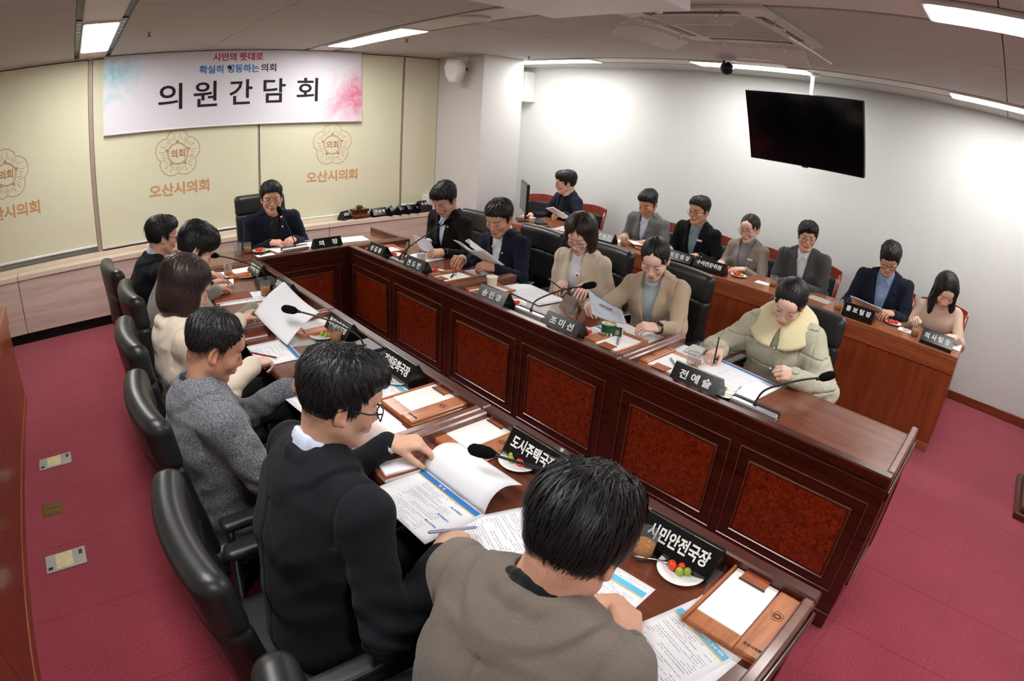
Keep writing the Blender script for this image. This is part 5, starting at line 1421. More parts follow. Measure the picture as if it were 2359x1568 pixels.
people['R6'] = person('person in a navy jacket and pale blue sweater reading papers through black glasses', (4.95, .88), 184, (4.850, .866, 1.150), (190, 24, 0),
    R=((4.58, 1.02, .80), (-.8, -.45, .0), (.2, 0, 1), 'grip'), L=((4.57, .70, .80), (-.8, .4, .1), (.2, -.3, 1), 'grip'), s=1.02, tone='m2', hair=('bang', 1.0, 2.1, None), outfit=dict(top=M_suit_navy, inner=M_sw_blue, collar=True, lower=M_tr_black, v=(.075, .42)), h=FAR, spec=(M_frame, 'rect', .002), eyes=(.3, .6), nstr=600)
people['R7'] = person('person in a beige knit top with long black hair, eating with a fork', (4.95, .35), 186, (4.835, .347, 1.045), (200, 32, 0),
    R=((4.60, .500, .80), (-.8, .1, .35), (.5, .5, .6), 'pen'), L=((4.50, .155, .80), (-.7, .3, .1), (.2, -.4, .9), 'relax'), g='f', s=.97, tone='f1', hair=('long', 1.0, .15, None), outfit=dict(style='sweater', top=M_sw_beige, lower=M_tr_grey), h=FAR, eyes=(.25, .7), nstr=700, strlen=.07, wavy=.05, hs=1.04)
# small worn things
pin(people['M3'], 'badge', -.055, .115, .021, M_white, .003)
pin(people['M3'], 'badge_print', -.055, .115, .009, M_red, .0055, 'bar', .006)
pin(people['R3'], 'name_tag', -.085, .110, .026, M_white, .003, 'bar', .009)
pin(people['R4'], 'name_tag', -.085, .110, .026, M_white, .003, 'bar', .009)
M_pin = plain('pin_gold', srgb(206, 186, 120), .3, .5, metal=.8)
pin(people['M1'], 'lapel_pin', -.080, .075, .011, M_pin, .002)
pin(people['M2'], 'lapel_pin', -.080, .10, .009, M_silver, .002)
pin(people['CH'], 'lapel_pin', -.070, .085, .009, M_silver, .002)
def wrist_ring(pd, arm, r, mat, name, off=.0):
    S, E, W, fd, bn, pose, sg = pd['arms'][arm]; fa = unit(W - E); c = W + fa * off; a = unit(np.cross(fa, bn)); b = np.cross(a, fa)
    MB().tube([Vector(c + a * (r * math.cos(q * PI / 9)) + b * (r * .8 * math.sin(q * PI / 9))) for q in range(18)], .006, 6, closed=True).build(name, mat, pd['obj'])
    return c, a, b, fa
c_, a_, b_, fa_ = wrist_ring(people['M4'], 'L', .031, M_dark, 'watch_strap', .002)
MB().lathe([(0, .008), (.019, .007), (.021, 0), (.021, -.004), (0, -.004)], 20, Matrix(((a_[0], fa_[0], b_[0], c_[0] + b_[0] * .026), (a_[1], fa_[1], b_[1], c_[1] + b_[1] * .026), (a_[2], fa_[2], b_[2], c_[2] + b_[2] * .026), (0, 0, 0, 1)))).build('watch', M_screen, people['M4']['obj'])
for nm_, sx in (('M5', 0),):
    pd = people[nm_]
    for dn in (.09, .20, .30):
        c = chest(pd, 0.0, dn, .001)
        MB().ball(tuple(c), .008, 10, 6).build('snap_button', M_white, pd['obj'])
# ------------------------------------------------------------------ things on the desks
M_signb = plain('sign_black', srgb(17, 18, 20), .22, .5, namt=.05)
M_signw = plain('sign_white', srgb(236, 236, 230), .5, .3, namt=.02)
SIGN = {}
def nameplate(label, text, x, y, z, rz, L=.245, size=.05, wfit=None, group='black nameplates on the desks', tilt=0.0, hk=1.0, back=False):
    t = thing('nameplate', label, 'nameplate', (x, y, z), rz, group)
    key = (round(L, 3), hk)
    if key not in SIGN:
        h = L / 2; pr = [(-.046, 0), (-.050, .026 * hk), (-.006, .100 * hk), (.006, .100 * hk), (.050, .026 * hk), (.046, 0)]
        SIGN[key] = MB().prism(pr, -h, h, 'x').build('block', M_signb, t)
        e = MB(); e.box(-h, h, -.0072, -.0062, .0992 * hk, .1008 * hk); SIGN[key, 'e'] = e.build('edge_line', M_chrome, t)
    else: inst(SIGN[key], t); inst(SIGN[key, 'e'], t)
    ca = math.atan2(.074 * hk, .044); M = T(0, -.0285, .064 * hk) @ RX(ca)
    text_obj(text, size, M_signw, t, M @ T(0, 0, .0006), .028, 1.0, wfit=wfit, hfit=size * .95)
    return t
E_R = -PI / 2
for lab, tx, x, y, wf in (('black nameplate reading 시민안전국장, the one closest to the photographer', '시민안전국장', 1.175, .520, .20), ('black nameplate reading 도시주택국장, behind the plate with three strawberries', '도시주택국장', 1.185, 1.100, .20),
                          ('black nameplate reading 경제문화국장, behind the empty white plate', '경제문화국장', 1.185, 1.935, .20), ('black nameplate reading 복지교육국장, behind the plate of green grapes', '복지교육국장', 1.185, 2.50, .20),
                          ('black nameplate half hidden behind the raised white sheet', '자치행정국장', 1.190, 3.32, .20), ('black nameplate at the far end of the row seen from behind', '기획예산국장', 1.185, 3.86, .20)):
    nameplate(lab, tx, x, y, DT, E_R + (.02 if y < 1 else 0), wfit=wf, size=.048)
for lab, tx, y in (('black nameplate before the person in dark brown, next to the head table', '성 길 용', 3.845), ('black nameplate before the person in navy with the booklet', '전 도 현', 3.305),
                   ('black nameplate before the person in ivory with the paper cup', '송 진 영', 2.465), ('black nameplate before the person in beige, beside the green mug', '조 미 선', 1.90), ('black nameplate before the person in the padded jacket', '전 예 슬', 1.083)):
    nameplate(lab, tx, 2.155, y, DT, E_R, wfit=.165, size=.044)
nameplate('black nameplate of the presider on the head table', '의    장', 1.925, 4.315, DT + .0, .0, wfit=.17, size=.046)
for lab, tx, y, L in (('black nameplate with an open white card, before the person in mid grey', '총 무 팀 장', 3.40, .26), ('black nameplate before the person with the teal sweater', '의 정 팀 장', 2.53, .25), ('black nameplate before the person in greige', '수석전문위원', 2.235, .30), ('black nameplate before the person in navy with black glasses', '홍 보 팀 장', .91, .25), ('black nameplate before the person with long hair', '의 사 팀 장', .275, .25)):
    nameplate(lab, tx, 4.30, y, SZ, E_R, L, wfit=L * .8, size=.046, group='black nameplates on the staff desks')
nameplate('black nameplate at the left edge on the cherry desk', '예 산 팀 장', -.82, 4.15, SZ, PI / 2, .25, wfit=.2)
# name cards stored on the window ledge
for i, (lab, tx, x, y, r, L) in enumerate((('black nameplate alone on the ledge left of the gavel', '의 원 장', 2.87, 5.93, .5, .13), ('black nameplate first in the row on the ledge, angled forward', '이 상 복', 3.30, 5.90, .1, .2), ('black nameplate second in the row on the ledge', '부 의 장', 3.46, 5.92, .9, .2), ('black nameplate third in the row on the ledge', '위 원 장', 3.58, 5.92, .9, .2), ('black nameplate fourth in the row on the ledge', '의 원', 3.70, 5.92, .9, .2), ('black nameplate fifth in the row on the ledge', '의 원', 3.82, 5.92, .9, .2))):
    nameplate(lab, tx, x, y, .66, r, L, wfit=L * .7, size=.04, group='spare nameplates on the window ledge')
nameplate('black nameplate raised on top of the ledge row beside the white machine', '위 원 장', 3.93, 5.90, .70, .15, .2, wfit=.14, size=.04, group='spare nameplates on the window ledge')
solo(MB().bbox(-.10, .10, -.05, .05, 0, .04, .003), 'card_stand', M_signb, 'low black stand that lifts the last spare nameplate on the ledge', 'stand', (3.93, 5.90, .66), .15)
pr_ = thing('white_machine', 'small white machine on the ledge beside the column', 'machine', (4.045, 5.95, .66))
MB().bbox(-.085, .085, -.08, .1, 0, .20, .008).build('case', M_white, pr_); MB().bbox(-.07, .07, -.09, -.078, .10, .17, .003).build('front_cover', M_strip, pr_); MB().box(-.03, .03, -.0915, -.0895, .13, .145).build('lettering_plate', M_slot, pr_)
# gavel on its stand
gv = thing('gavel_block', 'reddish wooden gavel stand on little feet, on the window ledge', 'gavel', (3.06, 5.92, .66), .08)
for sx in (-1, 1):
    for sy in (-1, 1): MB().lathe([(0, 0), (.012, 0), (.016, .012), (.010, .02), (.012, .026)], 10, T(sx * .085, sy * .05, 0)).build('foot', M_mould, gv)
MB().bbox(-.105, .105, -.068, .068, .026, .05, .005).build('lower_block', M_cherry, gv); MB().bbox(-.08, .08, -.052, .052, .05, .082, .004).build('middle_block', M_mould, gv); MB().bbox(-.098, .098, -.062, .062, .082, .108, .005).build('upper_block', M_mahog, gv)
hm_ = thing('gavel', 'small wooden gavel lying on top of the gavel stand', 'gavel', (3.06, 5.92, .768), .4)
MB().tube([(-.05, 0, .020), (.04, 0, .020)], .010, 10).build('handle', M_mould, hm_); MB().tube([(-.0, -.035, .022), (0, -.03, .022), (0, .03, .022), (0, .035, .022)], [.016, .021, .021, .016], 14).build('head', M_mould, hm_)

# ---- notepad trays
M_tray = wood('tray_wood', srgb(150, 84, 46), srgb(190, 120, 76), 'y', 1.4, .4, .2)
M_clip = leather('clip_leather', srgb(156, 82, 50), .5)
M_paper = plain('paper_white', srgb(240, 241, 245), .8, .2, namt=.01)
M_pad = plain('paper_pad', srgb(244, 244, 240), .85, .2, namt=.01)
M_burn = plain('burnt_mark', srgb(84, 52, 34), .7, .2, namt=.02)
TR = {}
def tray(label, x, y, z, rz, emblem=True, pad=True):
    """local x to the sitter's right, y forward"""
    t = thing('notepad_tray', label, 'notepad tray', (x, y, z), rz, 'wooden notepad trays')
    if TR:
        for o in TR['p']:
            c = inst(o, t)
            for g_ in o.children: inst(g_, c)
        return t
    p = []
    p.append(MB().bbox(0, .23, 0, .275, 0, .010, .003).build('base', M_tray, t))
    p.append(MB().bbox(0, .010, 0, .275, .008, .022, .003).build('side_rim', M_tray, t))
    p.append(MB().bbox(.01, .155, 0, .052, .008, .018, .004).build('front_step', M_tray, t))
    pd_ = MB().bbox(.014, .150, .050, .262, .010, .019, .0015).build('pad', M_pad, t); p.append(pd_)
    cl = MB().bbox(.040, .118, .226, .285, .019, .025, .002).build('clip', M_clip, t); p.append(cl)
    MB().box(.038, .120, .224, .228, .0190, .024).build('clip_edge', M_slot, cl)
    cv = MB().bbox(.155, .228, .0, .262, .008, .024, .004).build('cover', M_tray, t); p.append(cv)
    e = MB(); pts = []
    for i in range(60):
        a = 2 * PI * i / 60; r = .017 * (.85 + .2 * abs(math.sin(2.5 * a))); pts.append((r * math.cos(a), r * math.sin(a)))
    flat_ring(e, pts, .0015); flat_ring(e, [(.010 * math.cos(2 * PI * i / 20), .007 * math.sin(2 * PI * i / 20)) for i in range(20)], .005)
    eo = e.build('emblem', M_burn, cv); eo.matrix_local = T(.192, .165, .0245) @ RX(-PI / 2) @ Matrix.Identity(4)
    text_obj('오산시의회', .014, M_burn, cv, T(.192, .03, .0242), .03, wfit=.052, hfit=.010)
    TR['p'] = p; return t
for lab, x, y, rz in (('wooden notepad tray at the near corner beside the nameplate 시민안전국장', .975, .377, E_R), ('wooden notepad tray in front of the page being turned', .998, 1.450, E_R), ('wooden notepad tray beside the empty white plate', .985, 1.782, E_R),
                      ('wooden notepad tray beneath the raised white sheet', .985, 2.80, E_R), ('wooden notepad tray at the far end of the row seen from behind', .985, 4.10, E_R),
                      ('wooden notepad tray of the person in the padded jacket', 2.44, 1.225, W_), ('wooden notepad tray beside the green mug', 2.43, 1.548, W_), ('wooden notepad tray behind the paper cup', 2.425, 2.575, W_), ('wooden notepad tray beneath the folded reading glasses', 2.42, 2.95, W_), ('wooden notepad tray next to the head table', 2.42, 3.86, W_)):
    tray(lab, x, y, DT, rz)

# ---- plates and fruit
M_china = new_mat('china_white', (.86, .86, .85, 1), .15, .5); M_steel = new_mat('fork_steel', (.7, .7, .7, 1), .18, .5, metal=1.0)
def strawberry_mat():
    m = new_mat('strawberry_red', srgb(206, 38, 40), .3, .5); k = NT(m); v = k.coord()
    vo = k.n('ShaderNodeTexVoronoi'); vo.inputs['Scale'].default_value = 260; k.l(v, vo.inputs['Vector'])
    k.color(k.ramp(vo.outputs['Distance'], [(.12, srgb(232, 150, 90)), (.25, srgb(208, 34, 38))])); k.bump(vo.outputs['Distance'], .4, .002); return m
M_straw = strawberry_mat(); M_tom = new_mat('tomato_red', srgb(222, 66, 36), .18, .5); M_grape = new_mat('grape_green', srgb(158, 176, 62), .2, .5)
PL = {}
def plate(label, x, y, z=DT, r=.070, group='white fruit plates'):
    if 'd' in PL: return tag(inst(PL['d'], None, (x, y, z)), label, 'plate', group)
    o = PL['d'] = MB().lathe([(0, .003), (.040, .003), (.052, .007), (.070, .014), (.071, .0155), (.069, .0165), (.052, .0105), (.040, .0065), (0, .0065)], 36).build('plate', M_china); o.location = (x, y, z); return tag(o, label, 'plate', group)
FR = {}
def fruit(kind, label, x, y, z, rz=0.0, tilt=1.2, group=None, sc=1.0):
    if kind not in FR:
        if kind == 'strawberry': FR[kind] = MB().lathe([(0, .020), (.006, .0175), (.011, .008), (.0145, -.004), (.0135, -.012), (.008, -.017), (0, -.018)], 14), M_straw
        elif kind == 'cherry_tomato': FR[kind] = MB().ball((0, 0, 0), (.0125, .0125, .0165), 14, 10), M_tom
        else: FR[kind] = MB().ball((0, 0, 0), (.0115, .0115, .0135), 14, 10), M_grape
        mb, m = FR[kind]; FR[kind] = mb.build(kind, m); o = FR[kind]
    else: o = inst(FR[kind], None)
    rr = {'strawberry': .0135, 'cherry_tomato': .0125, 'grape': .0115}[kind] * sc
    o.location = (x, y, z + rr + .0065); o.rotation_euler = (tilt, 0, rz); o.scale = (sc,) * 3
    tag(o, label, {'strawberry': 'strawberry', 'cherry_tomato': 'tomato', 'grape': 'grape'}[kind], group); return o
def fork(label, x, y, z, rz, group='small steel forks'):
    t = thing('fork', label, 'fork', (x, y, z), rz, group); t.rotation_euler = (0, .10, rz)
    if 'fk' in PL:
        for o in PL['fk']: inst(o, t)
        return t
    a = MB(); a.tube([(-.065, 0, 0), (.02, 0, .002)], [.0026, .0018], 6); o1 = a.build('handle', M_steel, t)
    b = MB(); b.bbox(.02, .032, -.006, .006, .001, .003, .0008); o2 = b.build('neck', M_steel, t); q = [o1, o2]
    for s_ in (-.0045, 0, .0045): q.append(MB().tube([(.031, s_, .002), (.055, s_, .004)], .0011, 5).build('tine', M_steel, t))
    PL['fk'] = q; return t
def fruit_plate(who, x, y, items, z=DT, r=.070, fk=None):
    """items: (kind, dx, dy, label)"""
    plate('white plate ' + who, x, y, z, r)
    for i, (kd, dx, dy, lb) in enumerate(items): fruit(kd, lb, x + dx, y + dy, z, i * 1.3, 1.25 if kd != 'grape' else .4, 'fruit on the plate ' + who, 1.0)
    if fk: fork('small steel fork on the plate ' + who, x + fk[0], y + fk[1], z + .02, fk[2])
fruit_plate('closest to the photographer with strawberry, tomatoes and grapes', 1.126, .480, [('strawberry', .022, .018, 'strawberry on the closest plate, above the tomatoes'), ('cherry_tomato', .004, .002, 'tomato in the middle of the closest plate'), ('cherry_tomato', -.014, .024, 'tomato at the left of the closest plate beside the fork'), ('grape', -.020, -.004, 'lower green grape on the closest plate'), ('grape', -.004, -.020, 'right hand green grape on the closest plate')], fk=(-.030, .065, -.9))
fruit_plate('with three strawberries beside the microphone', 1.147, 1.150, [('strawberry', .012, .034, 'small strawberry at the far left of the second plate'), ('strawberry', .020, .004, 'strawberry in the middle of the second plate'), ('strawberry', .034, -.026, 'strawberry nearest the nameplate 도시주택국장'), ('grape', -.008, .030, 'upper green grape on the second plate'), ('grape', -.024, .016, 'lower green grape on the second plate'), ('cherry_tomato', -.014, -.014, 'left tomato on the second plate'), ('cherry_tomato', -.002, -.026, 'right tomato on the second plate')], fk=(-.03, .065, -.7))
fruit_plate('left empty with only a fork', 1.156, 1.912, [], fk=(.0, .02, -.5))
fruit_plate('with grapes and one tomato beside a raised sheet', 1.094, 2.548, [('cherry_tomato', .022, .006, 'single tomato among the grapes'), ('grape', -.004, .006, 'front green grape beside the single tomato'), ('grape', .006, -.022, 'middle green grape beside the single tomato'), ('grape', .024, -.030, 'rear green grape beside the single tomato')], fk=(-.04, .03, -.2))
fruit_plate('far down the row seen from behind', 1.103, 3.895, [('cherry_tomato', -.012, .020, 'left tomato on the plate far down the row'), ('cherry_tomato', .004, -.002, 'middle tomato on the plate far down the row'), ('strawberry', .022, .012, 'strawberry on the plate far down the row'), ('grape', .020, -.026, 'green grape on the plate far down the row')])
fruit_plate('of the presider', 1.428, 4.570, [('strawberry', -.024, .010, 'left strawberry on the plate of the presider'), ('cherry_tomato', -.020, -.018, 'front left tomato on the plate of the presider'), ('cherry_tomato', .002, -.006, 'middle tomato on the plate of the presider'), ('strawberry', .004, .024, 'rear strawberry on the plate of the presider'), ('cherry_tomato', .026, .022, 'right tomato on the plate of the presider'), ('grape', .018, -.026, 'left green grape on the plate of the presider'), ('grape', .038, -.012, 'right green grape on the plate of the presider')])
fruit_plate('behind the nameplate of the person in dark brown', 2.255, 3.800, [('grape', -.004, .036, 'green grape behind the nameplate of the person in dark brown'), ('cherry_tomato', .002, .008, 'left tomato behind the nameplate of the person in dark brown'), ('cherry_tomato', .008, -.018, 'right tomato behind the nameplate of the person in dark brown')])
fruit_plate('of the person in navy with the booklet', 2.250, 3.205, [('strawberry', .012, .030, 'upper strawberry on the plate of the person in navy'), ('cherry_tomato', -.006, .016, 'left tomato on the plate of the person in navy'), ('cherry_tomato', .002, -.012, 'right tomato on the plate of the person in navy'), ('grape', .006, -.040, 'green grape on the plate of the person in navy')])
fruit_plate('of the person in ivory', 2.252, 2.395, [('strawberry', -.006, .010, 'upper strawberry on the plate of the person in ivory'), ('cherry_tomato', .006, -.014, 'tomato on the plate of the person in ivory'), ('strawberry', -.016, -.008, 'lower strawberry on the plate of the person in ivory')])
fruit_plate('of the person in beige, beside the green mug', 2.252, 1.832, [('strawberry', .006, .018, 'strawberry next to the nameplate beside the green mug'), ('cherry_tomato', -.002, -.022, 'tomato on the plate beside the green mug')])
fruit_plate('of the person in the padded jacket', 2.235, .965, [('grape', .008, .018, 'single green grape beside the nameplate of the padded jacket')], fk=(.05, -.03, .2))
fruit_plate('of the person in mid grey on the staff desk', 4.42, 3.03, [('cherry_tomato', -.02, .02, 'left tomato on the plate of the person in mid grey'), ('cherry_tomato', .0, -.01, 'middle tomato on the plate of the person in mid grey'), ('strawberry', .024, .014, 'strawberry on the plate of the person in mid grey'), ('cherry_tomato', .01, -.034, 'right tomato on the plate of the person in mid grey')], z=SZ)
fruit_plate('of the person in greige on the staff desk', 4.43, 2.02, [('strawberry', -.006, .030, 'left strawberry on the plate of the person in greige'), ('strawberry', .016, .006, 'right strawberry on the plate of the person in greige'), ('cherry_tomato', -.02, .006, 'tomato on the plate of the person in greige'), ('grape', -.014, -.026, 'front green grape on the plate of the person in greige'), ('grape', .012, -.028, 'rear green grape on the plate of the person in greige')], z=SZ)
fruit_plate('between the last two staff seats, piled red', 4.50, .665, [('strawberry', -.02, .022, 'left strawberry on the red pile near the wall'), ('cherry_tomato', -.01, -.004, 'front tomato on the red pile near the wall'), ('cherry_tomato', .016, .016, 'rear tomato on the red pile near the wall'), ('strawberry', .012, -.022, 'right strawberry on the red pile near the wall')], z=SZ)

# ---- glasses of tea, cups
M_glass = new_mat('clear_glass', (.25, .27, .27, 1), .03, .8); M_glass.node_tree.nodes['Principled BSDF'].inputs['Alpha'].default_value = .22
M_tea = new_mat('tea', srgb(222, 138, 22), .05, .5); M_tea.node_tree.nodes['Principled BSDF'].inputs['Alpha'].default_value = .85
GL = {}
def tea_glass(label, x, y, z=DT, level=.5, h=.088, r=.034, group='tumblers of barley tea'):
    t = thing('tea_glass', label, 'glass', (x, y, z), 0, group); key = (level, h, r)
    if key in GL:
        for o in GL[key]: inst(o, t)
        return t
    q = [MB().lathe([(0, 0), (r * .86, 0), (r * .9, .003), (r, h), (r - .0018, h), (r * .86, .009), (0, .008)], 28).build('tumbler', M_glass, t)]
    if level > 0: q.append(MB().lathe([(0, .0085), (r * .845, .0095), (r * .845 + (r * .13 - .002) * level, .009 + (h - .012) * level), (0, .009 + (h - .012) * level)], 28).build('tea', M_tea, t))
    GL[key] = q; return t
for lab, x, y, z, lv in (('tumbler of tea beside the nameplate 시민안전국장', 1.098, .597, DT, .5), ('tumbler behind the plate with three strawberries', 1.195, 1.030, DT, .2), ('tumbler of tea in front of the nameplate 경제문화국장', 1.150, 2.010, DT, .3), ('tumbler of tea beside the plate of grapes', 1.118, 2.450, DT, .5),
                         ('tumbler of tea behind the raised sheet', 1.076, 3.395, DT, .6), ('tumbler of tea before the person in black at the far end', .99, 3.98, DT, .4), ('tumbler of tea at the left of the fruit plate of the presider', 1.326, 4.60, DT, .6),
                         ('tumbler behind the nameplate of the person in navy', 2.294, 3.465, DT, .4), ('tumbler of tea behind the nameplate beside the green mug', 2.308, 1.998, DT, .4), ('tumbler on the papers of the person in the padded jacket', 2.326, 1.215, DT + .004, .1),
                         ('tumbler of tea beside the person in mid grey', 4.35, 3.20, SZ, .5), ('tumbler of tea between two staff nameplates', 4.37, 2.40, SZ, .4), ('tumbler of tea before the person in dark grey', 4.46, 1.71, SZ, .4), ('tumbler of tea beside the person in navy with black glasses', 4.37, 1.10, SZ, .4), ('tumbler of tea before the person with long hair', 4.37, .46, SZ, .6)):
    tea_glass(lab, x, y, z, lv)
tea_glass('tall clear empty glass on the head table', 1.235, 4.575, DT, 0, .105, .036, None)
M_cupp = plain('paper_cup', srgb(240, 234, 214), .7, .2, namt=.02)
solo(MB().lathe([(0, .004), (.024, .004), (.024, 0), (.026, 0), (.036, .082), (.038, .083), (.0385, .086), (.036, .087), (.0345, .084), (.025, .008), (0, .008)], 28), 'paper_cup', M_cupp, 'cream paper cup standing on the desk of the person in ivory', 'cup', (2.340, 2.715, DT))
M_mug = plain('mug_green', srgb(22, 82, 52), .3, .5, namt=.05); M_mugin = plain('mug_inside', srgb(236, 226, 196), .4, .4, namt=.02); M_coffee = new_mat('milk_coffee', srgb(176, 142, 100), .2, .5)
mg = thing('mug', 'green mug with white lettering and a cream inside', 'mug', (2.315, 1.735, DT + .002))
MB().lathe([(0, 0), (.036, 0), (.038, .003), (.040, .075), (.0395, .0765)], 32).build('body', M_mug, mg)
MB().lathe([(.0396, .0765), (.0375, .0775), (.036, .074), (.034, .01), (0, .008)], 32).build('lining', M_mugin, mg)
MB().lathe([(0, .058), (.0352, .058)], 32).build('drink', M_coffee, mg)
hx = MB(); hx.bbox(.037, .074, -.005, .005, .050, .066, .003); hx.bbox(.060, .074, -.005, .005, .012, .066, .003); hx.bbox(.037, .074, -.005, .005, .010, .022, .003); ho = hx.build('handle', M_mug, mg); ho.rotation_euler = (0, 0, -1.15)
tg = MB().bbox(.076, .0775, -.014, .014, .018, .062, .0006).build('tag', M_strip, mg); tg.rotation_euler = (0, 0, -1.15)
for i, chh in enumerate('STARBUCKS'):
    a = (-118 + (i - 8) * 26) * D2R
    text_obj(chh, .024, M_signw, mg, RZ(a + PI / 2 + .0) @ T(0, -.0400, .026) @ RX(PI / 2) @ T(0, 0, 0), .05, wfit=.0115, hfit=.017)
solo(MB().prism([(-.045, 0), (0, .075), (.045, 0)], -.055, .055, 'x'), 'wooden_stand', wood('stand_wood', srgb(96, 76, 66), srgb(128, 104, 92), 'x', 1, .5, .1), 'blank brownish wooden prism stand between ivory and beige jackets', 'stand', (2.495, 2.17, DT), W_ - .12)


# ---- microphones
M_foam = plain('mic_foam', srgb(16, 16, 17), .95, .1, 300, .3, .5, 700); M_neck = plain('mic_neck', srgb(26, 26, 28), .35, .5); M_led = new_mat('mic_ring', (.8, .05, .08, 1), .4, .5, emit=(1, .08, .12, 1), estr=2.0)
def mic(label, base, pts, headdir, kind='black', rz=E_R, ring=False):
    """base (x,y,z) foot of the neck; pts world path of the neck; the foam head sits on the last point"""
    t = thing('microphone', label, 'microphone', base, 0, 'gooseneck microphones'); B = Vector(base)
    P = [Vector(p) - B for p in pts]
    # smooth path
    S = [Vector((0, 0, .02))] + P; C_ = []
    for i in range(len(S) - 1):
        p0_, p1_, p2_, p3_ = S[max(i - 1, 0)], S[i], S[i + 1], S[min(i + 2, len(S) - 1)]
        for k_ in range(6):
            q = k_ / 6; C_.append(.5 * ((2 * p1_) + (p2_ - p0_) * q + (2 * p0_ - 5 * p1_ + 4 * p2_ - p3_) * q * q + (3 * p1_ - p0_ - 3 * p2_ + p3_) * q ** 3))
    C_.append(S[-1])
    MB().tube(C_, .0045, 8).build('gooseneck', M_neck, t)
    d = Vector(headdir).normalized(); e = P[-1]
    V = []; hp = [(-.02, .008), (-.012, .013), (0, .0185), (.03, .0205), (.052, .018), (.062, .010), (.066, .001)]
    MB().tube([e + d * a for a, r in hp], [r for a, r in hp], 16).build('foam_head', M_foam, t)
    MB().tube([e - d * .032, e - d * .016], .0075, 12).build('ring', M_led if ring else M_neck, t)
    R3 = RZ(rz)
    if kind == 'silver':
        b_ = MB().bbox(-.115, .115, -.026, .028, 0, .030, .006, R3).build('base', M_silver, t)
        MB().bbox(-.118, .118, .006, .034, .004, .034, .005, R3).build('base_cover', M_dark, t)
        for q in range(3): MB().box(-.02 + q * .018, -.01 + q * .018, -.022, -.016, .030, .0315, R3).build('button', M_white, b_)
    else:
        b_ = MB().prism([(-.10, 0), (-.105, .028), (-.07, .045), (.07, .045), (.105, .028), (.10, 0)], -.05, .055, 'y', R3).build('base', M_dark, t)
        MB().bbox(-.09, .09, -.052, -.045, .012, .03, .002, R3).build('panel', M_slot, b_)
    MB().tube([(0, 0, .018), (0, 0, .05)], [.010, .0075], 12).build('socket', M_neck, t)
    return t
mic('black gooseneck microphone over the fruit plate, its foam head closest to the photographer', (1.17, .80, DT), [(1.14, .80, .86), (1.09, .90, .875), (1.005, 1.00, .895), (.955, 1.085, .905)], (-.55, .6, .12))
mic('black gooseneck microphone in front of the raised white sheet', (1.17, 2.24, DT), [(1.15, 2.26, .84), (1.09, 2.36, .885), (1.00, 2.45, .92), (.935, 2.52, .935)], (-.7, .6, .15))
mic('black gooseneck microphone at the far end of the row seen from behind', (1.15, 3.60, DT), [(1.13, 3.58, .85), (1.06, 3.62, .905), (.95, 3.70, .95), (.865, 3.775, .968)], (-.75, .6, .15))
mic('gooseneck microphone with a red ring in front of the presider', (1.690, 4.44, DT), [(1.685, 4.45, .84), (1.645, 4.47, .95), (1.605, 4.49, 1.045), (1.592, 4.495, 1.062)], (-.25, .12, .9), 'silver', 0.0, True)
mic('gooseneck microphone reaching up before the person in dark brown', (2.180, 3.585, DT), [(2.20, 3.58, .83), (2.29, 3.52, .92), (2.42, 3.45, 1.02), (2.47, 3.41, 1.062)], (.6, -.3, .55), 'silver')
mic('gooseneck microphone between the nameplates of ivory and beige jackets', (2.195, 2.20, DT), [(2.205, 2.205, .80), (2.24, 2.20, .845), (2.33, 2.10, .915), (2.42, 2.01, .948)], (.75, -.6, .22), 'silver')
mic('gooseneck microphone standing alone on the desk by the empty seat', (2.185, .80, DT), [(2.19, .80, .81), (2.205, .77, .868), (2.29, .67, .920), (2.365, .585, .945)], (.72, -.6, .25), 'silver')

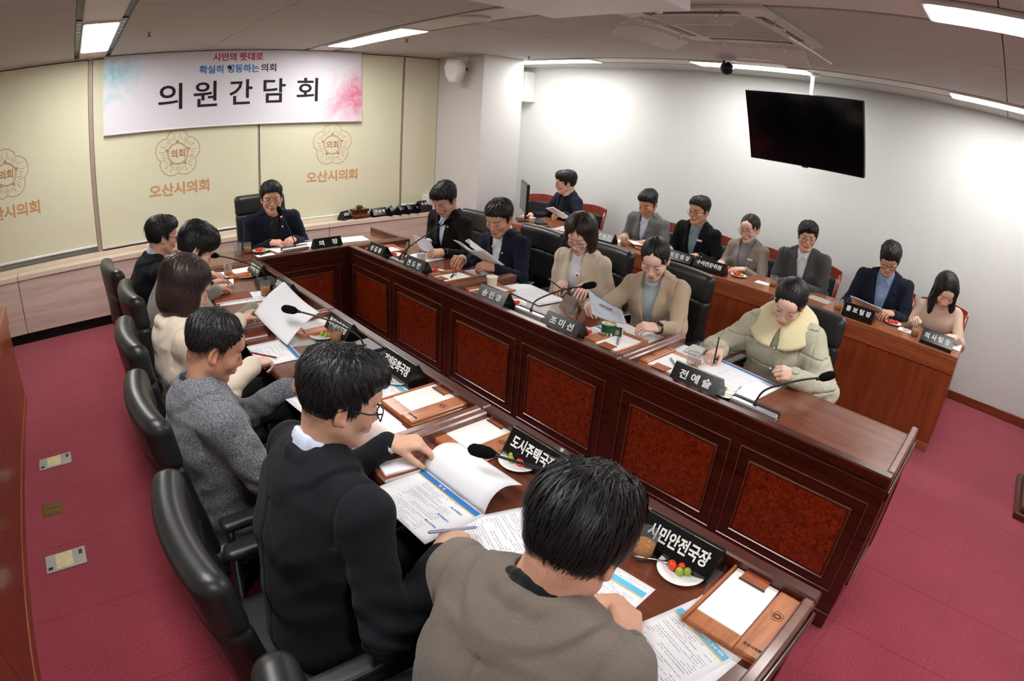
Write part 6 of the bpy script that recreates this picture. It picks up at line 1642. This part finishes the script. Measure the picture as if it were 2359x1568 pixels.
# ---- papers
def print_mat(name, sc=1.0, tint=None):
    m = new_mat(name, srgb(241, 242, 246), .8, .2); k = NT(m); tc = k.n('ShaderNodeTexCoord'); sep = k.n('ShaderNodeSeparateXYZ'); k.l(tc.outputs['Object'], sep.inputs[0])
    wv = k.n('ShaderNodeMath', operation='MULTIPLY'); k.l(sep.outputs[1], wv.inputs[0]); wv.inputs[1].default_value = 95 * sc
    fr_ = k.n('ShaderNodeMath', operation='FRACT'); k.l(wv.outputs[0], fr_.inputs[0]); fl_ = k.n('ShaderNodeMath', operation='FLOOR'); k.l(wv.outputs[0], fl_.inputs[0])
    inl = k.n('ShaderNodeMath', operation='LESS_THAN'); k.l(fr_.outputs[0], inl.inputs[0]); inl.inputs[1].default_value = .36
    cmb = k.n('ShaderNodeCombineXYZ'); mx = k.n('ShaderNodeMath', operation='MULTIPLY'); k.l(sep.outputs[0], mx.inputs[0]); mx.inputs[1].default_value = 320 * sc
    k.l(mx.outputs[0], cmb.inputs[0]); my = k.n('ShaderNodeMath', operation='MULTIPLY'); k.l(fl_.outputs[0], my.inputs[0]); my.inputs[1].default_value = 7.3; k.l(my.outputs[0], cmb.inputs[1])
    n1 = k.noise(cmb.outputs[0], 1.0, 1, .5); w1 = k.n('ShaderNodeMath', operation='GREATER_THAN'); k.l(n1, w1.inputs[0]); w1.inputs[1].default_value = .47
    c2 = k.n('ShaderNodeCombineXYZ'); k.l(my.outputs[0], c2.inputs[1]); m2 = k.n('ShaderNodeMath', operation='MULTIPLY'); k.l(sep.outputs[0], m2.inputs[0]); m2.inputs[1].default_value = 9; k.l(m2.outputs[0], c2.inputs[0])
    n2 = k.noise(c2.outputs[0], 1.0, 1, .5); w2 = k.n('ShaderNodeMath', operation='GREATER_THAN'); k.l(n2, w2.inputs[0]); w2.inputs[1].default_value = .46
    ax = k.n('ShaderNodeMath', operation='ABSOLUTE'); k.l(sep.outputs[0], ax.inputs[0]); mg_ = k.n('ShaderNodeMath', operation='LESS_THAN'); k.l(ax.outputs[0], mg_.inputs[0]); mg_.inputs[1].default_value = .085
    a = k.n('ShaderNodeMath', operation='MULTIPLY'); k.l(inl.outputs[0], a.inputs[0]); k.l(w1.outputs[0], a.inputs[1])
    b = k.n('ShaderNodeMath', operation='MULTIPLY'); k.l(a.outputs[0], b.inputs[0]); k.l(w2.outputs[0], b.inputs[1])
    c = k.n('ShaderNodeMath', operation='MULTIPLY'); k.l(b.outputs[0], c.inputs[0]); k.l(mg_.outputs[0], c.inputs[1])
    k.color(k.mix(c.outputs[0], srgb(241, 242, 246), tint or srgb(120, 122, 132))); return m
M_print = print_mat('printed_page', 1.35, srgb(168, 170, 182)); M_print2 = print_mat('printed_form', 1.9, srgb(186, 190, 206))
M_band = plain('band_blue', srgb(58, 126, 196), .7, .2, namt=.02); M_bandl = plain('band_light_blue', srgb(104, 190, 226), .7, .2, namt=.02); M_gold2 = plain('band_gold', srgb(226, 190, 110), .7, .2, namt=.02)
M_cover = plain('document_grey', srgb(192, 196, 208), .6, .3, namt=.03); M_brownbk = leather('notebook_brown', srgb(126, 62, 40), .5); M_redbk = leather('notebook_red', srgb(150, 46, 56), .5)
M_grey = plain('folder_grey', srgb(176, 174, 170), .4, .5, namt=.03)
def sheet_grid(w_, l_, f, n=12, m=8):
    """a thin double-sided curved sheet: f(u,v)->z or (x,y,z)"""
    rows = []
    for i in range(n + 1):
        r = []
        for j in range(m + 1):
            u = -w_ / 2 + w_ * j / m; v = -l_ / 2 + l_ * i / n; q = f(u, v); r.append(q if isinstance(q, tuple) else (u, v, q))
        rows.append(r)
    return rows
def paper_obj(name, label, cat, rows, mat, M, thick=.0008, group=None):
    a = len(rows); b = len(rows[0]); V = [Vector(p) for r in rows for p in r]
    N = [Vector((0, 0, 0)) for _ in V]; F = [(i * b + j, i * b + j + 1, (i + 1) * b + j + 1, (i + 1) * b + j) for i in range(a - 1) for j in range(b - 1)]
    for f in F:
        n = (V[f[1]] - V[f[0]]).cross(V[f[3]] - V[f[0]])
        for i in f: N[i] += n
    V2 = [v - n.normalized() * thick for v, n in zip(V, N)]; nv = len(V)
    G = F + [tuple(i + nv for i in f[::-1]) for f in F]
    bd = [i for i in range(b)] + [i * b + b - 1 for i in range(1, a)] + [(a - 1) * b + j for j in range(b - 2, -1, -1)] + [i * b for i in range(a - 2, 0, -1)]
    for p, q in zip(bd, bd[1:] + bd[:1]): G.append((p, p + nv, q + nv, q))
    o = mesh_obj(name, V + V2, G, mat, None, True); o.matrix_world = M; tag(o, label, cat, group)
    return o
def flat_doc(label, x, y, rz, z=DT, w_=.21, l_=.297, mat=None, band=None, thick=.0008, wave=.0012, seed=0.0, title=None, name='document', cat='document', rows=None, band_y=.105, band2=None):
    f = lambda u, v: thick + .0006 + wave * (1 + math.sin(u * 14 + seed) * math.cos(v * 11 + seed * 2)) * .5
    o = paper_obj(name, label, cat, sheet_grid(w_, l_, f), mat or M_print, T(x, y, z) @ RZ(rz), thick)
    zt = thick + .0006 + wave * 1.05
    if band:
        MB().box(-w_ / 2 + .008, w_ / 2 - .008, band_y, band_y + .020, zt, zt + .0003).build('printed_band', band, o)
        if band2: MB().box(-w_ / 2 + .008, w_ / 2 - .008, band_y - .005, band_y - .001, zt, zt + .0003).build('printed_rule', band2, o)
    for (tx, sz, yy, wf, mt, xx) in (title or ()):
        text_obj(tx, sz, mt, o, T(xx, yy, zt + .0006), .02, wfit=wf, hfit=sz * .9, name='printing', ext=.0001)
    return o
RT = E_R  # reader faces +x: page top points to +x
# nearest seat
flat_doc('printed sheet with a light blue title band under the clasped hands', .895, .335, RT - .30, mat=M_print, band=M_bandl, band2=M_gold2, band_y=.075, title=[('제1회 추가경정예산(안) 편성 계획', .012, .0850, .165, M_signw, 0), ('오산 행정복지국', .010, .113, .06, M_ink, -.05)])
flat_doc('plain white sheet with a short heading at the corner, beneath the banded sheet', .935, .300, RT - .12, mat=M_paper, title=[('2026년 1월 의원간담회', .008, .118, .07, M_ink, .03), ('시민안전국 소관 시나리오', .010, .098, .10, M_ink, .03)], thick=.0005, wave=.0)
flat_doc('printed sheet with a light blue band left of the clasped hands', .865, .585, RT + .05, mat=M_print, band=M_bandl, band2=M_gold2, band_y=.10)
flat_doc('printed speech sheet lying between the two closest people', .865, .905, RT - .35, mat=M_print, seed=2.0)
bk = flat_doc('printed open booklet with a blue spine band, its page being turned', .770, 1.155, RT + .02, mat=M_print, thick=.004, band=M_band, band2=M_gold2, band_y=.078, w_=.30, l_=.215, name='booklet', cat='booklet', title=[('목  차', .014, .088, .03, M_signw, -.03), ('■ 자치행정국', .008, .050, .05, M_blue, .09), ('■ 경제문화국', .008, .000, .05, M_blue, .09), ('■ 도시주택국', .008, -.045, .05, M_blue, .09)])
def turned(u, v):
    # a page lifted from its hinge at the booklet's blue edge, curling away from the reader
    t_ = (v + .105) / .21; a = 1.9 * t_ + .15; r = .105
    return (u, .105 + r * (math.sin(a * .75)) * 1.15 * t_ + .03 * t_, .006 + .085 * math.sin(min(t_ * 2.2, 1.57)) * (1 - .55 * t_ ** 2))
paper_obj('loose_page', 'white page of the booklet lifted by the hand of the person in black', 'page', sheet_grid(.30, .21, turned), M_paper, T(.770, 1.155, DT) @ RZ(RT + .02))
flat_doc('printed sheet with a light blue band behind the head of the person in black', 1.01, 1.875, RT - .05, mat=M_print, band=M_bandl, band2=M_gold2, band_y=.10)
flat_doc('printed sheet with a blue band under the hand of the person in tweed', .83, 1.96, RT + .1, mat=M_print, band=M_band, band_y=.11)
flat_doc('printed page with blue edges under the pen of the person in cream', .805, 2.50, RT - .04, mat=M_print, band=M_band, band2=M_gold2, thick=.003, band_y=.075, w_=.28, l_=.20)
flat_doc('plain grey folder lying under the raised white sheet', .955, 2.58, RT - .3, mat=M_grey, w_=.16, l_=.20, thick=.001, wave=0)
def patch(Dp, Ap, Bp, Cp, bulge, n=12):
    Dp, Ap, Bp, Cp = map(Vector, (Dp, Ap, Bp, Cp)); nrm = (Ap - Dp).cross(Cp - Dp).normalized(); rows = []
    for i in range(n + 1):
        r = []
        for j in range(n + 1):
            a, b = i / n, j / n; p = Dp * (1 - a) * (1 - b) + Ap * a * (1 - b) + Bp * a * b + Cp * (1 - a) * b
            r.append(tuple(p + nrm * bulge(a, b)))
        rows.append(r)
    return rows
paper_obj('white_sheet', 'large blank white sheet held up by the person in cream', 'paper', patch((.80, 2.745, .885), (.995, 2.80, 1.00), (1.11, 2.615, .865), (.872, 2.505, .795), lambda a, b: .030 * math.sin(b * PI) - .02 * math.sin(a * PI) + .03 * (b ** 3) * (1 - a)), M_paper, Matrix.Identity(4))
def slab(name, label, cat, x, y, rz, w_, l_, h_, mat, z=DT, edge=None):
    t = thing(name, label, cat, (x, y, z), rz)
    MB().bbox(-w_ / 2, w_ / 2, -l_ / 2, l_ / 2, h_ - .002, h_, .0008).build('cover', mat, t); MB().bbox(-w_ / 2 + .002, w_ / 2 - .002, -l_ / 2 + .002, l_ / 2 - .002, .002, h_ - .002, .0005).build('pages', M_pad, t); MB().bbox(-w_ / 2, w_ / 2, -l_ / 2, l_ / 2, 0, .002, .0008).build('back_cover', mat, t)
    return t
slab('notebook', 'brown leather notebook under the cuff of the person in black', 'notebook', .795, 1.345, RT - .1, .085, .13, .016, M_brownbk)
slab('notepad', 'small white pad on top of the brown notebook', 'notepad', .800, 1.348, RT - .16, .07, .115, .008, M_paper, DT + .016)
slab('notebook', 'dark red notebook left of the raised sheet', 'notebook', .840, 2.845, RT - .1, .10, .14, .018, M_redbk)
slab('notebook', 'white edged notebook below the dark red one', 'notebook', .785, 2.775, RT - .1, .10, .15, .014, M_brownbk)
slab('notebook', 'brown leather notebook lying flat behind the person in cream', 'notebook', .875, 3.47, RT - .1, .16, .24, .012, M_brownbk)
flat_doc('printed sheet under the brown leather notebook', .93, 3.43, RT - .2, mat=M_print, wave=0)
flat_doc('small printed card with a blue edge beside the person in light grey', .82, 3.68, RT - .1, mat=M_print, w_=.15, l_=.12, band=M_band, band_y=.035)
flat_doc('white sheet lifted by the person in light grey, far down the row', 1.03, 4.02, RT - .3, mat=M_paper, wave=.02, seed=1.0)
slab('notebook', 'thin white topped notebook under the pen of the person in light grey', 'notebook', .91, 3.82, RT - .3, .15, .14, .01, M_paper)
# head table
flat_doc('white paper under the hands of the presider', 1.645, 4.565, .15, mat=M_paper, w_=.25, l_=.22)
flat_doc('white paper right of the microphone of the presider', 1.86, 4.56, -.12, mat=M_print2, w_=.25, l_=.20)
flat_doc('printed paper right of the nameplate of the presider', 2.255, 4.535, -.16, mat=M_print2, w_=.28, l_=.21)
flat_doc('small note slip in front of the fruit plate of the presider', 1.425, 4.435, .05, mat=M_pad, w_=.15, l_=.075, wave=0)
# row that faces the camera; page tops point to -x
RM = W_
flat_doc('white document under the hands of the person in dark brown', 2.43, 3.64, RM + .12, mat=M_print2, w_=.26, l_=.21)
def fold(u, v): return (u, v, .10 - .9 * abs(u) * .55 + .3 * (v + .1) * .3)
paper_obj('white_sheet', 'white sheet tilted in the hands of the person in dark brown', 'paper', sheet_grid(.19, .17, lambda u, v: (u, v, .02 * math.sin(u * 9))), M_paper, T(2.47, 3.68, .84) @ RZ(RM + .3) @ RX(.95))
def book_l(u, v): return (u, v, .030 * math.sin((u + .10) * 12) + .02)
Mbk = T(2.46, 3.03, .895) @ RZ(RM - .08) @ RX(.62)
paper_obj('booklet', 'open white booklet held by the person in navy', 'booklet', sheet_grid(.36, .22, lambda u, v: (u, v, .20 * abs(u) ** 1.15 + .012 * math.sin(u * 20))), M_print2, Mbk, .003)
paper_obj('loose_page', 'curling page rising from the open booklet of the person in navy', 'page', sheet_grid(.11, .21, lambda u, v: (u * .75 + .02, v, .022 + .045 * math.sin((u + .055) * 24))), M_paper, Mbk, .0008)
flat_doc('grey printed booklet lying before the person in navy', 2.465, 3.075, RM - .25, mat=M_cover, w_=.16, l_=.20, thick=.004, title=[('의원간담회', .02, -.04, .07, M_ink, 0)])
flat_doc('open white document before the person in ivory', 2.490, 2.50, RM - .1, mat=M_print2, w_=.42, l_=.22, thick=.004, wave=.006)
flat_doc('printed sheet with a blue band under the mug and the held sheet', 2.43, 1.75, RM - .15, mat=M_print2, band=M_band, band_y=.05, w_=.24, l_=.28)
flat_doc('printed form under the elbow of the person in beige', 2.50, 1.60, RM + .1, mat=M_print2, w_=.2, l_=.24, wave=0)
hsd = paper_obj('held_sheet', 'bluish sheet with a title held by the person in beige', 'paper', patch((2.405, 1.976, .940), (2.350, 1.690, .912), (2.330, 1.635, .858), (2.290, 1.840, .858), lambda a, b: .016 * math.sin(a * PI)), M_cover, Matrix.Identity(4))
def on_patch(a, b, lift):
    q = [Vector(p) for p in ((2.405, 1.976, .940), (2.350, 1.690, .912), (2.330, 1.635, .858), (2.290, 1.840, .858))]
    f = lambda a, b: q[0] * (1 - a) * (1 - b) + q[1] * a * (1 - b) + q[2] * a * b + q[3] * (1 - a) * b
    p = f(a, b); x = (f(a + .05, b) - f(a - .05, b)).normalized(); y = -(f(a, b + .05) - f(a, b - .05)).normalized(); z = x.cross(y).normalized(); y = z.cross(x); p = p + z * lift
    return Matrix(((x.x, y.x, z.x, p.x), (x.y, y.y, z.y, p.y), (x.z, y.z, z.z, p.z), (0, 0, 0, 1)))
text_obj('의원간담회', .03, M_ink, hsd, on_patch(.5, .5, .019), .03, wfit=.09, hfit=.014, name='printing', ext=.0002)
rl = MB().box(-.08, .08, -.0015, .0015, -.0003, .0003).build('printed_rule', M_band, hsd); rl.matrix_local = on_patch(.5, .12, .019)
flat_doc('large printed table sheet before the person in the padded jacket', 2.425, 1.03, RM - .10, mat=M_print2, w_=.40, l_=.29, band=M_band, band_y=-.135, seed=1.0)
flat_doc('second printed sheet with fine lines beside the clear case', 2.47, 1.325, RM + .05, mat=M_print2, w_=.21, l_=.25, wave=0)
slab('clear_case', 'small clear case with white earphones on the papers', 'case', 2.55, 1.325, RM + .1, .085, .10, .018, M_glass if False else M_grey, DT + .004)
# staff row papers
flat_doc('white card leaning beside the nameplate of the person in mid grey', 4.47, 3.43, RM + .1, z=SZ, mat=M_paper, w_=.22, l_=.16)
paper_obj('paper_pile', 'loose white papers before the person in mid grey', 'paper', sheet_grid(.24, .22, lambda u, v: (u, v, .02 + .06 * max(v + .02, 0) * 3 + .01 * math.sin(u * 30))), M_paper, T(4.50, 3.12, SZ) @ RZ(RM - .3))
flat_doc('white sheet with a black pen clip on the corner desk', 4.43, 4.00, RM + .2, z=SZ, mat=M_print2)
paper_obj('reading_papers', 'sheaf of papers held by the person in navy with black glasses', 'paper', sheet_grid(.27, .20, lambda u, v: (u, v, .01 * math.sin(u * 10))), M_print2, T(4.50, .90, .815) @ RZ(RM) @ RX(.45), .004)
flat_doc('white card on a fruit plate tray before the person in dark grey', 4.46, 1.80, RM + .1, z=SZ + .0, mat=M_pad, w_=.13, l_=.10, wave=0)
flat_doc('printed folder before the person in dark grey', 4.50, 1.30, RM - .1, z=SZ, mat=M_grey, w_=.2, l_=.14)
flat_doc('white paper before the person with long hair', 4.50, .17, RM, z=SZ, mat=M_paper, w_=.16, l_=.2)
flat_doc('white card with earphones between the last two staff seats', 4.45, .545, RM + .1, z=SZ, mat=M_pad, w_=.12, l_=.10, wave=0)
slab('earphone_case', 'small dark earphone case on the card between the last two staff seats', 'case', 4.45, .545, .3, .05, .04, .02, M_suit_navy, SZ + .003)
slab('notebook', 'white writing pad held by the person at the computer', 'notebook', 4.36, 4.08, W_, .16, .22, .010, M_paper, .895)
nb_ = [o for o in bpy.data.objects if o.get('label') == 'white writing pad held by the person at the computer'][0]; nb_.rotation_euler = (.5, .25, W_ - .35)
# ---- pens, phones, spectacles and other small things
def pen(label, a, b, mat, r=.0042, group='pens', tipm=None):
    A = Vector(a); B = Vector(b); t = thing('pen', label, 'pen', tuple(A), 0, group); d = (B - A); n = d.normalized()
    MB().tube([Vector((0, 0, 0)) + n * .010, d * .62, d * .97, d], [r, r, r * .95, r * .6], 10).build('barrel', mat, t)
    MB().tube([Vector((0, 0, 0)), n * .010], [.0008, r * .8], 10).build('tip', tipm or M_silver, t)
    MB().tube([d * .97 + Vector((0, 0, r)), d * .70 + Vector((0, 0, r * 1.3))], .0012, 6).build('clip', M_silver, t)
    return t
M_penw = plain('pen_lilac', srgb(176, 178, 214), .35, .5); M_penr = plain('pen_red', srgb(130, 24, 40), .3, .5); M_penk = plain('pen_black', srgb(20, 20, 22), .3, .5); M_peno = plain('pen_orange', srgb(186, 110, 60), .4, .5); M_penv = plain('pen_violet', srgb(86, 74, 170), .35, .5); M_peng = plain('pen_grey', srgb(140, 142, 146), .35, .5)
pen('pale lilac pen in the hand of the person in black with glasses', (.805, .945, .792), (.665, .985, .815), M_penw, .005)
pen('dark red pen in the hand of the person in cream', (.795, 2.405, .765), (.665, 2.43, .815), M_penr)
pen('orange pencil in the hand of the person in light grey', (.93, 3.62, .79), (.87, 3.74, .86), M_peno, .0036)
pen('violet pen in the hand of the person in dark brown', (2.49, 3.75, .79), (2.56, 3.88, .84), M_penv)
pen('black pen in the hand of the person in ivory', (2.66, 2.39, .785), (2.66, 2.53, .825), M_penk)
pen('black pen in the hand of the person in the padded jacket', (2.455, 1.165, .762), (2.50, 1.185, .90), M_penk)
pen('grey pen on the notepad of the person in the padded jacket', (2.235, 1.235, DT + .024), (2.315, 1.335, DT + .024), M_peng, .005)
pen('black and grey pen on the notepad beside the green mug', (2.225, 1.60, DT + .024), (2.320, 1.665, DT + .024), M_peng, .005)
pen('black pen behind the nameplate of the person in ivory', (2.20, 2.66, DT + .024), (2.30, 2.73, DT + .024), M_penk, .005)
pen('black pen beside the folded reading glasses', (2.22, 3.00, DT + .024), (2.30, 3.07, DT + .024), M_penk, .005)
pen('red pen behind the phone of the person in dark brown', (2.36, 3.72, DT + .006), (2.40, 3.86, DT + .006), plain('pen_scarlet', srgb(190, 40, 44), .3, .5))
pen('black pen on the note slip of the presider', (1.37, 4.43, DT + .008), (1.44, 4.455, DT + .008), M_penk)
def phone(label, x, y, z, rz, tilt=0.0, mat=None):
    t = thing('phone', label, 'phone', (x, y, z), rz); t.rotation_euler = (tilt, 0, rz)
    MB().bbox(-.036, .036, -.075, .075, 0, .008, .003).build('case', mat or M_dark, t); MB().box(-.033, .033, -.071, .071, .008, .0086).build('screen', M_screen, t); return t
phone('black phone propped upright beside the microphone of the person in dark brown', 2.245, 3.60, DT + .075, E_R - .35, 1.25)
phone('grey phone lying before the person in ivory', 2.60, 2.68, DT, W_ + .4, 0, M_grey)
phone('dark phone lying behind the nearest tumbler', 1.175, .715, DT, E_R, 0, M_slot)
rg = thing('reading_glasses', 'folded reading glasses with brown rims on the notepad', 'glasses', (2.28, 3.03, DT + .036), -2.2)
glasses(rg, RX(.0) @ T(0, -.10, .02), M_framer, 'round', 1.0, .0016, 1.0)
# computer on the corner desk
mo = thing('monitor', 'black computer monitor seen from the side beside the column', 'monitor', (4.33, 4.56, SZ), .18)
MB().bbox(-.25, .25, -.016, .014, .10, .42, .006).build('panel', M_dark, mo); MB().box(-.24, .24, .014, .016, .11, .41).build('screen', M_screen, mo); MB().bbox(-.03, .03, -.03, -.012, .02, .25, .005).build('stand', M_dark, mo); MB().bbox(-.11, .11, -.09, .07, 0, .012, .004).build('foot', M_dark, mo)
mo.rotation_euler = (0, 0, W_ - .62)
kb = thing('keyboard', 'dark keyboard under the hand of the person at the computer', 'keyboard', (4.44, 4.45, SZ), W_ - .5)
MB().bbox(-.20, .20, -.06, .06, 0, .016, .004).build('case', M_slot, kb)
for r_ in range(4):
    for c_ in range(13): MB().box(-.19 + c_ * .0292, -.19 + c_ * .0292 + .025, -.053 + r_ * .027, -.053 + r_ * .027 + .023, .016, .019).build('key', M_dark, kb)
solo(MB().lathe([(0, .003), (.024, .003), (.026, 0), (.034, .075), (.036, .078), (.034, .078), (.025, .006), (0, .006)], 24), 'paper_cup', M_cupp, 'small printed paper cup beside the monitor', 'cup', (4.24, 4.33, SZ))
ms = thing('computer_mouse', 'small black mouse with cable on the corner desk', 'mouse', (4.24, 4.12, SZ), .6); MB().ball((0, 0, .012), (.028, .045, .016), 14, 10).build('shell', M_dark, ms); MB().tube([(0, .045, .006), (.03, .10, .004), (-.01, .17, .004)], .0025, 6).build('cable', M_dark, ms)
